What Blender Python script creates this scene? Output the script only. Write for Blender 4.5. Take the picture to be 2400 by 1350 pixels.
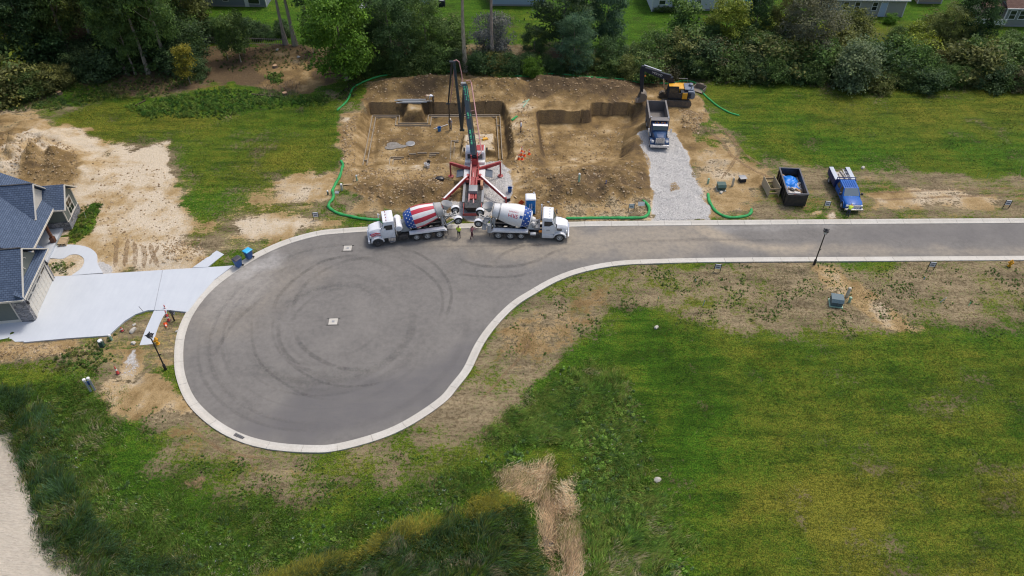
import bpy, bmesh, math, random
import numpy as np
from mathutils import Matrix, Vector

for o in list(bpy.data.objects):
    bpy.data.objects.remove(o, do_unlink=True)
S = bpy.context.scene
COL = S.collection
R = math.radians
random.seed(11)
RNG = np.random.default_rng(11)

# ------------------------------------------------------------------ camera, sky, sun, exposure
F, PITCH, H = 1780.0, R(43.0), 53.0          # focal length in px of a 2400 px wide frame, pitch below level, metres above ground
cam = bpy.data.cameras.new('camera')
cam.sensor_width = 36.0
cam.lens = 36.0 * F / 2400.0
cam.clip_start, cam.clip_end = 0.5, 3000.0
cam_o = bpy.data.objects.new('camera', cam)
COL.objects.link(cam_o)
cam_o.location = (0, 0, H)
cam_o.rotation_euler = (R(90) - PITCH, 0, 0)
S.camera = cam_o

SUN_EL, SUN_AZ = R(64), R(48)                 # the sun stands behind the trees, a little to the right (azimuth from +Y to +X)
w = bpy.data.worlds.new('World')
S.world = w
w.use_nodes = True
wn = w.node_tree
sky = wn.nodes.new('ShaderNodeTexSky')
sky.sky_type = 'NISHITA'
sky.sun_disc = False
sky.sun_elevation = SUN_EL
sky.sun_rotation = SUN_AZ
sky.air_density = 1.0
sky.dust_density = 4.0
sky.ozone_density = 1.0
bg = wn.nodes['Background']
bg.inputs['Strength'].default_value = 0.15
wn.links.new(sky.outputs['Color'], bg.inputs['Color'])

sun = bpy.data.lights.new('sun', 'SUN')
sun.energy = 1.5
sun.angle = R(10)
sun.color = (1.0, 0.955, 0.89)
sun_o = bpy.data.objects.new('sun', sun)
COL.objects.link(sun_o)
sd = Vector((math.sin(SUN_AZ) * math.cos(SUN_EL), math.cos(SUN_AZ) * math.cos(SUN_EL), math.sin(SUN_EL)))
sun_o.rotation_euler = sd.to_track_quat('Z', 'Y').to_euler()
sun_o.location = (0, 0, 120)

S.view_settings.view_transform = 'Standard'
S.view_settings.look = 'None'
S.view_settings.gamma = 1.0
S.view_settings.use_curve_mapping = False
S.view_settings.exposure = 0.25
S.render.engine = 'CYCLES'
S.cycles.filter_width = 1.15
S.cycles.transparent_max_bounces = 40
S.render.resolution_x, S.render.resolution_y = 1024, 576

# ------------------------------------------------------------------ helpers
def G(u, v, z=0.1):
    """Ground point (at height z) seen at pixel u, v of the 2400 x 1350 photograph."""
    x = (u - 1200) / F; y = -(v - 675) / F
    dy = math.cos(PITCH) + y * math.sin(PITCH); dz = -math.sin(PITCH) + y * math.cos(PITCH)
    t = (z - H) / dz
    return (x * t, dy * t, z)

def G2(u, v, z=0.1):
    return G(u, v, z)[:2]

def tag(o, label=None, cat=None, group=None, kind=None):
    if label: o['label'] = label
    if cat: o['category'] = cat
    if group: o['group'] = group
    if kind: o['kind'] = kind
    return o

def thing(name, label, cat, loc=(0, 0, 0), rz=0.0, group=None):
    o = bpy.data.objects.new(name, None)
    o.empty_display_size = 0.3
    COL.objects.link(o)
    o.location = loc; o.rotation_euler = (0, 0, rz)
    return tag(o, label, cat, group)

def dup(root, loc, rz, label=None, group=None, scale=None):
    r = root.copy(); COL.objects.link(r)
    r.location = loc; r.rotation_euler = (0, 0, rz)
    if scale: r.scale = scale
    if label: r['label'] = label
    if group: r['group'] = group
    for ch in list(root.children):
        c = ch.copy(); COL.objects.link(c); c.parent = r
        for g in list(ch.children):
            d = g.copy(); COL.objects.link(d); d.parent = c
    return r

# ---- numpy noise
def _hash(ix, iy, seed):
    h = (ix.astype(np.int64) * 374761393 + iy.astype(np.int64) * 668265263 + seed * 1274126177) & 0xffffffff
    h = ((h ^ (h >> 13)) * 1274126177) & 0xffffffff
    return ((h ^ (h >> 16)) & 0xffff) / 65535.0

def vnoise(x, y, seed=0):
    ix = np.floor(x); iy = np.floor(y); fx = x - ix; fy = y - iy
    fx = fx * fx * (3 - 2 * fx); fy = fy * fy * (3 - 2 * fy)
    a = _hash(ix, iy, seed); b = _hash(ix + 1, iy, seed); c = _hash(ix, iy + 1, seed); d = _hash(ix + 1, iy + 1, seed)
    return (a + (b - a) * fx) * (1 - fy) + (c + (d - c) * fx) * fy

def fbm(x, y, scale, oct=4, seed=0):
    x = np.asarray(x, float); y = np.asarray(y, float)
    r = np.zeros_like(x); amp = 0.5; tot = 0
    for i in range(oct):
        r += amp * vnoise(x / scale, y / scale, seed + i * 17); tot += amp
        amp *= 0.5; scale *= 0.5
    return r / tot

def sst(a, b, x):
    t = np.clip((x - a) / (b - a), 0, 1)
    return t * t * (3 - 2 * t)

def pts_px(pl, z=0.1):
    return np.array([G2(u, v, z) for u, v in pl])

def sdist(poly, X, Y):
    """Signed distance to a polygon: negative inside."""
    P = np.asarray(poly, float); n = len(P)
    d = np.full(X.shape, 1e18); inside = np.zeros(X.shape, bool)
    for i in range(n):
        ax, ay = P[i]; bx, by = P[(i + 1) % n]
        ex, ey = bx - ax, by - ay; wx, wy = X - ax, Y - ay
        t = np.clip((wx * ex + wy * ey) / (ex * ex + ey * ey + 1e-12), 0, 1)
        d = np.minimum(d, (wx - ex * t) ** 2 + (wy - ey * t) ** 2)
        cnd = (ay <= Y) != (by <= Y)
        with np.errstate(divide='ignore', invalid='ignore'):
            xi = ax + (Y - ay) / (by - ay if by != ay else 1e-12) * ex
        inside ^= cnd & (X < xi)
    d = np.sqrt(d)
    return np.where(inside, -d, d)

def catmull(P, n=8, closed=False):
    P = [np.array(p, float) for p in P]; out = []
    m = len(P); rng = range(m if closed else m - 1)
    for i in rng:
        p1, p2 = P[i], P[(i + 1) % m]
        p0 = P[i - 1] if (closed or i > 0) else 2 * p1 - p2
        p3 = P[(i + 2) % m] if (closed or i < m - 2) else 2 * p2 - p1
        for k in range(n):
            t = k / n
            out.append(0.5 * (2 * p1 + (p2 - p0) * t + (2 * p0 - 5 * p1 + 4 * p2 - p3) * t * t + (3 * p1 - p0 - 3 * p2 + p3) * t ** 3))
    if not closed: out.append(P[-1])
    return np.array(out)

def resample(P, step):
    P = np.asarray(P, float)
    L = np.r_[0, np.cumsum(np.hypot(*np.diff(P[:, :2], axis=0).T))]
    n = max(2, int(round(L[-1] / step)) + 1)
    s = np.linspace(0, L[-1], n)
    return np.stack([np.interp(s, L, P[:, k]) for k in range(P.shape[1])], 1)

# ---- node helpers
class NT:
    def __init__(s, name):
        s.m = bpy.data.materials.new(name); s.m.use_nodes = True
        s.t = s.m.node_tree; s.n = s.t.nodes; s.l = s.t.links
        s.b = s.n['Principled BSDF']
    def add(s, typ, **kw):
        nd = s.n.new(typ)
        for k, v in kw.items(): setattr(nd, k, v)
        return nd
    def _in(s, sock, v):
        if v is None: return
        if isinstance(v, bpy.types.NodeSocket): s.l.new(v, sock)
        else:
            if isinstance(v, tuple) and len(v) == 3 and sock.type == 'RGBA': v = (*v, 1)
            sock.default_value = v
    def coords(s, kind='Object'):
        return s.add('ShaderNodeTexCoord').outputs[kind]
    def noise(s, scale, detail=4, rough=0.55, vec=None, out='Fac', dist=0.0):
        nd = s.add('ShaderNodeTexNoise')
        nd.inputs['Scale'].default_value = scale; nd.inputs['Detail'].default_value = detail
        nd.inputs['Roughness'].default_value = rough; nd.inputs['Distortion'].default_value = dist
        if vec is not None: s.l.new(vec, nd.inputs['Vector'])
        return nd.outputs[out]
    def voro(s, scale, vec=None, feature='F1', out='Distance', rand=1.0):
        nd = s.add('ShaderNodeTexVoronoi', feature=feature)
        nd.inputs['Scale'].default_value = scale; nd.inputs['Randomness'].default_value = rand
        if vec is not None: s.l.new(vec, nd.inputs['Vector'])
        return nd.outputs[out]
    def mapv(s, vec, scale=(1, 1, 1), rot=(0, 0, 0)):
        nd = s.add('ShaderNodeMapping'); s.l.new(vec, nd.inputs['Vector'])
        nd.inputs['Scale'].default_value = scale; nd.inputs['Rotation'].default_value = rot
        return nd.outputs[0]
    def ramp(s, fac, stops, interp='LINEAR'):
        nd = s.add('ShaderNodeValToRGB'); cr = nd.color_ramp; cr.interpolation = interp
        while len(cr.elements) > 1: cr.elements.remove(cr.elements[-1])
        for i, (p, c) in enumerate(stops):
            e = cr.elements[0] if i == 0 else cr.elements.new(p)
            e.position = p
            e.color = (c, c, c, 1) if not isinstance(c, tuple) else (*c[:3], 1)
        s._in(nd.inputs['Fac'], fac)
        return nd.outputs['Color']
    def mix(s, fac, a, b, blend='MIX'):
        nd = s.add('ShaderNodeMix', data_type='RGBA', blend_type=blend)
        s._in(nd.inputs[0], fac); s._in(nd.inputs[6], a); s._in(nd.inputs[7], b)
        return nd.outputs[2]
    def math(s, op, a, b=None, c=None, clamp=False):
        nd = s.add('ShaderNodeMath', operation=op, use_clamp=clamp)
        for i, v in enumerate((a, b, c)):
            if v is not None: s._in(nd.inputs[i], v)
        return nd.outputs[0]
    def attr(s, name, out='Fac'):
        nd = s.add('ShaderNodeAttribute'); nd.attribute_name = name
        return nd.outputs[out]
    def bump(s, h, strength=0.4, dist=0.05, normal=None):
        nd = s.add('ShaderNodeBump'); nd.inputs['Strength'].default_value = strength; nd.inputs['Distance'].default_value = dist
        s._in(nd.inputs['Height'], h)
        if normal is not None: s.l.new(normal, nd.inputs['Normal'])
        s.l.new(nd.outputs[0], s.b.inputs['Normal'])
        return nd.outputs[0]
    def set(s, color=None, rough=None, metal=None, spec=None, **kw):
        if color is not None: s._in(s.b.inputs['Base Color'], color)
        if rough is not None: s._in(s.b.inputs['Roughness'], rough)
        if metal is not None: s._in(s.b.inputs['Metallic'], metal)
        if spec is not None: s._in(s.b.inputs['Specular IOR Level'], spec)
        for k, v in kw.items(): s._in(s.b.inputs[k], v)
        return s.m

_M = {}
def paint(name, col, rough=0.5, metal=0.0, dirt=0.15, dirtcol=(0.25, 0.2, 0.14), scale=3.0, bump=0.0, spec=0.5, coat=0.0, low=0.0):
    """Plain coloured material with uneven wear and dust."""
    if name in _M: return _M[name]
    t = NT(name); v = t.coords()
    n1 = t.noise(scale, 5, 0.65, v); n2 = t.noise(scale * 6, 3, 0.6, v)
    base = t.mix(t.ramp(n2, [(0.3, 0.0), (0.7, 1.0)]), tuple(c * 0.9 for c in col), tuple(min(1, c * 1.06) for c in col))
    f = t.math('MULTIPLY', t.ramp(n1, [(0.42, 0.0), (0.75, 1.0)]), dirt)
    if low:   # road dust thrown up on the lower part
        sp = t.add('ShaderNodeSeparateXYZ'); t.l.new(v, sp.inputs[0])
        mr = t.add('ShaderNodeMapRange'); t.l.new(sp.outputs['Z'], mr.inputs['Value']); mr.inputs['From Min'].default_value = 1.7; mr.inputs['From Max'].default_value = .3
        f = t.math('ADD', f, t.math('MULTIPLY', t.math('MULTIPLY', mr.outputs[0], t.ramp(n2, [(.35, .3), (.65, 1.)])), low), clamp=True)
    c = t.mix(f, base, dirtcol)
    t.set(c, t.math('ADD', t.math('MULTIPLY', n1, 0.25), rough - 0.12), metal, spec)
    if coat: t.set(**{'Coat Weight': coat, 'Coat Roughness': 0.08})
    if bump: t.bump(n2, bump, 0.02)
    _M[name] = t.m
    return t.m

# ---- mesh builder
class MB:
    def __init__(s): s.v = []; s.f = []; s.mi = []; s.M = Matrix()
    def _add(s, vs, fs, mi=0):
        k = len(s.v)
        s.v += [tuple(s.M @ Vector(p)) for p in vs]
        s.f += [tuple(k + i for i in f) for f in fs]; s.mi += [mi] * len(fs)
        return s
    def box(s, c, d, mi=0, rz=0, rx=0, ry=0, taper=None):
        """Box centred at c with full sizes d; taper=(tx,ty) scales the top."""
        hx, hy, hz = d[0] / 2, d[1] / 2, d[2] / 2; tx, ty = taper or (1, 1)
        P = [(-hx, -hy, -hz), (hx, -hy, -hz), (hx, hy, -hz), (-hx, hy, -hz), (-hx * tx, -hy * ty, hz), (hx * tx, -hy * ty, hz), (hx * tx, hy * ty, hz), (-hx * tx, hy * ty, hz)]
        if rz or rx or ry:
            m = Matrix.Rotation(rz, 3, 'Z') @ Matrix.Rotation(ry, 3, 'Y') @ Matrix.Rotation(rx, 3, 'X')
            P = [m @ Vector(p) for p in P]
        P = [(p[0] + c[0], p[1] + c[1], p[2] + c[2]) for p in P]
        return s._add(P, [(0, 3, 2, 1), (4, 5, 6, 7), (0, 1, 5, 4), (1, 2, 6, 5), (2, 3, 7, 6), (3, 0, 4, 7)], mi)
    def bx(s, x0, x1, y0, y1, z0, z1, mi=0):
        return s.box(((x0 + x1) / 2, (y0 + y1) / 2, (z0 + z1) / 2), (x1 - x0, y1 - y0, z1 - z0), mi)
    def tube(s, p0, p1, r0, r1=None, n=10, mi=0, cap=True):
        p0, p1 = Vector(p0), Vector(p1); r1 = r0 if r1 is None else r1
        d = (p1 - p0).normalized(); a = d.orthogonal().normalized(); b = d.cross(a)
        vs = []
        for p, r in ((p0, r0), (p1, r1)):
            for i in range(n):
                t = 2 * math.pi * i / n
                vs.append(p + (a * math.cos(t) + b * math.sin(t)) * r)
        fs = [(i, (i + 1) % n, n + (i + 1) % n, n + i) for i in range(n)]
        if cap: fs += [tuple(range(n - 1, -1, -1)), tuple(range(n, 2 * n))]
        return s._add(vs, fs, mi)
    def bar(s, p0, p1, wd, ht, mi=0, up=(0, 0, 1), w1=None, h1=None):
        """Rectangular beam from p0 to p1."""
        p0, p1 = Vector(p0), Vector(p1); d = (p1 - p0).normalized(); u = Vector(up)
        a = d.cross(u)
        if a.length < 1e-4: a = d.orthogonal()
        a.normalize(); b = a.cross(d)
        w1 = w1 or wd; h1 = h1 or ht
        vs = []
        for p, W, Hh in ((p0, wd, ht), (p1, w1, h1)):
            for sx, sy in ((-1, -1), (1, -1), (1, 1), (-1, 1)):
                vs.append(p + a * (sx * W / 2) + b * (sy * Hh / 2))
        return s._add(vs, [(3, 2, 1, 0), (4, 5, 6, 7), (0, 1, 5, 4), (1, 2, 6, 5), (2, 3, 7, 6), (3, 0, 4, 7)], mi)
    def sweep(s, pts, r, n=8, mi=0, squash=1.0, caps=True, rfun=None):
        pts = [Vector(p) for p in pts]; m = len(pts); vs = []
        for i, p in enumerate(pts):
            d = (pts[min(i + 1, m - 1)] - pts[max(i - 1, 0)]).normalized()
            a = d.cross(Vector((0, 0, 1)))
            if a.length < 1e-3: a = d.orthogonal()
            a.normalize(); b = a.cross(d)
            rr = r if rfun is None else r * rfun(i / (m - 1))
            for k in range(n):
                t = 2 * math.pi * k / n
                vs.append(p + a * math.cos(t) * rr + b * math.sin(t) * rr * squash)
        fs = []
        for i in range(m - 1):
            for k in range(n):
                fs.append((i * n + k, i * n + (k + 1) % n, (i + 1) * n + (k + 1) % n, (i + 1) * n + k))
        if caps: fs += [tuple(range(n - 1, -1, -1)), tuple((m - 1) * n + k for k in range(n))]
        return s._add(vs, fs, mi)
    def lathe(s, c, axis, prof, n=16, mi=0, mifun=None, caps=True):
        """prof: list of (distance along the axis, radius)."""
        c = Vector(c); d = Vector(axis).normalized(); a = d.cross(Vector((0, 0, 1)))
        if a.length < 1e-3: a = Vector((1, 0, 0))
        a.normalize(); b = a.cross(d); vs = []
        for h, r in prof:
            for k in range(n):
                t = 2 * math.pi * k / n
                vs.append(c + d * h + (a * math.cos(t) + b * math.sin(t)) * r)
        k0 = len(s.v); s._add(vs, [], mi)
        for i in range(len(prof) - 1):
            for k in range(n):
                s.f.append((k0 + i * n + k, k0 + i * n + (k + 1) % n, k0 + (i + 1) * n + (k + 1) % n, k0 + (i + 1) * n + k))
                s.mi.append(mifun(i, k) if mifun else mi)
        if caps:
            s.f += [tuple(k0 + k for k in range(n - 1, -1, -1)), tuple(k0 + (len(prof) - 1) * n + k for k in range(n))]; s.mi += [mi, mi]
        return s
    def prism(s, poly, y0, y1, mi=0, plane='xz'):
        """Extrude a 2D polygon: plane 'xz' along y, 'xy' along z, 'yz' along x."""
        n = len(poly)
        def P(a, b, h): return (a, h, b) if plane == 'xz' else ((a, b, h) if plane == 'xy' else (h, a, b))
        vs = [P(a, b, y0) for a, b in poly] + [P(a, b, y1) for a, b in poly]
        fs = [(i, (i + 1) % n, n + (i + 1) % n, n + i) for i in range(n)] + [tuple(range(n - 1, -1, -1)), tuple(range(n, 2 * n))]
        return s._add(vs, fs, mi)
    def face(s, pts, mi=0):
        return s._add(pts, [tuple(range(len(pts)))], mi)
    def loft(s, rings, mi=0, caps=True):
        n = len(rings[0]); vs = [p for r in rings for p in r]; fs = []
        for i in range(len(rings) - 1):
            for k in range(n):
                fs.append((i * n + k, i * n + (k + 1) % n, (i + 1) * n + (k + 1) % n, (i + 1) * n + k))
        if caps: fs += [tuple(range(n - 1, -1, -1)), tuple((len(rings) - 1) * n + k for k in range(n))]
        return s._add(vs, fs, mi)
    def build(s, name, mats, parent=None, smooth=False, bevel=0.0, fix=True, label=None):
        me = bpy.data.meshes.new(name)
        me.from_pydata(s.v, [], s.f)
        if not isinstance(mats, (list, tuple)): mats = [mats]
        for m in mats: me.materials.append(m)
        if len(mats) > 1: me.polygons.foreach_set('material_index', s.mi)
        if fix:
            bm = bmesh.new(); bm.from_mesh(me)
            bmesh.ops.recalc_face_normals(bm, faces=bm.faces)
            if bevel:
                ed = [e for e in bm.edges if len(e.link_faces) == 2 and e.calc_face_angle(0) > R(35)]
                bmesh.ops.bevel(bm, geom=ed, offset=bevel, segments=2, profile=0.6, affect='EDGES', clamp_overlap=True)
            bm.to_mesh(me); bm.free()
        if smooth or bevel:
            me.polygons.foreach_set('use_smooth', [True] * len(me.polygons))
            me.set_sharp_from_angle(angle=R(40))
        o = bpy.data.objects.new(name, me); COL.objects.link(o)
        if parent is not None: o.parent = parent
        if label: o['label'] = label
        return o

def np_mesh(name, V, Fc, mat, parent=None, attrs=None, smooth=False):
    """Fast mesh from numpy arrays (all quads or all tris)."""
    me = bpy.data.meshes.new(name)
    V = np.asarray(V, np.float32); Fc = np.asarray(Fc, np.int32); k = Fc.shape[1]
    me.vertices.add(len(V)); me.vertices.foreach_set('co', V.ravel())
    me.loops.add(Fc.size); me.loops.foreach_set('vertex_index', Fc.ravel())
    me.polygons.add(len(Fc)); me.polygons.foreach_set('loop_start', np.arange(0, Fc.size, k, dtype=np.int32))
    me.polygons.foreach_set('use_smooth', np.full(len(Fc), smooth))
    for nm, arr in (attrs or {}).items():
        arr = np.asarray(arr, np.float32)
        if arr.ndim == 1:
            a = me.attributes.new(nm, 'FLOAT', 'POINT'); a.data.foreach_set('value', arr)
        else:
            a = me.attributes.new(nm, 'FLOAT_COLOR', 'POINT')
            if arr.shape[1] == 3: arr = np.c_[arr, np.ones(len(arr), np.float32)]
            a.data.foreach_set('color', arr.ravel())
    me.update(calc_edges=True); me.validate()
    for m in (mat if isinstance(mat, (list, tuple)) else [mat]): me.materials.append(m)
    o = bpy.data.objects.new(name, me); COL.objects.link(o)
    if parent is not None: o.parent = parent
    return o
# ------------------------------------------------------------------ road outline (back of kerb), pixels then metres
CIRC = [(1043, 942), (965, 995), (890, 1029), (790, 1056), (723, 1060), (633, 1053), (557, 1033), (493, 998), (440, 947), (415, 893), (408, 843),
        (414, 784), (437, 730), (480, 676), (540, 629), (600, 592), (668, 562), (740, 542), (790, 536), (864, 531), (980, 526.5), (1100, 523.5), (1328, 520), (1400, 518.5), (1660, 516), (2020, 513.5), (2400, 511)]
SCUR = [(2400, 609.5), (2020, 611.8), (1800, 613), (1640, 614.5), (1544, 617), (1478, 619.5), (1433, 624), (1389, 632), (1344, 644), (1300, 662), (1256, 687), (1211, 716), (1167, 760), (1133, 807), (1104, 867), (1075, 905)]
far_pts = pts_px(CIRC, 0.12); near_pts = pts_px(SCUR, 0.12)
# run the road on beyond the frame to the right
far_pts = np.r_[far_pts, [far_pts[-1] + (far_pts[-1] - far_pts[-3]) * 0.8, far_pts[-1] + (far_pts[-1] - far_pts[-3]) * 3.2]]
near_pts = np.r_[[near_pts[0] + (near_pts[0] - near_pts[2]) * 3.2, near_pts[0] + (near_pts[0] - near_pts[2]) * 0.8], near_pts]
OUT = resample(catmull(np.r_[near_pts, far_pts], 8), 0.5)      # one open curve: near kerb from the right, round the bulb, far kerb back to the right
ROADPOLY = OUT
def offset_in(P, d):
    T = np.gradient(P, axis=0); T /= np.hypot(*T.T)[:, None]
    N = np.stack([T[:, 1], -T[:, 0]], 1)                        # right of travel = into the road
    return P + N * d
_c = OUT[len(OUT) // 2]; _o = offset_in(OUT, 1.0)[len(OUT) // 2]
CEN = np.array(G2(781, 754))
SGN = 1.0 if np.hypot(*(_o - CEN)) < np.hypot(*(_c - CEN)) else -1.0

# ------------------------------------------------------------------ terrain shape
PIT_L_FLOOR = pts_px([(869, 266), (944, 267), (941, 289), (999, 289), (996, 266), (1176, 264), (1182, 300), (1187, 340), (1190, 366)], -1.5)
PIT_L_FLOOR = np.r_[PIT_L_FLOOR, [(G2(1180, 376)[0], 80.6), (G2(1070, 384)[0], 80.2), (G2(860, 386)[0], 79.9), (G2(846, 383)[0] + .2, 80.0)]]
PIT_L_RIM = pts_px([(863, 243), (955, 242), (956, 258), (988, 258), (990, 242), (1178, 240.5), (1196, 262), (1199, 300), (1204, 330), (1205, 374), (1100, 385), (1000, 387), (838, 389), (815, 384), (826, 330), (838, 285), (850, 255)], 0.1)
PIT_R_FLOOR = pts_px([(1263, 285), (1384, 284), (1386, 266), (1470, 265), (1482, 272), (1480, 290), (1464, 315), (1456, 345), (1452, 372), (1360, 378), (1281, 378), (1270, 330)], -1.5)
PIT_R_RIM = pts_px([(1256, 262), (1382, 261), (1384, 245), (1500, 243), (1528, 252), (1532, 268), (1512, 296), (1490, 326), (1480, 360), (1462, 384), (1330, 390), (1274, 391), (1262, 330)], 0.1)
ISLAND_TOP = pts_px([(1090, 315), (1155, 313), (1158, 350), (1084, 354)], -0.3)
ISLAND_BOT = ISLAND_TOP.mean(0) + (ISLAND_TOP - ISLAND_TOP.mean(0)) * 1.28
POND = pts_px([(-40, 990), (0, 1030), (30, 1130), (62, 1235), (110, 1290), (165, 1350), (215, 1420), (-300, 1420), (-300, 990)], -0.9)
SWALE = pts_px([(1284, 1120), (1292, 1110), (1298, 1120), (1298, 1160), (1296, 1200), (1298, 1270), (1300, 1350), (1302, 1450), (1278, 1450), (1280, 1300), (1285, 1200), (1286, 1150)], -0.3)
def bb(poly, pad):
    return poly[:, 0].min() - pad, poly[:, 0].max() + pad, poly[:, 1].min() - pad, poly[:, 1].max() + pad

def mound(X, Y, px, sx, sy, h, rot=0.0, p=2.0):
    cx, cy = G2(*px); c, s_ = math.cos(rot), math.sin(rot)
    a = ((X - cx) * c + (Y - cy) * s_) / sx; b = (-(X - cx) * s_ + (Y - cy) * c) / sy
    return h * np.exp(-np.power(a * a + b * b, p / 2))

MOUNDS = [((930, 462), 4.8, 1.9, 1.0, .05), ((1010, 455), 3.2, 2.0, .75, 0), ((855, 440), 2.2, 1.6, .5, .4), ((905, 428), 3.0, 1.5, .35, .2),
          ((1330, 450), 4.2, 2.2, 1.0, -.1), ((1440, 440), 4.0, 2.6, 1.15, .1), ((1480, 400), 2.6, 2.4, .7, .3), ((1270, 430), 2.2, 2.0, .5, 0), ((1390, 408), 4.0, 1.6, .55, 0),
          ((1612, 278), 3.6, 1.5, .55, -.3), ((1640, 300), 2.4, 1.2, .35, -.3), ((1690, 382), 1.6, .7, .4, 0),
          ((60, 372), 6.5, 5.5, 2.1, .2), ((150, 402), 4.5, 2.2, 1.1, -.3), ((40, 300), 6, 3.5, .9, -.4), ((400, 604), 3.0, 1.3, .4, .2), ((30, 830), 6.5, 1.1, .45, -.05)]

def terrain(X, Y):
    X = np.asarray(X, float); Y = np.asarray(Y, float)
    Z = np.full(X.shape, 0.1) + (fbm(X, Y, 14, 3, 5) - .5) * 0.16 + (fbm(X, Y, 1.2, 3, 9) - .5) * 0.07
    # soil roughness on the site
    site = np.exp(-(np.maximum(0, np.abs(X + 0) - 21) / 2.0) ** 2) * sst(68.2, 70.5, Y) * (1 - sst(99.5, 101.5, Y))
    cl = fbm(X, Y, 1.1, 4, 31) - .5
    Z += site * (cl * 0.42 + (fbm(X, Y, 4.0, 2, 44) - .5) * 0.35)
    for px, sx, sy, h, rot in MOUNDS:
        m = mound(X, Y, px, sx, sy, h, rot)
        Z += m * (0.42 + 1.15 * fbm(X, Y, 1.3, 4, 77))
    # berm of dug-out soil behind the holes
    by = 98.4 + 0.5 * np.sin(X * .35) + (fbm(X, Y * 0, 5, 3, 3) - .5) * 1.6
    prof = np.exp(-((Y - by) / 2.0) ** 2)
    ends = sst(-20.8, -17, X) * (1 - sst(14.5, 18.5, X)) * (1 - .5 * np.exp(-((X - 2.3) / 1.3) ** 2))
    hh = 1.25 + 0.7 * (fbm(X, Y * 0, 6, 3, 21) - .5)
    Z += prof * ends * hh * (0.45 + 1.05 * fbm(X, Y, 1.3, 4, 51))
    # loose soil along the rims
    for fl, rim, seed in ((PIT_L_FLOOR, PIT_L_RIM, 61), (PIT_R_FLOOR, PIT_R_RIM, 67)):
        x0, x1, y0, y1 = bb(rim, 2.5); m = (X > x0) & (X < x1) & (Y > y0) & (Y < y1)
        if not m.any(): continue
        x, y = X[m], Y[m]
        wob = (fbm(x, y, .9, 3, seed) - .5) * 0.35 + (fbm(x, y, .4, 2, seed + 8) - .5) * .22
        df = np.maximum(0, sdist(fl, x, y) + wob * 0.4); dr = np.maximum(0, -(sdist(rim, x, y) + wob))
        fr = np.where(df <= 0, 0.0, np.where(dr <= 0, 1.0, df / (df + dr + 1e-6)))
        fr = fr ** 0.85
        floor = (-1.5 if seed == 61 else -1.7) + (fbm(x, y, 2.6, 4, seed + 3) - .5) * 0.28 + (fbm(x, y, .5, 3, seed + 4) - .5) * 0.12
        if seed == 61:
            inner = sst(0.9, 1.7, -sdist(fl, x, y)); floor = floor + 0.32 * inner
            ib, it = sdist(ISLAND_BOT, x, y) + wob * .5, sdist(ISLAND_TOP, x, y) + wob * .5
            fi = np.clip(-ib / (np.maximum(-ib, 0) + np.maximum(it, 0) + 1e-6), 0, 1); fi = np.where(ib > 0, 0, np.where(it < 0, 1, fi))
            floor = floor + (-0.35 - floor) * sst(0, 1, fi)
            # small front mound and sump
            floor += mound(x, y, (985, 372), 3.2, 1.2, .75) * (0.8 + .5 * fbm(x, y, .8, 3, 5)) - mound(x, y, (962, 348), .9, .7, .35, p=4)
            floor += mound(x, y, (905, 372), 1.6, 1.0, .3)
        else:
            floor += mound(x, y, (1478, 300), 1.7, 2.2, .7, .3) + mound(x, y, (1420, 352), 1.6, .8, .25) - mound(x, y, (1440, 320), .9, .7, .3)
            floor -= 0.14 * (np.exp(-((np.abs(sdist(fl, x, y) + 1.0)) / .45) ** 2))
        rimz = Z[m]
        Z[m] = floor + (rimz - floor) * fr
    # pond bank and swale
    for poly, dep, wd in ((POND, 1.5, 4.0), (SWALE, 0.75, 1.6)):
        x0, x1, y0, y1 = bb(poly, wd + 1); m = (X > x0) & (X < x1) & (Y > y0) & (Y < y1)
        if m.any():
            Z[m] -= dep * (1 - sst(-wd * .35, wd, sdist(poly, X[m], Y[m])))
    # sunk under the road, meeting the kerb
    x0, x1, y0, y1 = ROADPOLY[:, 0].min() - 4, ROADPOLY[:, 0].max() + 4, ROADPOLY[:, 1].min() - 4, ROADPOLY[:, 1].max() + 4
    m = (X > x0) & (X < x1) & (Y > y0) & (Y < y1)
    if m.any():
        d = sdist(ROADPOLY[::4], X[m], Y[m])
        z = Z[m]; z = z + (0.085 + (fbm(X[m], Y[m], .8, 2, 8) - .5) * .04 - z) * (1 - sst(0.2, 1.6, d))
        z = np.where(d < 0.12, z - 0.30 * sst(.12, -.2, d), z)
        Z[m] = z
    # flat pads: driveway, house, service truck
    for poly in (DRIVEPOLY, HOUSEPOLY):
        x0, x1, y0, y1 = bb(poly, 2); m = (X > x0) & (X < x1) & (Y > y0) & (Y < y1)
        if m.any():
            d = sdist(poly, X[m], Y[m]); Z[m] = Z[m] + (0.0 - Z[m]) * (1 - sst(.1, 1.2, d)) - 0.16 * (1 - sst(-.3, .05, d))
    return Z

DRIVE_PX = [(123, 648), (250, 641), (400, 631), (520, 624), (545, 622), (500, 655), (462, 698), (438, 733), (395, 727), (346, 727), (318, 736), (292, 752), (272, 770), (255, 786), (160, 792), (55, 802), (80, 752)]
DRIVEPOLY = pts_px(DRIVE_PX, 0.12)
HA = R(8); HC = np.array((-46.6, 52.1))
HN = np.array((math.cos(HA), math.sin(HA))); HT = np.array((-math.sin(HA), math.cos(HA)))
def HL(x, y): return HC + HN * x + HT * y
HOUSEPOLY = np.array([HL(0, 0), HL(0, 6.3), HL(-1.6, 6.4), HL(-2.2, 14.4), HL(-.5, 14.5), HL(-.5, 18), HL(-14, 18), HL(-14, 0)])

def zt(x, y):
    return float(terrain(np.array([x]), np.array([y]))[0])
def GT(u, v):
    """Point on the terrain seen at a pixel."""
    z = 0.1
    for _ in range(5):
        x, y, _z = G(u, v, z); z = zt(x, y)
    return (*G2(u, v, z), z)

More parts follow.
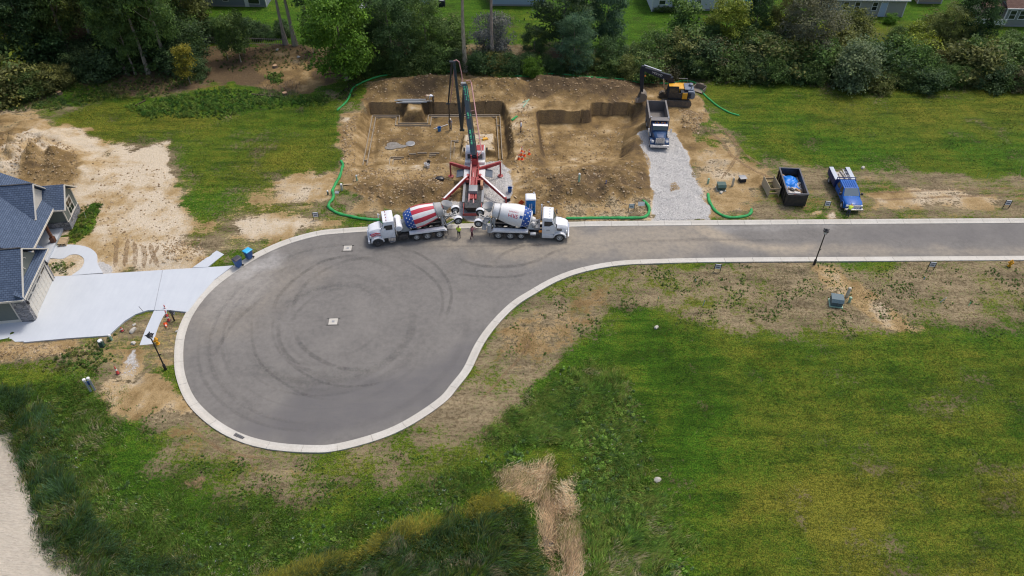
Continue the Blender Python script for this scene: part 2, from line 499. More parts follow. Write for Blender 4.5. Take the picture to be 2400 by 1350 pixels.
# ------------------------------------------------------------------ ground cover zones: g green, d bare, k soil tone, r gravel, y yellowing
ZONES = [
    # far lawns and the tree belt floor
    (dict(g=.95, d=-.1, y=.0), [(-200, -60), (2700, -60), (2700, 130), (1700, 130), (900, 130), (-200, 130)], 2.0),
    (dict(g=1.0, y=-.1), [(1440, -30), (1640, -30), (1650, 110), (1430, 110)], 2.0),
    (dict(g=.35, d=.75, k=1.1, y=.2), [(-300, -60), (330, -60), (480, 60), (500, 150), (480, 215), (120, 245), (-300, 260)], 2.5),
    (dict(g=.3, d=1.0, k=1.4, y=0), [(370, 110), (680, 104), (860, 110), (880, 170), (780, 190), (690, 215), (560, 200), (430, 190), (300, 205), (330, 160)], 1.6),
    (dict(g=.3, d=.9, k=.62), [(590, 120), (700, 112), (740, 160), (760, 200), (700, 225), (600, 210), (610, 180)], 1.0),
    (dict(g=.4, d=.55, k=.9, y=.1), [(860, 90), (1600, 120), (2400, 120), (2700, 205), (1900, 185), (1500, 180), (860, 175)], 1.5),
    (dict(g=.75, d=.1, y=.4), [(1800, 60), (2200, 60), (2150, 130), (1820, 130)], 2.0),
    # right-hand field
    (dict(g=.92, d=-.1, y=.5), [(1630, 205), (1760, 185), (1990, 205), (2700, 212), (2700, 425), (1950, 398), (1800, 372), (1735, 330), (1700, 280), (1660, 240)], 1.2),
    (dict(g=.9, y=.25), [(2050, 280), (2400, 300), (2700, 380), (2300, 385), (1900, 370), (1850, 340)], 3.0),
    (dict(g=.32, d=.22, k=.35, y=.35), [(1620, 385), (1740, 372), (1850, 388), (2000, 402), (2700, 432), (2700, 512), (1600, 516)], 1.2),
    (dict(g=.2, d=.75, k=.3), [(1620, 300), (1690, 300), (1740, 360), (1830, 400), (1830, 440), (1760, 470), (1660, 500), (1620, 480)], 1.5),
    (dict(g=.15, d=.75, k=.25), [(2040, 460), (2200, 440), (2330, 455), (2360, 480), (2200, 478), (2060, 485)], .8),
    (dict(g=.6, d=.2, y=.3), [(1625, 310), (1680, 305), (1700, 350), (1640, 355)], .8),
    # near verge right of the road
    (dict(g=.2, d=.12, k=.45, y=.2), [(1100, 880), (1140, 810), (1180, 755), (1260, 690), (1350, 645), (1450, 622), (1600, 612), (2700, 606), (2700, 790), (2300, 760), (1900, 780), (1680, 770), (1560, 730), (1430, 740), (1330, 830), (1240, 960), (1150, 1010), (1050, 1060), (930, 1060)], 1.2),
    (dict(g=.15, d=.55, k=.4), [(1200, 790), (1290, 700), (1400, 690), (1390, 760), (1300, 830), (1230, 850)], 2.0),
    (dict(g=.15, d=.75, k=.28), [(1905, 618), (1960, 612), (2000, 650), (2080, 690), (2130, 740), (2180, 790), (2080, 780), (2010, 720), (1930, 680)], .9),
    # bottom-right mown grass
    (dict(g=.95, d=-.1, y=.28, m=-.06), [(1440, 745), (1560, 745), (1700, 790), (2000, 795), (2700, 770), (2700, 1500), (1560, 1500), (1480, 1200), (1460, 900)], 1.5),
    (dict(g=.8, y=.95, d=-.05, m=.06), [(1720, 1130), (1850, 1100), (2050, 1110), (2180, 1170), (2150, 1230), (1900, 1270), (1740, 1220)], 2.2),
    (dict(g=.80, y=.62, d=-.05, m=-.12), [(2050, 850), (2400, 820), (2600, 950), (2300, 990), (2100, 930)], 3.0),
    (dict(g=.78, y=.7, d=-.05), [(1850, 1290), (2250, 1290), (2300, 1400), (1800, 1400)], 2.5),
    (dict(g=.80, y=.7, d=-.05), [(2280, 1080), (2500, 1050), (2500, 1200), (2300, 1200)], 1.5),
    (dict(g=1.0, d=-.1, y=-.10, m=-.24), [(1430, 742), (1540, 742), (1640, 780), (1720, 850), (1700, 960), (1640, 1100), (1560, 1150), (1500, 1050), (1420, 960), (1260, 930), (1320, 850)], 1.4),
    # bottom of the bulb
    (dict(g=.58, d=.08, k=.4, y=.3), [(380, 1010), (480, 1020), (560, 1060), (720, 1078), (900, 1060), (1050, 990), (1130, 1010), (1180, 1060), (900, 1180), (600, 1200), (330, 1180), (230, 1060), (260, 960)], 1.6),
    (dict(g=.34, d=.25, k=.4, y=.3), [(400, 930), (470, 1020), (580, 1062), (720, 1075), (850, 1062), (820, 1090), (600, 1105), (440, 1070), (340, 1000)], 1.6),
    (dict(g=.95, d=0, y=.08, m=-.30), [(230, 980), (330, 1040), (420, 1130), (560, 1200), (760, 1210), (1000, 1130), (1200, 1050), (1290, 1040), (1340, 1150), (1360, 1500), (-300, 1500), (-300, 860), (0, 860), (180, 900)], 1.6),
    (dict(g=.95, d=0, y=.05, m=-.30), [(1300, 880), (1480, 880), (1520, 1000), (1560, 1200), (1620, 1420), (1300, 1420), (1330, 1150), (1220, 1010)], 1.5),
    (dict(g=.15, d=.85, k=.35), [(225, 900), (300, 870), (380, 860), (420, 900), (440, 960), (380, 960), (300, 960), (240, 950)], 1.0),
    (dict(g=.4, d=.35, k=.35, y=.4), [(140, 800), (270, 770), (330, 740), (440, 735), (412, 850), (380, 870), (250, 880), (120, 870)], 1.0),
    (dict(g=.1, d=.9, k=.55), [(-300, 795), (60, 812), (170, 805), (160, 835), (90, 850), (-300, 870)], .7),
    (dict(g=.85, d=0, y=.1), [(-200, 868), (110, 862), (200, 880), (230, 960), (-200, 1000)], 1.0),
    # left lots
    (dict(g=.5, d=.35, k=.25, y=.55), [(430, 440), (560, 440), (790, 400), (800, 440), (770, 490), (870, 530), (700, 560), (600, 590), (520, 600), (400, 560)], 1.5),
    (dict(g=.84, d=.05, y=.52), [(130, 262), (300, 235), (600, 240), (800, 240), (800, 300), (790, 380), (760, 430), (600, 440), (440, 420), (390, 360), (240, 330), (150, 300)], 1.5),
    (dict(g=.95, d=0, y=.15), [(300, 245), (380, 225), (520, 200), (620, 210), (780, 230), (760, 245), (600, 250), (520, 275), (330, 275)], 1.0),
    (dict(g=.8, d=.0, y=.1), [(160, 195), (240, 190), (260, 230), (180, 250), (80, 255)], 1.0),
    (dict(g=.1, d=.95, k=.10), [(-300, 262), (60, 255), (130, 300), (230, 345), (370, 355), (400, 400), (430, 480), (460, 560), (480, 600), (420, 640), (130, 655), (-300, 660)], 1.4),
    (dict(g=.3, d=.65, k=.3, y=.4), [(-300, 258), (60, 252), (120, 290), (60, 340), (-300, 330)], 1.2),
    (dict(g=.1, d=1, k=.0), [(250, 350), (380, 362), (400, 430), (330, 470), (260, 440)], 2.0),
    (dict(g=.1, d=1, k=.6), [(80, 380), (180, 380), (200, 415), (150, 440), (70, 430)], .8),
    (dict(g=.1, d=1, k=.6), [(-100, 320), (60, 330), (60, 365), (-100, 370)], .8),
    (dict(g=.7, d=.1, y=.3), [(420, 470), (470, 440), (560, 440), (580, 480), (480, 520), (440, 500)], 1.0),
    (dict(g=.95, d=0, y=.1), [(185, 490), (225, 470), (245, 475), (215, 545), (170, 575), (110, 570), (160, 545)], .5),
    (dict(g=.2, d=.9, k=.2), [(560, 520), (700, 500), (760, 520), (680, 550), (600, 560)], 1.0),
    (dict(g=.25, d=.8, k=.25), [(640, 420), (780, 410), (770, 470), (660, 470)], 1.2),
    # building site
    (dict(g=.1, d=1, k=.55, y=0), [(862, 190), (1000, 172), (1230, 182), (1480, 182), (1600, 205), (1640, 240), (1650, 290), (1625, 320), (1630, 380), (1560, 480), (1470, 510), (1240, 514), (1000, 506), (860, 480), (800, 420), (800, 330), (800, 270), (850, 250)], .8),
    (dict(k=.85), [(870, 200), (1000, 178), (1020, 225), (880, 235)], 1.2),
    (dict(k=1.0), [(1235, 182), (1480, 186), (1500, 215), (1420, 235), (1240, 225)], 1.0),
    (dict(k=.8), [(1350, 225), (1510, 215), (1540, 262), (1480, 260), (1380, 245)], .8),
    (dict(k=.32), [(800, 280), (835, 260), (820, 390), (1050, 385), (1060, 415), (900, 430), (800, 420)], 1.2),
    (dict(k=.28), [(1195, 250), (1245, 240), (1250, 400), (1200, 460), (1195, 400)], 1.0),
    (dict(k=.72), [(860, 440), (1060, 430), (1060, 500), (850, 480)], 1.0),
    (dict(k=.72), [(1260, 400), (1520, 380), (1520, 480), (1280, 490)], 1.0),
    (dict(k=.52), [(870, 265), (1180, 262), (1190, 375), (850, 385)], .6, -1.4),
    (dict(k=.62), [(872, 268), (940, 268), (935, 300), (910, 340), (880, 385), (850, 385)], 1.0, -1.4),
    (dict(k=.12), [(1090, 315), (1155, 313), (1158, 350), (1084, 354)], .25, -.35),
    (dict(k=.3), [(952, 250), (990, 250), (985, 262), (957, 262)], .3, -.2),
    (dict(k=.48), [(1262, 283), (1480, 265), (1470, 370), (1280, 385)], .6, -1.6),
    (dict(g=.3, d=.6, k=.3, y=.4), [(790, 470), (880, 470), (900, 510), (800, 510)], .8),
    (dict(g=.3, d=.6, k=.25, y=.4), [(1330, 490), (1520, 470), (1530, 515), (1330, 515)], .8),
    # gravel
    (dict(r=1.0, d=1, k=.1), [(1495, 312), (1530, 300), (1585, 310), (1605, 360), (1650, 450), (1668, 517), (1535, 520), (1528, 430), (1505, 360)], .45),
    (dict(r=.9, d=1, k=.4), [(1135, 380), (1178, 376), (1190, 400), (1182, 500), (1130, 515), (1062, 512), (1066, 480), (1130, 470)], .6),
    (dict(r=0.25, d=1, k=.6), [(1567, 432), (1586, 428), (1590, 446), (1572, 452)], .5),
    (dict(r=.5, d=1, k=.45), [(300, 835), (312, 825), (322, 860), (308, 885), (282, 880), (285, 862)], .35),
    (dict(r=.8, d=1, k=.2), [(232, 612), (262, 628), (262, 640), (240, 638), (228, 625)], .25),
    (dict(r=.5, d=1, k=.0), [(1905, 490), (1930, 492), (1930, 502), (1905, 502)], .4),
    (dict(r=.5, d=1, k=.0), [(1940, 495), (1962, 496), (1960, 512), (1940, 512)], .4),
]

def zones(X, Y):
    X = np.asarray(X, float); Y = np.asarray(Y, float)
    L = {k: np.full(X.shape, v) for k, v in dict(g=.6, d=.05, k=.3, r=0., y=.3, m=0.).items()}
    wob = (fbm(X, Y, 5.0, 4, 101) - .5) * 2.0
    wob2 = (fbm(X, Y, 1.3, 3, 103) - .5) * 2.0
    for vals, poly, fe, *zz_ in ZONES:
        Pp = pts_px(poly, zz_[0] if zz_ else 0.1)
        pad = fe * 3 + 1
        m = (X > Pp[:, 0].min() - pad) & (X < Pp[:, 0].max() + pad) & (Y > Pp[:, 1].min() - pad) & (Y < Pp[:, 1].max() + pad)
        if not m.any(): continue
        d = sdist(Pp, X[m], Y[m]) + wob[m] * fe * 1.7 + wob2[m] * min(fe, .9) * 1.1
        a = sst(fe, -fe, d)
        for k, v in vals.items():
            q = L[k][m]; L[k][m] = q + (v - q) * a
    return L

gx = np.r_[-700, -350, -180, -120, np.arange(-92, -24, .36), np.arange(-24, 28, .15), np.arange(28, 92, .36), 120, 180, 350, 700]
gy = np.r_[-200, -60, 0, 16, np.arange(22, 72, .33), np.arange(72, 102.5, .15), np.arange(102.5, 133, .45), 160, 240, 420, 900]
GX, GY = np.meshgrid(gx, gy)
nx, ny = len(gx), len(gy)
fx, fy = GX.ravel(), GY.ravel()
TZ = terrain(fx, fy)
ZN = zones(fx, fy)
idx = np.arange(nx * ny).reshape(ny, nx)
quads = np.stack([idx[:-1, :-1], idx[:-1, 1:], idx[1:, 1:], idx[1:, :-1]], -1).reshape(-1, 4)

# uneven growth and wear, worked into the zone weights (patches of half a metre to several metres)
def nz(sc, oc, sd): return (fbm(fx, fy, sc, oc, sd) - .5) * 2
_p, _m, _l = nz(3.2, 5, 301), nz(1.3, 4, 303), nz(9, 3, 305)
_s = (fbm(fx * .14 + fy * .02, fy, .5, 3, 307) - .5) * 2
ZN['g'] = np.clip(ZN['g'] + _p * .55 + _m * .35, 0, 1)
ZN['y'] = np.clip(ZN['y'] + _l * .45 + _p * .35 + _m * .22 + _s * .28, 0, 1)
_free = np.clip(ZN['d'] * (1 - ZN['d']) * 4 + .02, 0, 1)
ZN['d'] = np.clip(ZN['d'] + (_m * .6 + _s * .35 + _p * .35) * _free, 0, 1.2)
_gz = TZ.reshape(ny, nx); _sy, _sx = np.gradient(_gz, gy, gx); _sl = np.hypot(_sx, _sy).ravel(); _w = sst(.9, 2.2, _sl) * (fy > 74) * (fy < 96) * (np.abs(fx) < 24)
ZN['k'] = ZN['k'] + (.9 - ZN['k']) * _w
_site = (fy > 69) & (fy < 101) & (np.abs(fx) < 24)
ZN['k'] = np.clip(ZN['k'] + _site * .06 + _m * .36 + _p * .34 + _s * .12, 0, 1)
ZN['m'] = np.clip(.5 + ZN['m'] + _s * .55 + _m * .35 + _p * .25, 0, 1)
ZN['r'] = np.clip(ZN['r'] + _m * .35 * (ZN['r'] > .02), 0, 1)

# ------------------------------------------------------------------ ground material
t = NT('ground_soil_and_grass'); v = t.coords()
n_f = t.noise(3.6, 3, .75, v); n_ff = t.noise(10.0, 2, .7, v)
n_st = t.noise(3.0, 2, .6, t.mapv(v, (.5, 1.6, 1)))
ag, ad, ak, ar, ay = (t.attr(k) for k in 'gdkry')
cf = t.math('SUBTRACT', n_f, .5); cff = t.math('SUBTRACT', n_ff, .5)
gp = t.math('ADD', ag, t.math('MULTIPLY', cf, 2.3), clamp=True)
yp = t.math('ADD', ay, t.math('MULTIPLY', cf, 1.6), clamp=True)
dp = t.ramp(t.math('ADD', t.math('ADD', ad, t.math('MULTIPLY', cf, 1.7)), t.math('MULTIPLY', t.math('SUBTRACT', n_st, .5), .6)), [(.40, 0.0), (.62, 1.0)])
kp = t.math('ADD', t.math('ADD', ak, t.math('MULTIPLY', cf, .6)), t.math('MULTIPLY', cff, .4), clamp=True)
fine = t.ramp(n_ff, [(.40, 0.), (.60, 1.)]); mid = t.ramp(n_f, [(.34, 0.), (.66, 1.)])
thatch = t.mix(mid, (.150, .112, .060), (.36, .285, .175))
green = t.mix(fine, (.018, .058, .003), (.070, .160, .010))
yell = t.mix(fine, (.058, .066, .006), (.190, .180, .024))
grass = t.mix(yp, green, yell)
cover = t.mix(t.ramp(gp, [(.26, 0.), (.58, 1.)]), thatch, grass)
am = t.attr('m')
cover = t.mix(1.0, cover, t.ramp(am, [(.0, .60), (.5, 1.0), (.85, 1.15)]), 'MULTIPLY')
cover = t.mix(t.ramp(n_st, [(.36, .55), (.5, 0.)]), cover, t.mix(1.0, cover, (.45, .45, .42), 'MULTIPLY'))
soil = t.ramp(kp, [(0.0, (.58, .495, .37)), (.35, (.40, .285, .142)), (.65, (.225, .150, .064)), (1.0, (.115, .080, .046))])
soil = t.mix(t.ramp(n_ff, [(.30, .6), (.52, 0.)]), soil, t.mix(1.0, soil, (.45, .4, .36), 'MULTIPLY'))
stone = t.ramp(t.voro(11.0, v, out='Color'), [(0.0, (.34, .33, .31)), (.5, (.45, .435, .41)), (1.0, (.56, .54, .51))])
base = t.mix(dp, cover, soil)
base = t.mix(t.ramp(t.math('ADD', ar, t.math('MULTIPLY', cf, .9)), [(.4, 0.), (.62, 1.)]), base, stone)
t.set(base, .95, spec=.12)
t.bump(t.math('ADD', n_f, t.math('MULTIPLY', n_ff, .5)), .9, .10)
M_GROUND = t.m
ground = np_mesh('ground', np.c_[fx, fy, TZ], quads, M_GROUND, attrs=ZN, smooth=True)
tag(ground, kind='structure')

# ------------------------------------------------------------------ road surface
rx = np.arange(ROADPOLY[:, 0].min(), 100, .3); ry = np.arange(ROADPOLY[:, 1].min(), ROADPOLY[:, 1].max() + .3, .3)
RX, RY = np.meshgrid(rx, ry)
sdr = sdist(ROADPOLY[::2], RX.ravel(), RY.ravel()).reshape(RX.shape)
ok = sdr < -0.25
cell = ok[:-1, :-1] & ok[:-1, 1:] & ok[1:, :-1] & ok[1:, 1:]
ridx = np.arange(RX.size).reshape(RX.shape)
rq = np.stack([ridx[:-1, :-1], ridx[:-1, 1:], ridx[1:, 1:], ridx[1:, :-1]], -1)[cell]
used = np.unique(rq); remap = np.full(RX.size, -1); remap[used] = np.arange(len(used)); rq = remap[rq]
RXu, RYu = RX.ravel()[used], RY.ravel()[used]
RZu = 0.0 + 0.02 * (1 - sst(0, 6, -sdr.ravel()[used])) * -1 + .02
mud = np.zeros(len(used)); pale = np.zeros(len(used)); dark = np.zeros(len(used))
def stain(arr, poly, val, fe):
    Pp = pts_px(poly, 0.02); d = sdist(Pp, RXu, RYu) + (fbm(RXu, RYu, 2.2, 4, 7) - .5) * fe * 2.2
    arr[:] = np.maximum(arr, val * sst(fe, -fe, d))
stain(mud, [(1610, 524), (1650, 524), (1700, 548), (1790, 572), (1900, 578), (1890, 596), (1780, 590), (1700, 578), (1640, 550)], .85, .7)
stain(mud, [(1900, 575), (2400, 585), (2700, 590), (2700, 600), (1900, 596), (1780, 590)], .42, .8)
stain(mud, [(1000, 545), (1330, 535), (1620, 525), (1700, 560), (1650, 600), (1450, 605), (1350, 600), (1200, 600), (1060, 580)], .55, 2.0)
stain(mud, [(1090, 540), (1170, 545), (1200, 575), (1090, 575)], .6, .8)
stain(mud, [(1310, 590), (1370, 585), (1380, 605), (1330, 612)], .5, .6)
stain(mud, [(500, 660), (560, 620), (700, 600), (760, 640), (600, 760), (480, 800), (450, 760)], .22, 2.0)
stain(pale, [(590, 610), (640, 590), (670, 600), (660, 625), (590, 650), (540, 665), (545, 645)], .8, .7)
stain(pale, [(480, 680), (560, 640), (640, 640), (600, 700), (500, 760)], .35, 1.2)
stain(pale, [(1660, 530), (1900, 524), (2050, 524), (1900, 535), (1700, 545)], .4, .5)
stain(dark, [(720, 930), (1010, 840), (1180, 760), (1150, 800), (1090, 880), (1000, 960), (860, 1020), (700, 1040), (560, 1010)], .85, 1.4)
stain(dark, [(1990, 530), (2400, 525), (2700, 528), (2700, 570), (2000, 560)], .45, 1.0)
t = NT('asphalt'); v = t.coords()
n1 = t.noise(.25, 5, .65, v); n2 = t.noise(2.0, 5, .7, v); n3 = t.noise(35, 2, .6, v)
base = t.ramp(t.math('ADD', t.math('MULTIPLY', n1, .55), t.math('MULTIPLY', n2, .45)), [(.36, (.156, .147, .135)), (.64, (.224, .209, .188))])
base = t.mix(t.ramp(n3, [(.35, .35), (.6, 0.)]), base, (.09, .085, .08))
def pert(a, amt=.7):
    return t.math('MULTIPLY', a, t.ramp(t.math('ADD', t.math('MULTIPLY', n2, .6), t.math('MULTIPLY', t.noise(.7, 5, .7, t.mapv(v, (.6, 1.6, 1))), .4)), [(.3, .25), (.65, 1.)]))
base = t.mix(pert(t.attr('dark')), base, (.115, .110, .112))
base = t.mix(pert(t.attr('mud')), base, (.42, .35, .25))
base = t.mix(pert(t.attr('pale')), base, (.40, .385, .36))
t.set(base, .88, spec=.25)
t.bump(n3, .35, .01)
road = np_mesh('road', np.c_[RXu, RYu, RZu], rq, t.m, attrs=dict(mud=mud, pale=pale, dark=dark), smooth=True)
tag(road, kind='structure')

# tyre scuffs rubbed into the asphalt: thin curved strips that fade to their edges
t = NT('tyre_rubber_mark'); v = t.coords()
n = t.math('ADD', t.math('MULTIPLY', t.noise(.9, 4, .7, v), .6), t.math('MULTIPLY', t.noise(6, 3, .6, v), .4))
t.set((.085, .08, .078), .9, spec=.2, Alpha=t.math('MULTIPLY', t.ramp(n, [(.36, .1), (.64, 1.)]), t.attr('a')))
M_TYRE = t.m
def tyre_mark(pts, wdt=.26, z=.044, strength=.5, smooth_path=True):
    P = resample(catmull(pts, 10), .4) if smooth_path else np.asarray(pts); T = np.gradient(P, axis=0); T /= np.hypot(*T.T)[:, None]; N = np.stack([-T[:, 1], T[:, 0]], 1)
    s_ = np.linspace(0, 1, len(P)); end = np.minimum(1, np.minimum(s_, 1 - s_) * 5); n_ = len(P); i = np.arange(n_ - 1)
    V, A, Fc = [], [], []
    for j, (o_, al) in enumerate(((-.5, 0), (-.22, 1), (.22, 1), (.5, 0))):
        V.append(np.c_[P + N * o_ * wdt, np.full(n_, z)]); A.append(al * strength * end)
        if j: Fc.append(np.stack([i + (j - 1) * n_, i + 1 + (j - 1) * n_, i + 1 + j * n_, i + j * n_], 1))
    return np_mesh('tyre_mark', np.concatenate(V), np.concatenate(Fc), M_TYRE, parent=road, attrs=dict(a=np.concatenate(A)))
def pxs(pl): return [G2(u, v, .04) for u, v in pl]
zz = .0410
for pl in ([(920, 578), (965, 588), (1010, 612), (1045, 650), (1058, 690), (1050, 730), (1030, 768)], [(900, 598), (940, 606), (985, 630), (1020, 660), (1037, 690), (1035, 730), (1020, 768)],
           [(690, 760), (688, 720), (705, 680), (740, 645), (800, 615), (850, 605), (905, 600)], [(690, 760), (700, 800), (740, 838), (800, 862), (870, 868)],
           [(640, 740), (650, 700), (690, 655), (760, 612), (840, 596)], [(640, 740), (640, 790), (668, 840), (730, 885), (800, 905), (880, 900), (950, 880)],
           [(590, 730), (592, 800), (610, 850), (660, 895), (730, 930), (820, 938)], [(655, 750), (655, 800), (690, 850), (750, 880)],
           [(1060, 600), (1120, 622), (1200, 624), (1260, 610), (1300, 590), (1340, 580)], [(1060, 640), (1130, 648), (1200, 648), (1270, 635)],
           [(1150, 618), (1180, 595), (1230, 575), (1280, 575)], [(500, 840), (520, 800), (560, 745), (640, 680)],
           [(1400, 571), (1600, 562), (1780, 563), (1900, 562)], [(960, 578), (1180, 576), (1400, 571)]):
    zz += .0006
    tyre_mark(pxs(pl), random.choice((.35, .45, .55)), zz, random.uniform(.18, .30))
for i in range(34):
    rr_ = random.uniform(4.0, 13.2); a0 = random.uniform(1.2, 5.2) if i % 3 else random.uniform(0, 6.28); da = random.uniform(.8, 2.4); off = np.array((random.uniform(-1.5, 1.5), random.uniform(-1.2, 1.2))) * (1 - rr_ / 16)
    aa = np.linspace(a0, a0 + da, int(da * rr_ / .5) + 4); pts = CEN + off + np.stack([np.cos(aa), np.sin(aa)], 1) * rr_
    if sdist(ROADPOLY[::4], pts[:, 0], pts[:, 1]).max() > -1.3: continue
    zz += .0006; tyre_mark(pts, random.uniform(.22, 1.3), zz, random.uniform(.05, .14), False)

# ------------------------------------------------------------------ kerb: rolled concrete segments
t = NT('kerb_concrete'); v = t.coords()
n1 = t.noise(.5, 5, .65, v); n2 = t.noise(6, 4, .7, v)
base = t.ramp(t.math('ADD', t.math('MULTIPLY', n1, .5), t.math('MULTIPLY', n2, .5)), [(.35, (.44, .415, .36)), (.65, (.58, .555, .50))])
rnd = t.add('ShaderNodeObjectInfo').outputs['Random']
base = t.mix(t.math('MULTIPLY', rnd, .35), base, (.50, .46, .385))
t.set(base, .9, spec=.2); t.bump(n2, .2, .01); M_KERB = t.m
kerb = bpy.data.objects.new('kerb', None); COL.objects.link(kerb); tag(kerb, kind='structure')
KP = OUT[(OUT[:, 0] < 92)]
KP = resample(KP, .5)
PROF = [(0.0, -.15), (0.0, .125), (.12, .135), (.24, .12), (.36, .075), (.46, .048), (.60, .045), (.78, .047), (.80, -.1)]
seg = 6
T = np.gradient(KP, axis=0); T /= np.hypot(*T.T)[:, None]; N = np.stack([T[:, 1], -T[:, 0]], 1) * SGN
for a in range(0, len(KP) - 1, seg):
    b = min(a + seg, len(KP) - 1); mb = MB(); rings = []
    for i in range(a, b + 1):
        p = KP[i].copy()
        if i == a: p = p + T[i] * .012
        if i == b: p = p - T[i] * .012
        rings.append([(p[0] + N[i, 0] * o_, p[1] + N[i, 1] * o_, z_) for o_, z_ in PROF])
    mb.loft(rings)
    mb.build('kerb_segment', M_KERB, kerb, smooth=True)

# ------------------------------------------------------------------ driveway, walk, pavement stubs
t = NT('fresh_concrete'); v = t.coords()
n1 = t.noise(.4, 5, .6, v); n2 = t.noise(5, 4, .7, v); n3 = t.noise(1.0, 4, .6, t.mapv(v, (3.0, .35, 1), (0, 0, .1)))
base = t.ramp(t.math('ADD', t.math('MULTIPLY', n1, .5), t.math('ADD', t.math('MULTIPLY', n2, .2), t.math('MULTIPLY', n3, .3))), [(.3, (.455, .485, .52)), (.7, (.535, .565, .59))])
t.set(base, .85, spec=.25); t.bump(n2, .1, .008); M_CONC = t.m
driveway = bpy.data.objects.new('driveway', None); COL.objects.link(driveway); tag(driveway, kind='structure')
def slab(name, poly, z0, z1, mat, parent, shrink=.0):
    P = np.asarray(poly, float)
    if shrink:
        c = P.mean(0); P = c + (P - c) * (1 - shrink / np.hypot(*(P - c).T).mean())
    return MB().prism([tuple(p) for p in P], z0, z1, plane='xy').build(name, mat, parent)
dj = [(123, 648), (250, 641), (383, 632)]
slab('driveway_slab', pts_px([(123, 648), (250, 641), (381, 632.5), (361, 726.5), (346, 727), (318, 736), (292, 752), (272, 770), (255, 786), (160, 792.5), (55, 802), (80, 752)], .13), -.1, .13, M_CONC, driveway)
slab('driveway_slab', pts_px([(381.8, 632.4), (520, 624), (547, 622), (503, 655), (465, 698), (440, 731), (396, 726.5), (361.8, 726.5)], .134), -.1, .134, M_CONC, driveway)
slab('driveway_slab', pts_px([(-120, 764), (47, 754), (80, 753.5), (56, 800), (-120, 808)], .10), -.1, .10, M_CONC, driveway)
walk = bpy.data.objects.new('walkway', None); COL.objects.link(walk); tag(walk, kind='structure')
ctr_o = catmull(pts_px([(116, 601), (125, 578), (165, 573), (205, 579), (226, 595), (229, 618), (241, 639)], .13), 6)
ctr_i = catmull(pts_px([(112, 604), (146, 606), (165, 597), (184, 597), (197, 608), (191, 627), (168, 645)], .13), 6)
cut = 18
for a, b in ((0, cut), (cut, len(ctr_o) - 1)):
    e = 0 if a == 0 else 0
    poly = list(ctr_o[a:b + 1]) + list(ctr_i[a:b + 1][::-1])
    MB().prism([tuple(p) for p in poly], -.1, .13 if a == 0 else .126, plane='xy').build('walkway_slab', M_CONC, walk)
pave = bpy.data.objects.new('pavement', None); COL.objects.link(pave); tag(pave, kind='structure')
lo = catmull(pts_px([(361, 728), (350, 752), (338, 780), (327, 809)], .13), 5); hi = catmull(pts_px([(391, 727.5), (377, 752), (366, 780), (360, 806)], .13), 5)
MB().prism([tuple(p) for p in list(lo) + list(hi[::-1])], -.1, .13, plane='xy').build('pavement_slab', M_CONC, pave)
slab('pavement_slab', pts_px([(451, 627), (508, 587), (525, 596), (487, 625.5)], .13), -.1, .13, M_CONC, pave)

# ------------------------------------------------------------------ pond and ditch water
t = NT('muddy_pond_water'); v = t.coords()
wv = t.mapv(v, (1.0, 3.2, 1), (0, 0, .75))
n1 = t.noise(2.2, 4, .6, wv, dist=.4); n2 = t.noise(.15, 3, .5, v); n3 = t.noise(7, 3, .6, wv)
c = t.ramp(t.math('ADD', t.math('MULTIPLY', n2, .6), t.math('MULTIPLY', n1, .4)), [(.35, (.40, .345, .265)), (.65, (.58, .51, .405))])
t.set(c, .22, spec=.5); t.bump(t.math('ADD', n1, t.math('MULTIPLY', n3, .3)), .9, .12)
M_POND = t.m
gxp = np.arange(-60, -24, .25); gyp = np.arange(12, 46, .25); PX, PY = np.meshgrid(gxp, gyp)
PZ = -.78 + (fbm(PX * .7 + PY * .7, (PY - PX) * .25, .9, 3, 4) - .5) * .07
ip = np.arange(PX.size).reshape(PX.shape)
pond = np_mesh('pond', np.c_[PX.ravel(), PY.ravel(), PZ.ravel()], np.stack([ip[:-1, :-1], ip[:-1, 1:], ip[1:, 1:], ip[1:, :-1]], -1).reshape(-1, 4), M_POND, smooth=True)
tag(pond, kind='structure')
t = NT('ditch_water'); t.set((.045, .045, .04), .25, spec=.3); v = t.coords(); t.bump(t.noise(6, 3, .5, v), .15, .03)
M_DITCH = t.m

# muddy wheel ruts and puddles on the dirt lot
t = NT('wet_mud'); v = t.coords(); n = t.math('ADD', t.math('MULTIPLY', t.noise(1.5, 4, .7, v), .6), t.math('MULTIPLY', t.noise(8, 3, .6, v), .4))
t.set((.26, .17, .085), .7, spec=.3, Alpha=t.math('MULTIPLY', t.ramp(n, [(.38, 0.), (.6, 1.)]), .75)); M_RUT = t.m
def rut(pl, wdt):
    P = resample(catmull([G2(u, v_, .1) for u, v_ in pl], 8), .3); T = np.gradient(P, axis=0); T /= np.hypot(*T.T)[:, None]; N = np.stack([-T[:, 1], T[:, 0]], 1)
    s_ = np.linspace(0, 1, len(P)); ww = wdt * np.minimum(1, np.minimum(s_, 1 - s_) * 6 + .2)[:, None] * .5; V2 = np.r_[P + N * ww, P - N * ww]; n_ = len(P); i = np.arange(n_ - 1)
    return np_mesh('rut', np.c_[V2, terrain(V2[:, 0], V2[:, 1]) + .025], np.stack([i, i + 1, i + 1 + n_, i + n_], 1), M_RUT, parent=ground)
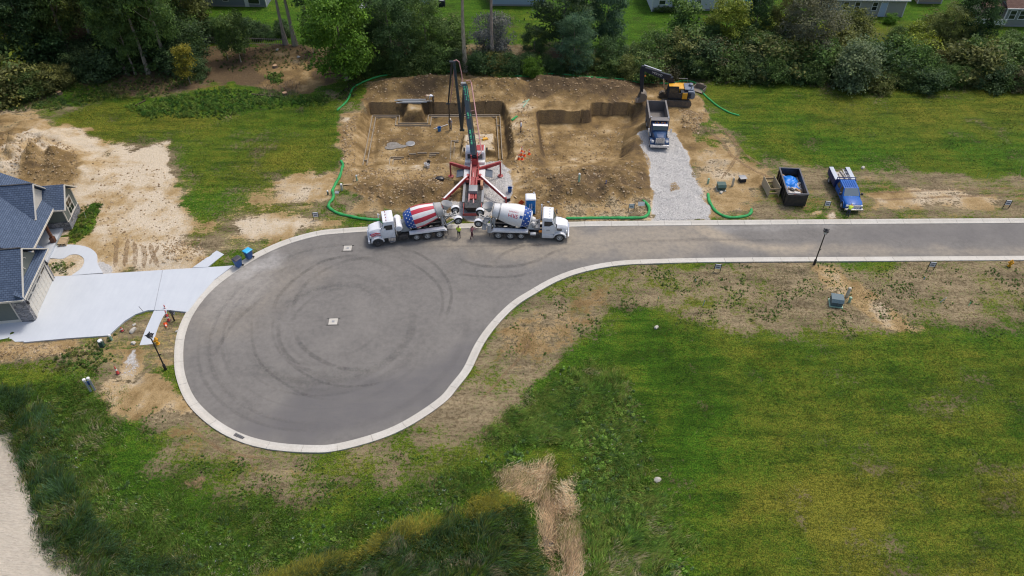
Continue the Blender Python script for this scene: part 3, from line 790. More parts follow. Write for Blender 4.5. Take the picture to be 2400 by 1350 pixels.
for pl, w_ in (([(300, 560), (296, 590), (292, 625)], .5), ([(314, 568), (318, 596), (316, 628)], .5), ([(334, 575), (340, 600), (338, 628)], .55), ([(352, 570), (358, 596), (372, 626)], .5), ([(276, 560), (272, 590), (270, 628)], .45), ([(372, 575), (362, 600), (352, 622)], .4),
               ([(1640, 300), (1690, 330), (1720, 370), (1790, 410), (1830, 420)], .45), ([(1660, 285), (1715, 320), (1745, 362), (1800, 395)], .45), ([(1690, 420), (1720, 380), (1730, 350), (1700, 310)], .4),
               ([(2050, 470), (2200, 462), (2400, 455)], .4), ([(2040, 452), (2200, 446), (2400, 440)], .35), ([(1125, 940), (1180, 880), (1225, 830), (1250, 780)], .3), ([(430, 985), (520, 1055), (640, 1078)], .3)):
    rut(pl, w_)
# ------------------------------------------------------------------ vehicle materials
WHITE = paint('white_truck_paint', (.76, .77, .79), .35, dirt=.22, dirtcol=(.45, .42, .37), coat=.12, low=.5)
WHITE2 = paint('dusty_white_paint', (.70, .70, .69), .5, dirt=.35)
CHROME = paint('bright_steel', (.62, .63, .65), .25, .9, dirt=.15)
STEEL = paint('grey_steel', (.30, .31, .32), .5, .4, dirt=.35)
CEMENT = paint('cement_splashed_steel', (.38, .38, .37), .8, dirt=.5, dirtcol=(.5, .49, .46))
BLACK = paint('black_frame_paint', (.025, .025, .027), .55, dirt=.25)
RUBBER = paint('tyre_rubber', (.035, .034, .034), .85, dirt=.4, dirtcol=(.16, .13, .10))
RIMW = paint('white_wheel_rim', (.55, .54, .51), .55, dirt=.6)
RIMD = paint('dark_wheel_rim', (.06, .062, .07), .5, dirt=.3)
GLASS = paint('vehicle_glass', (.02, .026, .03), .06, dirt=.05, spec=.8)
GLASSB = paint('windscreen_glass', (.05, .08, .085), .05, dirt=.05, spec=.9)
RED = paint('red_paint', (.36, .035, .038), .5, dirt=.25)
REDW = paint('weathered_red_paint', (.33, .05, .05), .55, dirt=.3)
FLAGBLUE = paint('flag_blue_paint', (.012, .07, .30), .35, dirt=.06)
FLAGRED = paint('flag_red_paint', (.52, .035, .06), .35, dirt=.06)
FLAGWHITE = paint('flag_white_paint', (.76, .75, .73), .4, dirt=.25, dirtcol=(.5, .47, .42))
LAMP = paint('lamp_lens', (.75, .75, .72), .15, dirt=.05)
AMBER = paint('amber_lens', (.8, .25, .02), .2, dirt=.05)

def text_mesh(body, size, spacing=1.0):
    cu = bpy.data.curves.new('lettering', 'FONT'); cu.body = body; cu.size = size; cu.align_x = 'CENTER'; cu.align_y = 'CENTER'; cu.space_character = spacing; cu.resolution_u = 3
    o = bpy.data.objects.new('lettering', cu); COL.objects.link(o)
    dg = bpy.context.evaluated_depsgraph_get(); dg.update()
    me = o.evaluated_get(dg).to_mesh()
    vs = [tuple(v.co) for v in me.vertices]; fs = [tuple(p.vertices) for p in me.polygons]
    o.evaluated_get(dg).to_mesh_clear(); bpy.data.objects.remove(o, do_unlink=True); bpy.data.curves.remove(cu)
    return vs, fs
def lettering(name, body, size, M, mat, parent, spacing=1.0, fn=None):
    """Flat lettering; M maps the text plane (x right, y up, z out) into the parent's space."""
    vs, fs = text_mesh(body, size, spacing)
    P = [tuple(fn(*v)) if fn else tuple(M @ Vector(v)) for v in vs]
    mb = MB(); mb._add(P, fs)
    return mb.build(name, mat, parent, fix=False)
def frame_M(o, right, up):
    r = Vector(right).normalized(); u = Vector(up).normalized(); n = r.cross(u)
    M = Matrix((r, u, n)).transposed().to_4x4(); M.translation = Vector(o)
    return M

_wheels = {}
def wheel(parent, pos, side, r=.53, wd=.30, rim=None, name='wheel', dish=.06):
    """side = +1/-1: which way (local y) the outer face looks."""
    rim = rim or RIMW; key = (r, wd, rim.name, dish)
    if key not in _wheels:
        a = MB(); h = wd / 2
        a.lathe((0, 0, 0), (0, 1, 0), [(-h, r * .58), (-h, r * .9), (-h * .8, r), (h * .8, r), (h, r * .9), (h, r * .60), (h * .8, r * .57)], 20, caps=False)
        ty = a.build('tyre', RUBBER, None, smooth=True)
        b = MB()
        b.lathe((0, 0, 0), (0, 1, 0), [(-h * .9, r * .1), (-h * .9, r * .57), (h * .92, r * .60), (h * .95, r * .55), (h * .92 - dish, r * .50), (h * .7 - dish, r * .30), (h * .9 - dish, r * .26), (h * 1.0, r * .20), (h * 1.0, r * .02)], 16, mifun=lambda i, k: 1 if i in (4,) and k % 2 else 0)
        rm = b.build('wheel', [rim, BLACK], None, smooth=True)
        _wheels[key] = (rm, ty); first = True
        rm.parent = parent; ty.parent = rm
        rm.location = pos; rm.rotation_euler = (0, 0, 0 if side > 0 else math.pi); rm.name = name
        return rm
    rm, ty = _wheels[key]
    c = rm.copy(); COL.objects.link(c); c.parent = parent; c.location = pos; c.rotation_euler = (0, 0, 0 if side > 0 else math.pi); c.name = name
    d = ty.copy(); COL.objects.link(d); d.parent = c
    return c

def P_(name, fn, mats, parent, smooth=False, bevel=0.0, label=None):
    mb = MB(); fn(mb); return mb.build(name, mats, parent, smooth, bevel, label=label)

def axis_place(pf, pr, xf, half, side, z=.03):
    """Place a vehicle from the near-side contact pixels of its front (local x = xf) and rear (x = 0) wheels."""
    a = Vector(G(*pf, z)[:2]); b = Vector(G(*pr, z)[:2]); d = (a - b).normalized()
    left = Vector((-d.y, d.x)); o = b - left * (half * side)
    return (o.x, o.y, z), math.atan2(d.y, d.x)

STAR = [(math.sin(i * math.pi / 5) * (1 if i % 2 == 0 else .42), math.cos(i * math.pi / 5) * (1 if i % 2 == 0 else .42)) for i in range(10)]

# ------------------------------------------------------------------ concrete mixer trucks (local x forward, origin under the last rear axle)
def mixer(name, label, loc, rz, flag):
    T_ = thing(name, label, 'mixer truck', loc, rz, 'concrete mixer trucks')
    # chassis
    P_('chassis', lambda m: (m.bx(-1.0, 7.2, .28, .46, .75, 1.05), m.bx(-1.0, 7.2, -.46, -.28, .75, 1.05), m.bx(-1.0, -.8, -.46, .46, .75, 1.0), m.bx(3.0, 3.3, -.9, .9, .6, 1.0), m.bx(5.6, 5.9, -.9, .9, .55, .8)), BLACK, T_)
    # cab
    cabx0, cabx1 = (4.75, 6.15) if flag else (4.75, 6.15)
    def cab(m):
        prof = [(cabx0, .95), (cabx1 + .05, .95), (cabx1 + .05, 1.95), (cabx1 - .35, 2.85), (cabx1 - .6, 3.02), (cabx0 + .15, 3.05), (cabx0, 2.95)]
        rings = []
        for y, s in ((-1.12, 0), (-1.05, 1), (1.05, 1), (1.12, 0)):
            rings.append([(x, y * (.93 if z > 2 else 1), z + (.03 * s if z > 2.5 else 0)) for x, z in prof])
        m.loft(rings)
        m.bx(cabx1 - .75, cabx1 - .25, -1.0, 1.0, 2.98, 3.02)
    c = P_('cab', cab, WHITE, T_, bevel=.05)
    P_('windscreen', lambda m: m.face([(cabx1 + .07, -.93, 2.03), (cabx1 + .07, .93, 2.03), (cabx1 - .27, .88, 2.78), (cabx1 - .27, -.88, 2.78)]), GLASSB, c)
    for s in (-1, 1):
        d = P_('door', lambda m: m.bx(cabx0 + .12, cabx1 - .08, s * 1.115 - .02, s * 1.115 + .02, .98, 1.98), WHITE, c, bevel=.015)
        P_('window', lambda m: m.prism([(cabx0 + .22, 2.0), (cabx1 - .12, 2.0), (cabx1 - .36, 2.62), (cabx0 + .22, 2.62)], s * 1.062 - .03, s * 1.062 + .03), GLASS, c)
        P_('mirror', lambda m: (m.box((cabx1 + .12, s * 1.32, 2.25), (.12, .16, .5)), m.bar((cabx1 - .1, s * 1.08, 2.5), (cabx1 + .12, s * 1.3, 2.45), .03, .03)), BLACK if not flag else WHITE, c)
        P_('step_box', lambda m: (m.bx(4.75, 5.55, s * 1.02 - .16, s * 1.02 + .16, .48, .93), m.bx(4.85, 5.45, s * 1.12 - .12, s * 1.12 + .12, .36, .42)) if flag else m.bx(4.75, 6.0, s * 1.06 - .1, s * 1.06 + .1, .42, .94), CHROME if flag else WHITE, T_, bevel=.03)
    [P_('marker_lamp', lambda m: m.box((cabx1 - .62, y, 3.1), (.1, .1, .07)), LAMP if not flag else REDW, c) for y in (-.75, -.25, .25, .75)]
    P_('exhaust_stack', lambda m: m.tube((cabx0 - .15, .95, 1.2), (cabx0 - .15, .95, 3.4), .09), CHROME, T_, smooth=True)
    # hood
    def hood(m):
        rings = []
        for x, w_, z in ((6.18, .98, 2.02), (6.7, .92, 1.98), (7.25, .80, 1.86), (7.52, .74, 1.66)):
            rings.append([(x, -w_, .85), (x, -w_, z - .35), (x, -w_ * .72, z), (x, w_ * .72, z), (x, w_, z - .35), (x, w_, .85)])
        m.loft(rings)
    hd = P_('hood', hood, WHITE, T_, bevel=.05)
    P_('grille', lambda m: m.box((7.54, 0, 1.2), (.06, 1.0, .75)), CHROME, hd)
    for s in (-1, 1):
        def fend(m):
            n = 9; rings = []
            for i in range(n):
                a = math.pi * (i / (n - 1)) * 1.0; x = 6.7 + math.cos(a) * .72; z = .62 + math.sin(a) * .62
                x2 = 6.7 + math.cos(a) * .60; z2 = .62 + math.sin(a) * .50
                rings.append([(x, s * .80, z), (x, s * 1.22, z - .04), (x2, s * 1.22, z2 - .04), (x2, s * .80, z2)])
            m.loft(rings)
        P_('fender', fend, WHITE, hd, bevel=.015)
        P_('headlight', lambda m: m.box((7.42, s * .88, 1.25), (.14, .22, .2)), LAMP, hd, bevel=.02)
        if flag:   # painted ribbon along the hood
            P_('hood_ribbon', lambda m: (m.prism([(6.3, 1.50), (6.75, 1.62), (7.1, 1.50), (7.4, 1.44), (7.4, 1.52), (7.1, 1.60), (6.75, 1.72), (6.3, 1.60)], s * .945 - .02, s * .945 + .02),
                                       m.prism([(6.3, 1.28), (6.75, 1.40), (7.1, 1.28), (7.3, 1.26), (7.3, 1.33), (7.1, 1.38), (6.75, 1.50), (6.3, 1.38)], s * .955 - .02, s * .955 + .02),
                                       m.bx(7.30, 7.46, s * .845 - .02, s * .845 + .02, 1.38, 1.56, 1)), [FLAGRED, FLAGBLUE], hd)
        else:
            P_('air_cleaner', lambda m: m.lathe((6.35, s * 1.06, 1.62), (1, 0, -.1), [(0, .08), (.05, .13), (.5, .13), (.55, .08)], 10), BLACK, hd)
    if not flag:
        for s in (1, -1):
            lettering('door_lettering', 'SRM', .2, frame_M((5.4, s * 1.145, 1.5), (-s, 0, 0), (0, 0, 1)), BLACK, c)
    P_('bumper', lambda m: m.box((7.62, 0, .65), (.2, 2.3, .34)), WHITE if flag else CHROME, T_, bevel=.04)
    # wheels
    for s in (-1, 1):
        wheel(T_, (6.7, s * 1.03, .53), s, .54, .32, RIMD if flag else RIMW, 'front_wheel', .1)
        for i, x in enumerate((0, 1.32)):
            wheel(T_, (x, s * .95, .53), s, .53, .5, RIMW, 'rear_wheel', .12)
        wheel(T_, (2.5, s * .98, .50), s, .46, .30, RIMW, 'pusher_wheel', .04)
        P_('rear_fender', lambda m: (m.prism([(-.75, .95), (-.5, 1.22), (3.25, 1.22), (3.25, 1.27), (-.55, 1.27), (-.85, .95)], s * .78, s * 1.24),
                                     m.prism([(-.80, .93), (-.5, 1.02), (3.25, 1.06), (3.25, 1.26), (-.55, 1.26), (-.88, .93)], s * 1.22, s * 1.25)), WHITE, T_)
        P_('fuel_tank' if s > 0 else 'battery_box', lambda m: m.bx(3.45, 4.45, s * .95 - .25, s * .95 + .25, .45, 1.0), BLACK, T_, bevel=.05)
    # drum pedestals
    P_('front_pedestal', lambda m: (m.prism([(3.0, 1.05), (4.15, 1.05), (3.95, 1.85), (3.75, 2.0), (3.55, 1.9)], -.55, .55), m.lathe((3.95, 0, 1.95), (-1, 0, .2), [(0, .28), (.35, .34), (.5, .2)], 12)), CEMENT if flag else WHITE2, T_)
    if flag:
        tk = P_('water_tank', lambda m: m.lathe((4.3, -1.12, 1.95), (0, 1, 0), [(0, .12), (.05, .34), (.2, .42), (2.04, .42), (2.19, .34), (2.24, .12)], 18), WHITE, T_, smooth=True)
        [P_('tank_bracket', lambda m: m.bx(4.1, 4.5, y - .1, y + .1, 1.05, 1.6), BLACK, tk) for y in (-.7, .7)]
        P_('emblem', lambda m: m.lathe((3.0, -1.2, .83), (0, -1, 0), [(.06, .17), (.08, .17)], 14), WHITE2, T_)
    else:
        P_('pump_and_hoses', lambda m: [m.tube((3.9 + .12 * i, -.5 + .22 * i, 1.2), (4.45 - .1 * i, .5 - .2 * i, 1.75 + .08 * i), .07) for i in range(5)] + [m.box((4.2, 0, 1.3), (.6, 1.5, .35)), m.lathe((3.85, -.7, 1.5), (0, 0, 1), [(0, .2), (.4, .22), (.5, .1)], 10)], STEEL, T_)
        P_('orange_sign_plate', lambda m: m.box((4.62, -1.06, 1.25), (.42, .05, .26)), AMBER, T_)
        P_('tool_box', lambda m: m.bx(3.5, 4.1, -1.22, -1.0, .8, 1.05), WHITE2, T_, bevel=.02)
    # drum
    tilt = R(13.5); ax = Vector((-math.cos(tilt), 0, math.sin(tilt))); c0 = Vector((3.55, 0, 2.12))
    prof = [(0, .30), (.05, .78), (.22, .95), (1.05, 1.21), (1.95, 1.21), (2.5, 1.12), (3.1, .99), (3.7, .84), (4.3, .70)]
    hs = [p[0] for p in prof]; rs = [p[1] for p in prof]
    a_ = ax.cross(Vector((0, 0, 1))).normalized(); b_ = a_.cross(ax)
    def onr(h, ang, lift=.012):
        r = float(np.interp(h, hs, rs)) + lift
        return c0 + ax * h + (a_ * math.cos(ang) + b_ * math.sin(ang)) * r
    NS = 56
    if flag:
        def mf(i, k): return 3 if i >= 7 else (1 if i <= 2 and i > 0 else (0 if i == 0 else (2 if (k // 4) % 2 == 0 else 0)))
        prof2 = prof; 
    else:
        def mf(i, k): return 1 if i == 2 else (3 if i >= 7 else 0)
        prof2 = prof
    dm = MB(); dm.lathe(c0, ax, prof2, NS, mifun=mf)
    drum = dm.build('drum', [FLAGWHITE, FLAGBLUE, FLAGRED, CEMENT if flag else WHITE2], T_, smooth=True)
    sm = MB()
    rows = ((.40, 0), (.68, .5), (.93, 0)) if flag else ((.38, 0), (.62, .5), (.9, 0))
    nst = 15 if flag else 11
    for h, ph in rows:
        for k in range(nst):
            t0 = (k + ph) * 2 * math.pi / nst; r = float(np.interp(h, hs, rs)); pts = []
            for sx, sy in STAR:
                q = .105; pts.append(onr(h + sy * q, t0 + sx * q / r, .014))
            ctr = onr(h, t0, .016); kk = len(sm.v)
            sm.v += [tuple(ctr)] + [tuple(p) for p in pts]
            for j in range(10): sm.f.append((kk, kk + 1 + j, kk + 1 + (j + 1) % 10)); sm.mi.append(0)
    so = sm.build('star_print', FLAGWHITE, drum, fix=False); so['kind'] = 'stuff'
    if not flag:
        # upside-down lettering on the side that faces the road (drum stopped part way round)
        def wrap(cx, ang0, flip=1):
            def f(x, y, z):
                r = float(np.interp(cx, hs, rs))
                return onr(cx + x, ang0 + y / r * flip, .018)
            return f
        side = -1
        # the angle whose outward direction is mostly -y and a little up
        want = Vector((0, -1, .62)).normalized()
        best = max((i * .01 for i in range(629)), key=lambda q: (a_ * math.cos(q) + b_ * math.sin(q)).dot(want))
        vs, fs = text_mesh('SRM', .62, .95)
        d1 = (onr(2, best + .05) - onr(2, best)).z      # does growing angle go up?
        flip = -1 if d1 > 0 else 1
        for nm, body, size, dx, dyy, mt in (('drum_lettering', 'SRM', .62, 0, 0, FLAGRED), ('drum_lettering_line', 'CONCRETE', .2, 0, .42, FLAGRED)):
            f0 = wrap(2.15, best, flip)
            vs, fs = text_mesh(body, size, .95)
            mb = MB(); mb._add([f0(dx + x, y - dyy, z) for x, y, z in vs], fs); mb.build(nm, mt, drum, fix=False)
        mb = MB(); f0 = wrap(2.15, best, flip)
        mb._add([f0(x, y, 0) for x, y in ((-1.05, -.18), (-.72, -.18), (-.72, .12), (-1.05, .12))], [(0, 1, 2, 3)]); mb.build('flag_emblem', FLAGBLUE, drum, fix=False)
    # roller ring and rear pedestal
    P_('drum_ring', lambda m: m.lathe(c0 + ax * 3.55, ax, [(0, .80), (0, .92), (.14, .90), (.14, .78)], 28, caps=False), STEEL, T_, smooth=True)
    P_('rear_pedestal', lambda m: [(m.bar((-.55, s * .55, 1.0), (-.45, s * .62, 2.35), .14, .2), m.bar((-.95, s * .5, 1.0), (-.55, s * .62, 2.3), .1, .12)) for s in (-1, 1)] + [m.box((-.5, 0, 2.2), (.16, 1.3, .14))], CEMENT, T_)
    # hopper, chute, ladder
    hp = P_('charge_hopper', lambda m: m.lathe((-1.0, 0, 2.95), (-.25, 0, 1), [(0, .22), (.2, .3), (.75, .62), (.78, .62), (.3, .27), (.02, .16)], 16, caps=False), CEMENT, T_, smooth=True)
    def chute(m):
        p = [(-1.0, 0, 2.1), (-1.5, -.35, 1.75), (-1.75, -.95, 1.35)] if flag else [(-1.0, 0, 2.1), (-1.45, -.45, 1.75), (-1.55, -1.15, 1.25)]
        rings = []
        for i, q in enumerate(p):
            w_ = .36 - .05 * i
            d = Vector(p[min(i + 1, 2)]) - Vector(p[max(i - 1, 0)]); sd_ = d.cross(Vector((0, 0, 1))).normalized(); up = sd_.cross(d).normalized()
            rings.append([tuple(Vector(q) + sd_ * w_ * cx + up * .26 * cz) for cx, cz in ((-1, .6), (-.75, -.35), (0, -.8), (.75, -.35), (1, .6), (.88, .6), (.66, -.2), (0, -.62), (-.66, -.2), (-.88, .6))])
        m.loft(rings)
    P_('chute', chute, CEMENT, T_, smooth=True)
    P_('chute_extension', lambda m: m.lathe((-.98, -1.12, .95), (0, 0, 1), [(0, .24), (1.0, .2)], 12), CEMENT, T_, smooth=True)
    P_('ladder', lambda m: [m.tube((-.78, -.85 + dx, 1.0), (-.95, -.7 + dx, 3.0), .03, n=6) for dx in (0, .38)] + [m.tube((-.80 - .02 * i, -.82 + .02 * i, 1.2 + .3 * i), (-.80 - .02 * i, -.46 + .02 * i, 1.2 + .3 * i), .022, n=6) for i in range(6)], CEMENT, T_)
    # raised booster axle
    bz, bxx = 1.95, -2.15
    ba = P_('booster_arm', lambda m: [(m.bar((-.85, s * .5, 1.15), (bxx, s * .62, bz), .12, .16)) for s in (-1, 1)] + [m.tube((bxx, -.95, bz), (bxx, .95, bz), .08)] + [m.bar((-.9, 0, 2.0), (bxx, 0, bz), .1, .1)], CEMENT, T_)
    for s in (-1, 1):
        wheel(T_, (bxx, s * .98, bz), s, .46, .30, RIMW, 'booster_wheel', .04)
        P_('booster_fender', lambda m: m.loft([[(bxx + math.cos(a) * q, yy, bz + math.sin(a) * q) for q, yy in ((.50, s * .80), (.54, s * .80), (.54, s * 1.16), (.50, s * 1.16))] for a in np.linspace(R(35), R(150), 7)]), WHITE, T_)
    # mud flaps
    [P_('mud_flap', lambda m: m.box((-.95, s * .98, .62), (.03, .5, .6)), BLACK, T_) for s in (-1, 1)]
    return T_

loc, rz = axis_place((885, 578.5), (1031, 558.5), 6.7, 1.2, 1)
mixer('mixer_truck', 'white mixer truck with striped flag drum, parked facing left on the kerb', loc, rz, True)
loc, rz = axis_place((1312, 567), (1168, 561), 6.7, 1.2, -1)
mixer('mixer_truck', 'white mixer truck with plain white drum and blue star band, beside the portable toilet', loc, rz, False)

# ------------------------------------------------------------------ concrete pump truck (local x forward = away from the road)
NAVY = paint('dark_boom_paint', (.018, .034, .045), .4, dirt=.12)
GREENP = paint('green_boom_lettering', (.02, .33, .17), .5, dirt=.2)
PIPE = paint('worn_red_pipe', (.50, .24, .22), .6, dirt=.45, dirtcol=(.55, .5, .46), scale=6)
PANEL = paint('slate_side_panel', (.075, .10, .135), .6, dirt=.15)
pump_front = Vector(G2(1116, 383, .1)); pump_rear = Vector(G2(1108, 508, .1))
pd = (pump_front - pump_rear).normalized(); prz = math.atan2(pd.y, pd.x)
PT = thing('concrete_pump_truck', 'concrete pump truck with folded dark boom and red outriggers, backed up to the mixers', 'pump truck', (pump_rear.x, pump_rear.y, .1), prz)
LN = (pump_front - pump_rear).length       # about 11 m
P_('chassis', lambda m: (m.bx(.1, LN - .8, .3, .5, .75, 1.05), m.bx(.1, LN - .8, -.5, -.3, .75, 1.05), m.bx(.4, 5.2, -1.18, 1.18, 1.02, 1.14)), BLACK, PT)
cb = P_('cab', lambda m: m.loft([[(LN - 1.95, y * k, 1.0), (LN - .1, y * k, 1.0), (LN, y * k, 1.9), (LN - .25, y * k * .94, 2.85), (LN - 1.8, y * k * .94, 2.95), (LN - 1.95, y * k * .94, 2.8)] for y, k in ((-1.2, 1), (-1.13, 1.0), (1.13, 1.0), (1.2, 1))]), WHITE, PT, bevel=.06)
P_('roof_patch', lambda m: m.bx(LN - 1.7, LN - .45, -1.05, -.15, 2.955, 2.985), RED, cb)
P_('rear_window', lambda m: m.bx(LN - 1.975, LN - 1.94, -.9, .9, 2.0, 2.6), GLASS, cb)
P_('windscreen', lambda m: m.face([(LN - .0, -1.0, 2.0), (LN - .0, 1.0, 2.0), (LN - .22, .95, 2.75), (LN - .22, -.95, 2.75)]), GLASS, cb)
[P_('mirror', lambda m: m.box((LN - .3, s * 1.38, 2.2), (.14, .2, .5)), BLACK, cb) for s in (-1, 1)]
for s in (-1, 1):
    for x in (LN - 1.0, 1.6, 2.95): wheel(PT, (x, s * 1.0, .52), s, .52, .36, RIMW, 'wheel')
    P_('deck_plate', lambda m: (m.bx(LN - 5.3, LN - 2.1, s * .42, s * 1.25, 1.10, 1.6), m.bx(LN - 2.7, LN - 2.1, s * .42, s * 1.2, 1.6, 1.95)), WHITE2, PT, bevel=.03)
    P_('side_panel', lambda m: m.box((LN - 4.1, s * 1.72, 1.35), (1.5, .85, .05), rx=-s * .25), PANEL, PT)
    P_('catwalk', lambda m: m.bx(1.2, 5.2, s * .95, s * 1.22, 1.15, 1.2), STEEL, PT)
turx = LN - 3.1
P_('turret', lambda m: (m.lathe((turx, 0, 1.1), (0, 0, 1), [(0, .62), (.5, .60), (.55, .5), (1.2, .46)], 16), m.box((turx - .1, 0, 2.55), (.9, .8, .7)), m.bx(turx - .45, turx + .35, -.42, -.3, 2.6, 3.4), m.bx(turx - .45, turx + .35, .3, .42, 2.6, 3.4)), RED, PT)
P_('slew_frame', lambda m: (m.bx(turx - 2.6, turx - .3, -.55, -.38, 1.15, 1.75), m.bx(turx - 2.6, turx - .3, .38, .55, 1.15, 1.75), m.bar((turx - 2.8, 0, 1.5), (turx - .4, 0, 2.0), .5, .3), m.bx(turx - 2.9, turx - 2.5, -.9, .9, 1.3, 1.7)), REDW, PT)
P_('delivery_pipe', lambda m: (m.sweep([(.9, .45, 1.3), (2.2, .45, 1.6), (4.0, .4, 2.0), (turx - .7, .38, 2.4), (turx - .3, .35, 3.1)], .09, 8), m.sweep([(.7, -.1, 1.35), (3.5, .05, 1.65), (turx - .6, .1, 1.9)], .08, 8)), PIPE, PT, smooth=True)
[P_('pump_cylinder', lambda m: m.tube((1.4, y, 1.42), (5.2, y, 1.75), .13), REDW, PT, smooth=True) for y in (-.3, .0, .25)]
P_('hydraulic_tank', lambda m: m.bx(2.2, 3.4, -.5, .5, 1.2, 2.0), STEEL, PT, bevel=.05)
[P_('timber_block', lambda m: m.box((4.1 + .05 * i, -.95, 1.3 + .18 * i), (1.1, .3, .16)), paint('cribbing_timber', (.42, .22, .12), .8), PT) for i in range(3)]
hop = P_('hopper', lambda m: m.loft([[(x0, -y, z), (x1, -y, z), (x1, y, z), (x0, y, z)] for x0, x1, y, z in ((.1, 1.0, .55, .6), (-.25, 1.25, .85, 1.45), (-.2, 1.2, .8, 1.45), (.15, .95, .5, .7))]), BLACK, PT)
[P_('grate_bar', lambda m: m.bx(-.15 + .14 * i, -.13 + .14 * i, -.8, .8, 1.40, 1.44), STEEL, hop) for i in range(10)]
P_('rear_frame', lambda m: (m.bx(-.5, -.35, -1.1, 1.1, .5, .75), m.bar((-.4, -1.0, .7), (.8, -1.0, 1.3), .1, .1), m.bar((-.4, 1.0, .7), (.8, 1.0, 1.3), .1, .1)), REDW, PT)
Minv = Matrix.Translation((pump_rear.x, pump_rear.y, .1)) @ Matrix.Rotation(prz, 4, 'Z'); Minv = Minv.inverted()
def Lp(p): return Minv @ Vector(p)
def px_at_y(u, v, y):
    xi = (u - 1200) / F; yi = -(v - 675) / F; dy = math.cos(PITCH) + yi * math.sin(PITCH); dz = -math.sin(PITCH) + yi * math.cos(PITCH); k = y / dy
    return Vector((xi * k, y, H + dz * k))
# outriggers: arm, leg, foot
def outrigger(root, tip, foot_px, w0, m0, m1):
    tip = Vector(tip); f = Vector(GT(*foot_px)); tip.x, tip.y = f.x, f.y
    mb = MB(); a, b = Lp(root), Lp(tip); mb.bar(a, b, .30, .42, w1=.24, h1=.32)
    mb.bar(a + (b - a) * .08 + Vector((0, 0, .22)), a + (b - a) * .97 + Vector((0, 0, .17)), .20, .03, mi=1)
    arm = mb.build('outrigger_arm', [m0, m1], PT)
    g = Lp(f)
    P_('outrigger_leg', lambda m: (m.tube(b + Vector((0, 0, .1)), Vector((b.x, b.y, g.z + .12)), .10, n=10), m.lathe((b.x, b.y, g.z + .02), (0, 0, 1), [(0, .34), (.08, .34), (.14, .1)], 14)), REDW, arm)
P0 = lambda x, y, z: (Matrix.Translation((pump_rear.x, pump_rear.y, .1)) @ Matrix.Rotation(prz, 4, 'Z')) @ Vector((x, y, z))
outrigger(P0(turx - .5, .6, 1.6), (0, 0, 2.2), (1057, 414), .3, RED, REDW)
outrigger(P0(turx - .5, -.6, 1.6), (0, 0, 2.2), (1173, 413), .3, RED, REDW)
outrigger(P0(turx - 2.0, .6, 1.75), (0, 0, 1.25), (1040, 484), .3, RED, FLAGWHITE)
outrigger(P0(turx - 2.0, -.6, 1.75), (0, 0, 1.25), (1186, 484), .3, RED, FLAGWHITE)
# boom, four folded sections
B0 = P0(turx - .1, 0, 3.1)
B1 = px_at_y(1090, 199, 84.0); B2 = px_at_y(1083, 305, 85.6); B3 = px_at_y(1064, 145, 87.2); B4 = px_at_y(1055, 243, 88.3)
def section(a, b, w0, h0, w1, h1, name, off=(0, 0, 0)):
    a, b = Lp(Vector(a) + Vector(off)), Lp(Vector(b) + Vector(off)); mb = MB()
    n = 5
    for i in range(n):
        k0, k1 = i / n, (i + 1) / n
        mb.bar(a + (b - a) * k0, a + (b - a) * k1, w0 + (w1 - w0) * k0, h0 + (h1 - h0) * k0, w1=w0 + (w1 - w0) * k1, h1=h0 + (h1 - h0) * k1, up=(1, 0, .2))
    mb.lathe(a - Vector((0, .3, 0)), (0, 1, 0), [(0, .16), (.6, .16)], 10); mb.lathe(b - Vector((0, .25, 0)), (0, 1, 0), [(0, .13), (.5, .13)], 10)
    return mb.build(name, NAVY, PT)
s1 = section(B0, B1, .62, .78, .46, .58, 'boom_section')
s2 = section(B1, B2, .44, .54, .34, .40, 'boom_section', (-.05, 0, 0))
s3 = section(B2, B3, .36, .40, .28, .30, 'boom_section')
s4 = section(B3, B4, .26, .28, .18, .20, 'boom_section', (-.25, 0, 0))
P_('boom_cylinder', lambda m: (m.tube(Lp(B0 + Vector((0, .6, -.5))), Lp(B0 + (B1 - B0) * .35 + Vector((0, .2, -.35))), .12), m.box(Lp(B1 + Vector((-.2, 0, .1))), (.4, .6, .4))), STEEL, PT)
# green lettering along the first section (worn, unreadable strokes)
gl = MB(); A, Bq = Lp(B0), Lp(B1); dirn = (Bq - A).normalized()
rr = random.Random(4)
camdir = (Lp((0, 0, H)) - (A + Bq) / 2).normalized(); sdv = dirn.cross(camdir).normalized(); upv = sdv.cross(dirn).normalized()
for lo_, hi_, n_ in ((.16, .36, 13), (.52, .60, 4), (.76, .97, 11)):
    for i in range(n_):
        k = lo_ + (hi_ - lo_) * i / n_; wd_ = .6
        c_ = A + (Bq - A) * k + upv * (.5 * (.70 + (.50 - .70) * k) + .05)
        for j in range(2):
            gl.bar(c_ + sdv * rr.uniform(-.24, .0) + dirn * rr.uniform(-.05, .1), c_ + sdv * rr.uniform(.04, .25) + dirn * rr.uniform(-.05, .12), .12, .012, up=upv)
gl.build('boom_lettering', GREENP, s1)['kind'] = 'stuff'
PO = Vector((.85, 0, .25))
P_('boom_pipe', lambda m: (m.sweep([Lp(B0 + Vector((.5, -.2, .2))), Lp(B0 + PO + Vector((0, .3, .3))), Lp(B0 + (B1 - B0) * .5 + PO), Lp(B1 + PO * .9), Lp(B1 + Vector((.6, .1, .55))), Lp(B1 + Vector((.15, .1, .5)))], .075, 8),
                           [m.bar(Lp(B0 + (B1 - B0) * k), Lp(B0 + (B1 - B0) * k + PO), .06, .06) for k in (.3, .62, .92)]), PIPE, PT, smooth=True)
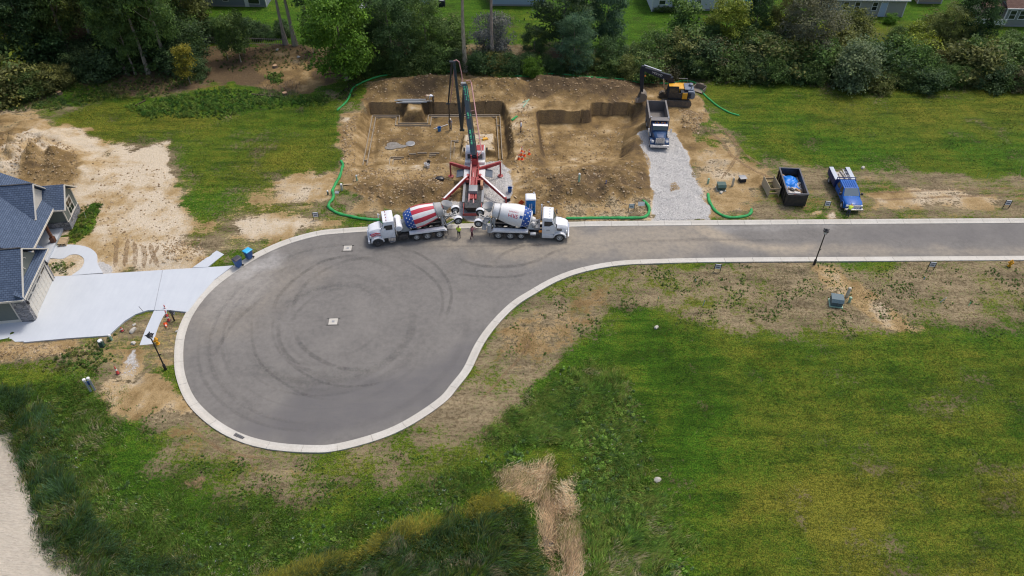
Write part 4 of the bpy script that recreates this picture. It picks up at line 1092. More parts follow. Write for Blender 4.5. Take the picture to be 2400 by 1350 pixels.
P_('boom_pipe', lambda m: m.sweep([Lp(B2 + Vector((.7, .0, .6))), Lp(B2 + (B3 - B2) * .25 + Vector((.75, 0, 0))), Lp(B3 + Vector((.85, 0, -1.5))), Lp(B3 + Vector((.62, 0, .0))), Lp(B3 + Vector((.3, 0, .25))), Lp(B3 + Vector((-.05, 0, .1)))], .07, 8), PIPE, PT, smooth=True)
P_('boom_pipe', lambda m: m.sweep([Lp(B3 + Vector((.0, .2, -.4))), Lp(B3 + (B4 - B3) * .5 + Vector((.1, .3, 0))), Lp(B4 + Vector((.0, .2, .1)))], .06, 8), PIPE, PT, smooth=True)
HT0 = px_at_y(1056, 303, 88.9)
P_('end_hose', lambda m: m.sweep([Lp(B4 + Vector((-.22, 0, .1))), Lp(B4 + Vector((-.2, .2, -1.0))), Lp(HT0 + Vector((-.1, 0, 1.2))), Lp(HT0)], .075, 8), BLACK, PT, smooth=True)

# ------------------------------------------------------------------ excavator
EXY = paint('yellow_machine_paint', (.72, .36, .02), .4, dirt=.15)
EXG = paint('charcoal_machine_paint', (.016, .022, .034), .55, dirt=.06, spec=.3)
EXB = paint('grey_blue_machine_paint', (.14, .17, .23), .5, dirt=.25)
TRACK = paint('muddy_track', (.10, .085, .07), .9, dirt=.8, dirtcol=(.25, .18, .11))
ex0 = Vector(GT(1583, 246)); EZ = zt(ex0.x, ex0.y + .9) - .02
EX = thing('excavator', 'yellow and charcoal tracked excavator with raised boom, behind the dump truck', 'excavator', (ex0.x, ex0.y + .9, EZ), R(-4))
for s in (-1, 1):
    tr = P_('track', lambda m: m.loft([[(x, s * 1.2 + dy, z) for dy, z in ((-.28, z0), (-.28, z1), (.28, z1), (.28, z0))] for x, z0, z1 in ((-2.1, .25, .6), (-1.95, .06, .8), (-1.6, .0, .88), (1.6, .0, .88), (1.95, .06, .8), (2.1, .25, .6))]), TRACK, EX)
    [P_('track_shoe', lambda m: m.box((-1.7 + .28 * i, s * 1.2, .90), (.2, .6, .05)), TRACK, tr) for i in range(13)]
P_('undercarriage', lambda m: (m.bx(-.9, .9, -1.0, 1.0, .35, .85), m.lathe((0, 0, .8), (0, 0, 1), [(0, .75), (.35, .75)], 18)), EXG, EX)
up_ = P_('upper_body', lambda m: (m.bx(-1.2, 1.9, -1.25, 1.25, 1.1, 1.3), m.bx(.5, 1.95, -1.25, 1.25, 1.3, 2.1)), EXG, EX, bevel=.05)
P_('engine_hood', lambda m: (m.bx(-.1, 1.5, -.4, 1.28, 1.3, 2.25), m.bx(-1.0, -.1, .3, 1.28, 1.3, 2.2)), EXY, EX, bevel=.06)
P_('side_door_panel', lambda m: m.bx(.72, 1.4, -1.30, -1.2, 1.15, 2.05), EXY, EX, bevel=.03)
P_('side_opening', lambda m: (m.bx(-1.15, .66, -1.275, -1.2, 1.32, 2.0)), BLACK, EX)
P_('counterweight', lambda m: m.prism([(1.45, 1.1), (2.3, 1.15), (2.45, 1.4), (2.4, 2.0), (2.1, 2.25), (1.45, 2.25)], -1.25, 1.25), EXB, EX, bevel=.08)
P_('engine_cover', lambda m: (m.bx(1.0, 2.2, -.9, .9, 2.25, 2.42), m.lathe((1.9, .2, 2.4), (0, 0, 1), [(0, .3), (.3, .3), (.34, .2)], 12)), EXB, EX, bevel=.06)
P_('exhaust_pipe', lambda m: m.tube((1.9, -.6, 2.2), (1.9, -.6, 3.0), .07), STEEL, EX)
cbx = P_('cab', lambda m: m.loft([[(x0, y, z) for x0, y in ((a, -1.25), (b, -1.25), (b, -.3), (a, -.3))] for a, b, z in ((-1.35, .2, 1.3), (-1.45, .2, 1.9), (-1.25, .15, 2.85), (-1.15, .1, 2.92))]), EXG, EX, bevel=.05)
P_('roof', lambda m: m.bx(-1.2, .1, -1.2, -.35, 2.92, 2.97), EXY, cbx)
P_('window', lambda m: (m.bx(-1.1, .05, -1.27, -1.22, 2.0, 2.7), m.face([(-1.46, -1.15, 1.95), (-1.46, -.4, 1.95), (-1.28, -.4, 2.75), (-1.28, -1.15, 2.75)])), GLASS, cbx)
P_('handrail', lambda m: (m.sweep([(.3, 1.2, 2.2), (.3, 1.2, 2.9), (1.5, 1.2, 2.9), (1.5, 1.2, 2.2)], .03, 6)), STEEL, EX)
EXI = (Matrix.Translation((ex0.x, ex0.y + .9, EZ)) @ Matrix.Rotation(R(-4), 4, 'Z')).inverted()
def Le(p): return EXI @ Vector(p)
by_ = ex0.y + .9
q0 = Le((ex0.x - .75, by_, EZ + 1.9)); q1 = Le(px_at_y(1571, 184, by_)); q2 = Le(px_at_y(1506, 160, by_ - .1)); q3 = Le(px_at_y(1504, 218, by_ - .2))
def boomfn(m):
    P = [q0, q0 + (q1 - q0) * .55 + Vector((.12, 0, .1)), q1 + Vector((-.05, 0, .1)), q1 + (q2 - q1) * .4, q2]
    hts = (.55, .75, .85, .72, .42)
    for i in range(4): m.bar(P[i], P[i + 1], .42, hts[i], h1=hts[i + 1], w1=.42, up=(0, 1, 0) if False else (0, 0, 1))
bo = P_('boom', boomfn, EXG, EX)
[P_('boom_cylinder', lambda m: m.tube(q0 + Vector((-.7, s * .36, -.5)), q1 + (q2 - q1) * .25 + Vector((0, s * .36, -.2)), .1), CHROME, EX, smooth=True) for s in (-1, 1)]
st = P_('stick', lambda m: (m.bar(q2 + Vector((.1, 0, .35)), q2 + Vector((0, 0, -.3)), .34, .5, w1=.36, h1=.62), m.bar(q2 + Vector((0, 0, -.3)), q3, .36, .62, w1=.3, h1=.34)), EXG, EX)
P_('stick_cylinder', lambda m: m.tube(q1 + (q2 - q1) * .35 + Vector((0, 0, .55)), q2 + Vector((.15, 0, .45)), .1), CHROME, EX, smooth=True)
P_('work_lamp', lambda m: m.box(q2 + Vector((.45, -.25, -.95)), (.2, .12, .2)), AMBER, EX)
def bucket(m, o, sc=1.0, wd=1.15):
    pr = [(0, .3), (.45, .25), (.75, -.1), (.7, -.55), (.25, -.85), (-.35, -.95), (-.3, -.85), (.2, -.73), (.55, -.48), (.58, -.12), (.38, .12), (0, .15)]
    for y0, y1, poly in ((-wd / 2, wd / 2, pr), (-wd / 2 - .03, -wd / 2, [p for p in pr[:6]] + [(-.1, -.2)]), (wd / 2, wd / 2 + .03, [p for p in pr[:6]] + [(-.1, -.2)])):
        m.prism([(o[0] + a * sc, o[2] + b * sc) for a, b in poly], o[1] + y0 * sc, o[1] + y1 * sc)
    for i in range(5): m.box((o[0] - .42 * sc, o[1] + (-.46 + .23 * i) * sc, o[2] - .95 * sc), (.2 * sc, .09 * sc, .07 * sc))
BUCK = paint('earth_worn_bucket_steel', (.22, .19, .16), .7, .2, dirt=.6, dirtcol=(.24, .17, .1))
P_('bucket', lambda m: bucket(m, q3 + Vector((-.15, 0, -.05)), 1.15), BUCK, EX)
lettering('boom_lettering', 'VOLVO', .42, frame_M(q1 + (q2 - q1) * .48 + Vector((0, -.235, .06)), (q1 - q2).normalized(), Vector((0, 0, 1)) - (q1 - q2).normalized() * (q1 - q2).normalized().z), FLAGWHITE, bo, 1.15)
sb = GT(1638, 214)
SBK = thing('spare_bucket', 'rusty spare digger bucket lying on the grass behind the excavator', 'bucket', (sb[0], sb[1], sb[2] + .1), R(-125))
P_('bucket_shell', lambda m: (m.bx(-.55, .55, -.75, .75, 0, .06), m.bx(-.6, -.52, -.75, .75, .0, .75), m.bx(-.55, .55, -.8, -.74, .0, .62), m.bx(-.55, .55, .74, .8, .0, .62)), BUCK, SBK)
P_('hitch', lambda m: m.bx(-.78, -.6, -.3, .3, .35, .8), BUCK, SBK)

# ------------------------------------------------------------------ dump truck (facing the road)
DBLUE = paint('dark_blue_truck_paint', (.02, .06, .15), .4, dirt=.10, spec=.35, coat=.1)
BODY = paint('worn_grey_dump_body', (.17, .165, .165), .6, .3, dirt=.55, dirtcol=(.24, .19, .14))
d0 = GT(1557, 352); DT = thing('dump_truck', 'dark blue dump truck with open grey bed on the gravel drive', 'dump truck', (d0[0] - .3, d0[1] + 7.6, d0[2]), R(-90 + -3))
# local x forward; origin under the tail
P_('chassis', lambda m: (m.bx(.2, 7.2, .3, .48, .75, 1.0), m.bx(.2, 7.2, -.48, -.3, .75, 1.0)), BLACK, DT)
def dbed(m):
    x0, x1, y, z0, z1 = .0, 4.7, 1.2, 1.15, 2.75
    m.bx(x0, x1, -y, y, z0, z0 + .1); m.bx(x0, x1, -y - .06, -y + .06, z0, z1); m.bx(x0, x1, y - .06, y + .06, z0, z1)
    m.bx(x1 - .08, x1, -y, y, z0, z1 + .25)
    for s in (-1, 1):
        m.bx(x0, x1, s * y - .1, s * y + .1, z1, z1 + .09)
        for i in range(6): m.bx(x0 + .2 + i * .85, x0 + .3 + i * .85, s * (y + .06) - .05, s * (y + .06) + .05, z0, z1)
    m.bx(x1, x1 + .75, -1.15, 1.15, z1 + .16, z1 + .24)
bed = P_('dump_bed', dbed, BODY, DT)
P_('tailgate', lambda m: m.bx(-.08, 0, -1.2, 1.2, 1.2, 2.7), BODY, bed)
P_('soil_residue', lambda m: m.lathe((2.4, .3, 1.24), (0, 0, 1), [(0, .7), (.1, .45), (.14, .05)], 12), paint('residue_soil', (.26, .18, .1), .95), bed)
cab = P_('cab', lambda m: m.loft([[(4.85, y, 1.0), (6.05, y, 1.0), (6.05, y, 1.9), (5.85, y * .95, 2.55), (5.65, y * .95, 2.65), (4.85, y * .95, 2.65)] for y in (-1.02, -.98, .98, 1.02)]), DBLUE, DT, bevel=.05)
P_('windscreen', lambda m: m.face([(6.07, -.9, 1.95), (6.07, .9, 1.95), (5.88, .86, 2.5), (5.88, -.86, 2.5)]), GLASSB, cab)
P_('sun_visor', lambda m: m.box((5.95, 0, 2.62), (.35, 1.85, .05), ry=.15), CHROME, cab)
[P_('marker_lamp', lambda m: m.box((5.55, y, 2.69), (.1, .12, .08)), AMBER, cab) for y in (-.6, -.2, .2, .6)]
[P_('air_horn', lambda m: m.tube((5.05, y, 2.74), (5.5, y, 2.74), .04, .07, 8), CHROME, cab) for y in (-.35, .35)]
hd = P_('hood', lambda m: m.loft([[(x, -w_, .95), (x, -w_, z - .2), (x, -w_ * .6, z), (x, w_ * .6, z), (x, w_, z - .2), (x, w_, .95)] for x, w_, z in ((6.05, .92, 1.95), (6.8, .76, 1.88), (7.5, .62, 1.78))]), DBLUE, DT, bevel=.05)
P_('grille', lambda m: (m.box((7.53, 0, 1.22), (.06, 1.1, .95))), CHROME, hd)
[P_('grille_bar', lambda m: m.box((7.565, -.44 + .088 * i, 1.22), (.02, .03, .8)), BLACK, hd) for i in range(11)]
for s in (-1, 1):
    P_('fender', lambda m: m.loft([[(6.85 + math.cos(a) * r1, yy, .62 + math.sin(a) * r1 * .85) for r1, yy in ((.62, s * .62), (.72, s * .62), (.72, s * 1.2), (.62, s * 1.2))] for a in np.linspace(0, math.pi, 8)]), DBLUE, hd)
    P_('headlight', lambda m: m.box((7.52, s * .9, 1.2), (.12, .3, .26)), LAMP, hd, bevel=.03)
    P_('exhaust_stack', lambda m: m.tube((4.75, s * 1.08, 1.1), (4.75, s * 1.08, 3.1), .09), CHROME, DT, smooth=True)
    P_('mirror', lambda m: (m.box((6.2, s * 1.4, 2.0), (.12, .2, .5)), m.bar((5.95, s * 1.0, 2.1), (6.2, s * 1.35, 2.1), .03, .03)), CHROME, cab)
    P_('fuel_tank', lambda m: m.tube((4.9, s * .92, .75), (5.9, s * .92, .75), .3, n=14), CHROME, DT, smooth=True)
    wheel(DT, (6.85, s * 1.0, .53), s, .53, .32, RIMW, 'wheel')
    for x in (.9, 2.2): wheel(DT, (x, s * .95, .53), s, .53, .5, RIMW, 'wheel')
P_('bumper', lambda m: m.box((7.75, 0, .68), (.18, 2.35, .36)), CHROME, DT, bevel=.04)

# ------------------------------------------------------------------ blue service truck
SBLUE = paint('bright_blue_truck_paint', (.010, .105, .40), .42, dirt=.03, spec=.3, coat=.08)
SNAVY = paint('navy_service_body', (.008, .025, .12), .45, dirt=.06, spec=.3)
LIDW = paint('pale_tool_lid', (.46, .50, .55), .45, dirt=.1)
f0 = Vector(GT(1997, 500)); r0 = Vector(GT(1958, 418)); sdv_ = (f0 - r0); srz = math.atan2(sdv_.y, sdv_.x)
ST = thing('service_truck', 'bright blue crew-cab service truck with white-lidded tool body, parked on the verge', 'pickup truck', (r0.x, r0.y, .12), srz)
SL = sdv_.xy.length   # length
P_('chassis', lambda m: m.bx(.1, SL - .3, -.5, .5, .45, .75), BLACK, ST)
tb = P_('tool_body', lambda m: (m.bx(0, 2.75, -1.2, -.72, .75, 1.62), m.bx(0, 2.75, .72, 1.2, .75, 1.62), m.bx(0, 2.75, -.75, .75, .75, .95), m.bx(2.65, 2.78, -1.2, 1.2, .75, 1.75)), SNAVY, ST, bevel=.03)
for s in (-1, 1):
    P_('tool_lid', lambda m: m.bx(-.02, 2.7, s * .96 - .25, s * .96 + .25, 1.63, 1.68), LIDW, tb, bevel=.02)
    for i in range(3): P_('locker_door', lambda m: m.bx(.08 + .9 * i, .9 + .9 * i, s * 1.205 - .015, s * 1.205 + .015, .95 if i != 1 else 1.2, 1.55), SNAVY, tb, bevel=.01)
P_('bed_load', lambda m: (m.box((1.3, .1, 1.05), (2.0, .9, .2)), m.box((1.2, .3, 1.25), (1.9, .2, .12), rz=.12), m.box((1.5, -.2, 1.22), (1.6, .15, .1), rz=-.1)), paint('mixed_pale_cargo', (.5, .46, .4), .8, dirt=.5, dirtcol=(.12, .1, .1), scale=8), ST)
P_('ladder', lambda m: [m.bar((.2, .38 + y, 1.5), (2.6, .3 + y, 1.62), .05, .05) for y in (0, .4)] + [m.bar((.4 + .3 * i, .37, 1.52 + .01 * i), (.4 + .3 * i, .77, 1.52 + .01 * i), .04, .04) for i in range(8)], FLAGWHITE, ST)
P_('rack', lambda m: (m.bar((2.7, -1.1, 1.75), (2.7, 1.1, 1.75), .07, .07), m.bar((2.7, -1.05, 1.6), (2.7, -1.05, 2.0), .06, .06), m.bar((2.7, 1.05, 1.6), (2.7, 1.05, 2.0), .06, .06), m.bar((2.7, -1.1, 2.02), (2.7, 1.1, 2.02), .07, .07)), SNAVY, ST)
cx1 = SL - 1.75
cab = P_('cab', lambda m: m.loft([[(2.85, y, .6), (cx1 + .15, y, .6), (cx1 + .2, y, 1.25), (cx1 - .45, y * .82, 1.95), (3.05, y * .84, 1.98), (2.85, y * .9, 1.3)] for y in (-1.02, -.97, .97, 1.02)]), SBLUE, ST, bevel=.05)
[P_('roof_rib', lambda m: m.bx(3.15, cx1 - .55, y - .03, y + .03, 1.985, 2.02), SBLUE, cab) for y in (-.6, -.36, -.12, .12, .36, .6)]
P_('windscreen', lambda m: m.face([(cx1 + .20, -.88, 1.30), (cx1 + .20, .88, 1.30), (cx1 - .40, .74, 1.95), (cx1 - .40, -.74, 1.95)]), paint('pale_windscreen', (.17, .22, .25), .08, dirt=.2, spec=.9), cab)
for s in (-1, 1):
    for x0_, x1_ in ((3.0, 3.95), (4.05, cx1 - .1)):
        P_('door', lambda m: m.bx(x0_, x1_, s * 1.02 - .02, s * 1.02 + .02, .65, 1.24), SBLUE, cab, bevel=.01)
        P_('window', lambda m: m.face([(x0_ + .05, s * 1.005, 1.30), (x1_ - .02, s * 1.005, 1.30), (x1_ - (.12 if x0_ < 4 else .42), s * .865, 1.88), (x0_ + .12, s * .865, 1.88)]), GLASS, cab)
    P_('mirror', lambda m: m.box((cx1 - .05, s * 1.22, 1.4), (.14, .24, .28)), BLACK, cab)
    wheel(ST, (.95, s * .95, .42), s, .42, .45, RIMW, 'wheel', .1); wheel(ST, (SL - .95, s * .95, .42), s, .42, .28, RIMW, 'wheel', .05)
hd = P_('hood', lambda m: m.loft([[(x, -w_, .55), (x, -w_, z - .12), (x, -w_ * .8, z), (x, w_ * .8, z), (x, w_, z - .12), (x, w_, .55)] for x, w_, z in ((cx1 + .12, 1.0, 1.3), (SL - .8, .98, 1.24), (SL - .12, .92, 1.12))]), SBLUE, ST, bevel=.05)
[P_('hood_crease', lambda m: m.bar((cx1 + .3, s * .4, 1.295), (SL - .3, s * .3, 1.16), .05, .03), SBLUE, hd) for s in (-1, 1)]
P_('grille', lambda m: (m.box((SL - .08, 0, .86), (.08, 1.3, .42)), m.box((SL - .03, 0, .86), (.04, 1.34, .05))), CHROME, hd)
for s in (-1, 1):
    P_('headlight', lambda m: m.box((SL - .1, s * .8, .95), (.12, .26, .26)), LAMP, hd, bevel=.02)
    P_('fender', lambda m: m.loft([[(SL - .95 + math.cos(a) * r1, yy, .46 + math.sin(a) * r1) for r1, yy in ((.5, s * .8), (.58, s * .8), (.58, s * 1.07), (.5, s * 1.07))] for a in np.linspace(0, math.pi, 8)]), SBLUE, hd)
P_('bumper', lambda m: m.box((SL + .04, 0, .55), (.2, 2.05, .26)), CHROME, ST, bevel=.04)
# ------------------------------------------------------------------ dumpster, its load, plywood box
DBLK = paint('black_dumpster_paint', (.018, .018, .021), .5, dirt=.2)
fa = Vector(GT(1836, 483)); fb = Vector(GT(1886, 487)); fc = (fa + fb) / 2; dx_ = (fb - fa); drz = math.atan2(dx_.y, dx_.x) + R(3)
DU = thing('dumpster', 'black open-top dumpster filled with rubbish and a blue tarpaulin', 'dumpster', (fc.x, fc.y, .12), drz)   # local y runs away from the road
DLn, DW, DH = 5.2, 2.35, 1.75
def dump(m):
    m.bx(-DW / 2, DW / 2, 0, DLn, .15, .25); m.bx(-DW / 2, -DW / 2 + .07, 0, DLn, .15, DH); m.bx(DW / 2 - .07, DW / 2, 0, DLn, .15, DH)
    m.bx(-DW / 2, DW / 2, DLn - .07, DLn, .15, DH)
body = P_('container_body', dump, DBLK, DU)
P_('end_door', lambda m: (m.bx(-DW / 2, DW / 2, -.06, .04, .15, DH - .1), m.bx(-DW / 2 + .15, DW / 2 - .15, -.10, -.06, .3, .4), m.bx(-DW / 2 + .15, DW / 2 - .15, -.10, -.06, 1.2, 1.3)), DBLK, body)
P_('top_rail', lambda m: (m.bx(-DW / 2 - .06, -DW / 2 + .1, 0, DLn, DH, DH + .1), m.bx(DW / 2 - .1, DW / 2 + .06, 0, DLn, DH, DH + .1), m.bx(-DW / 2 - .06, DW / 2 + .06, DLn - .12, DLn + .04, DH + .005, DH + .105), m.bx(-DW / 2 - .06, DW / 2 + .06, -.08, .08, DH + .005, DH + .105)), paint('dark_grey_rail', (.07, .07, .085), .45), body)
for s in (-1, 1):
    for i in range(6): P_('side_rib', lambda m: m.bx(s * (DW / 2 + .05) - .05, s * (DW / 2 + .05) + .05, .4 + .85 * i, .5 + .85 * i, .2, DH - .01), DBLK, body)
    for y in (.4, DLn - .5): P_('roller', lambda m: m.tube((s * .9 - .12, y, .14), (s * .9 + .12, y, .14), .13, n=12), STEEL, DU)
def at_du(x, y, z):
    return Matrix.Translation((fc.x, fc.y, .12)) @ Matrix.Rotation(drz, 4, 'Z') @ Vector((x, y, z))
# rubbish heap: a lumpy sheet with loose boards and bags on it
nx_, ny_ = 28, 52
hx = np.linspace(-DW / 2 + .1, DW / 2 - .1, nx_); hy = np.linspace(.1, DLn - .15, ny_); HX, HY = np.meshgrid(hx, hy)
HZ = .75 + .35 * np.exp(-((HY - 2.9) / 1.4) ** 2) + (fbm(HX * 3, HY * 3, 1.2, 4, 3) - .5) * .55
ih = np.arange(HX.size).reshape(HX.shape)
Pw = np.array([at_du(a, b, c) for a, b, c in zip(HX.ravel(), HY.ravel(), HZ.ravel())])
t = NT('mixed_rubbish'); v = t.coords()
cc = t.ramp(t.voro(3.2, v, out='Color'), [(0, (.10, .08, .07)), (.25, (.45, .40, .34)), (.5, (.20, .15, .10)), (.7, (.55, .52, .47)), (1, (.28, .12, .09))], 'CONSTANT')
t.set(cc, .8)
rub = np_mesh('rubbish_heap', Pw, np.stack([ih[:-1, :-1], ih[:-1, 1:], ih[1:, 1:], ih[1:, :-1]], -1).reshape(-1, 4), t.m)
tag(rub, 'heap of mixed rubbish filling the black dumpster', 'rubbish', kind='stuff')
tx = np.linspace(-.95, .85, 20); ty = np.linspace(2.3, 4.7, 24); TX, TY = np.meshgrid(tx, ty)
ed = 1 - np.clip(np.maximum(np.abs((TX + .05) / .9), np.abs((TY - 3.5) / 1.2)), 0, 1)
TZ_ = 1.02 + .30 * sst(0, .45, ed) + (fbm(TX * 2.5, TY * 2.5, 1.0, 4, 19) - .5) * .55
TXw = TX + (fbm(TX, TY, .8, 3, 5) - .5) * .5; TYw = TY + (fbm(TX, TY, .8, 3, 6) - .5) * .5
it_ = np.arange(TX.size).reshape(TX.shape)
Pw = np.array([at_du(a, b, c) for a, b, c in zip(TXw.ravel(), TYw.ravel(), TZ_.ravel())])
tarp = np_mesh('tarpaulin', Pw, np.stack([it_[:-1, :-1], it_[:-1, 1:], it_[1:, 1:], it_[1:, :-1]], -1).reshape(-1, 4), paint('blue_tarpaulin', (.01, .22, .75), .4, dirt=.08), smooth=True)
tag(tarp, 'bright blue tarpaulin crumpled on top of the rubbish in the dumpster', 'tarpaulin')
WOOD = paint('raw_lumber', (.46, .34, .20), .8, dirt=.3, bump=.2)
rr = random.Random(8)
junkcols = [paint('white_scrap', (.7, .69, .66), .7), WOOD, paint('black_bag', (.02, .02, .022), .35), paint('brown_cardboard', (.38, .24, .13), .85), paint('red_scrap', (.4, .07, .05), .6), paint('grey_scrap', (.32, .32, .33), .7)]
for i, (x, y, lx, ly, lz, mi, nm, lb) in enumerate([(-.5, .9, .8, .5, .15, 0, 'packaging_sheet', 'white packaging sheet at the left of the dumpster load'), (.3, 1.1, .7, .6, .22, 0, 'packaging_block', 'white packaging block in the middle of the dumpster load'), (.7, .7, 1.0, .3, .1, 5, 'metal_scrap', 'grey metal scrap near the front of the dumpster load'),
        (-.2, .5, .7, .4, .2, 4, 'red_scrap_panel', 'dark red scrap panel at the front of the dumpster'), (-.1, 1.8, .5, .4, .25, 2, 'rubbish_bag', 'black rubbish bag below the blue tarpaulin'), (.6, 1.7, .9, .35, .12, 3, 'cardboard_piece', 'brown cardboard piece right of the black rubbish bag'), (-.8, 4.6, .5, .5, .3, 3, 'cardboard_box', 'brown cardboard box behind the blue tarpaulin')]):
    p = at_du(x, y, 1.05 + rr.uniform(0, .1)); mb = MB(); mb.box((0, 0, 0), (lx, ly, lz), rz=rr.uniform(-1, 1), rx=rr.uniform(-.3, .3), ry=rr.uniform(-.3, .3), taper=(.85, .8))
    o = mb.build(nm, junkcols[mi], None, bevel=.04); o.location = p; tag(o, lb, 'scrap', 'loose scrap in the dumpster')
# plywood box left of the dumpster
PLY = paint('weathered_plywood', (.46, .39, .27), .85, dirt=.3, bump=.15)
pa = Vector(GT(1800, 462)); PB = thing('plywood_frame', 'pair of upright plywood sheets joined by boards, beside the dumpster', 'plywood frame', (pa.x, pa.y, .12), drz + R(8))
for x in (0.0, 1.25): P_('plywood_sheet', lambda m: m.bx(x - .02, x + .02, 0, 2.5, 0, 1.25), PLY, PB)
for y, z in ((.15, .95), (.15, .35), (2.35, .95), (2.35, .35)): P_('cross_board', lambda m: m.bx(.02, 1.23, y - .02, y + .02, z - .12, z + .12), WOOD, PB)

# ------------------------------------------------------------------ portable toilet
PBLUE = paint('portable_toilet_blue', (.008, .17, .50), .45, dirt=.06, spec=.3)
PWHT = paint('translucent_white_roof', (.8, .81, .83), .35, dirt=.05)
pp = GT(1243, 503); PO_ = thing('portable_toilet', 'blue portable toilet with domed white roof behind the right mixer', 'portable toilet', (pp[0], pp[1] + .55, pp[2]), R(2))
P_('skid', lambda m: (m.bx(-.58, .58, -.55, -.40, -.05, .1), m.bx(-.58, .58, .40, .55, -.05, .1)), BLACK, PO_)
P_('wall', lambda m: m.bx(-.56, .56, -.53, .56, .1, 2.0), PBLUE, PO_, bevel=.06)
dr = P_('door', lambda m: m.bx(-.44, .44, -.575, -.535, .18, 1.9), PBLUE, PO_, bevel=.02)
P_('handle', lambda m: m.bx(.30, .36, -.60, -.575, 1.0, 1.15), BLACK, dr)
for dx, ln in ((-.1, .75), (.12, .8)): P_('door_print', lambda m: m.bx(dx - .035, dx + .035, -.582, -.576, 1.15 - ln / 2, 1.15 + ln / 2), FLAGWHITE, dr)
for s in (-1, 1): P_('corner_trim', lambda m: m.bx(s * .55 - .035, s * .55 + .035, -.56, -.50, .1, 2.0), PWHT, PO_)
P_('roof', lambda m: m.loft([[(-x, -y, z), (x, -y, z), (x, y, z), (-x, y, z)] for x, y, z in ((.60, .60, 1.98), (.60, .60, 2.08), (.50, .50, 2.2), (.38, .38, 2.25))]), PWHT, PO_, bevel=.04)
P_('vent_pipe', lambda m: m.tube((.4, .4, 2.0), (.4, .4, 2.45), .06), PWHT, PO_)

# ------------------------------------------------------------------ street lamps
LBLK = paint('black_lamp_post', (.012, .012, .013), .4, dirt=.05)
LGL = paint('frosted_lamp_glass', (.75, .78, .8), .2, dirt=.05)
def lamp(px, label):
    p = GT(*px); o = thing('street_lamp', label, 'street lamp', p, R(20), 'street lamps')
    P_('base', lambda m: m.lathe((0, 0, -.05), (0, 0, 1), [(0, .14), (.7, .13), (.75, .09)], 12), LBLK, o, smooth=True)
    P_('pole', lambda m: m.tube((0, 0, .6), (0, 0, 4.15), .07, .055, n=10), LBLK, o, smooth=True)
    P_('bracket', lambda m: m.box((.12, 0, 2.0), (.2, .06, .1)), LBLK, o)
    hd_ = P_('lantern_glass', lambda m: m.lathe((0, 0, 4.15), (0, 0, 1), [(0, .08), (.03, .14), (.4, .24), (.42, .2)], 8), LGL, o)
    P_('lantern_roof', lambda m: (m.lathe((0, 0, 4.52), (0, 0, 1), [(0, .30), (.05, .30), (.18, .12), (.24, .12), (.3, .03)], 8)), LBLK, hd_)
    for a in range(4): P_('lantern_frame', lambda m: m.bar((math.cos(a * 1.571) * .15, math.sin(a * 1.571) * .15, 4.16), (math.cos(a * 1.571) * .27, math.sin(a * 1.571) * .27, 4.56), .03, .03), LBLK, hd_)
    for a in (0, math.pi / 2, math.pi, 3 * math.pi / 2): P_('roof_vane', lambda m: m.box((math.cos(a) * .26, math.sin(a) * .26, 4.62), (.24, .1, .05), rz=a), LBLK, hd_)
lamp((1908, 620), 'black street lamp on the verge beyond the far right road bend')
lamp((388.5, 866), 'black street lamp beside the round end of the road near the driveway')

# ------------------------------------------------------------------ hydrants
HYD = paint('yellow_hydrant_paint', (.72, .34, .01), .45, dirt=.15)
def hydrant(px, label, cap):
    p = GT(*px); o = thing('fire_hydrant', label, 'hydrant', p, random.uniform(0, 3), 'fire hydrants')
    P_('barrel', lambda m: m.lathe((0, 0, -.05), (0, 0, 1), [(0, .2), (.1, .2), (.11, .13), (.6, .13), (.62, .19), (.68, .19)], 14), HYD, o, smooth=True)
    P_('bonnet', lambda m: m.lathe((0, 0, .63), (0, 0, 1), [(0, .18), (.1, .15), (.2, .06), (.28, .05), (.29, .02)], 14), HYD, o, smooth=True)
    for a in (0, 1.571, 3.1416): P_('outlet', lambda m: m.lathe((0, 0, .47), (math.cos(a), math.sin(a), 0), [(.1, .08), (.2, .08), (.2, .1), (.27, .1), (.29, .04)], 10), HYD, o, smooth=True)
hydrant((2365, 624), 'yellow fire hydrant by the kerb at the far right of the road', HYD)
hydrant((370, 806), 'orange-yellow fire hydrant behind the street lamp near the driveway', HYD)

# ------------------------------------------------------------------ lot signs (board on two posts)
def lot_sign(px, label, h=1.05, wd=.62, rz=0.0):
    p = GT(*px); o = thing('lot_sign', label, 'sign', p, rz, 'lot number signs')
    for s in (-1, 1): P_('post', lambda m: m.bx(s * wd / 2 - .03, s * wd / 2 + .03, -.03, .03, -.1, h), LBLK, o)
    bd = P_('board', lambda m: m.bx(-wd / 2 + .035, wd / 2 - .035, -.02, .02, h - .62, h - .02), paint('sign_white', (.68, .70, .72), .5, dirt=.12), o)
    P_('printed_panel', lambda m: (m.bx(-wd / 2 + .09, wd / 2 - .09, -.026, -.021, h - .2, h - .1), m.bx(-wd / 2 + .12, wd / 2 - .12, -.026, -.021, h - .5, h - .32)), paint('sign_grey_print', (.16, .18, .22), .5), bd)
    return o
for px, lb, rz_ in (((1680, 637), 'lot sign on two black posts below the road, left of the street lamp', R(-10)), ((2180, 632), 'lot sign on two black posts below the road, right of the street lamp', R(-8)), ((2357, 487), 'lot sign on the far verge at the right edge, above the road', R(-8)),
               ((1479, 495), 'lot sign with black posts beside the green sock left of the gravel drive', R(0)), ((742, 515), 'lot sign between the green sock and the round end of the road', R(10)), ((1936, 489), 'small lot sign between the dumpster and the blue service truck', R(-15))):
    lot_sign(px, lb, rz=rz_)
p = GT(1502, 486); o = thing('notice_board', 'white notice sheet on a stake beside the curved green sock', 'sign', p, 0)
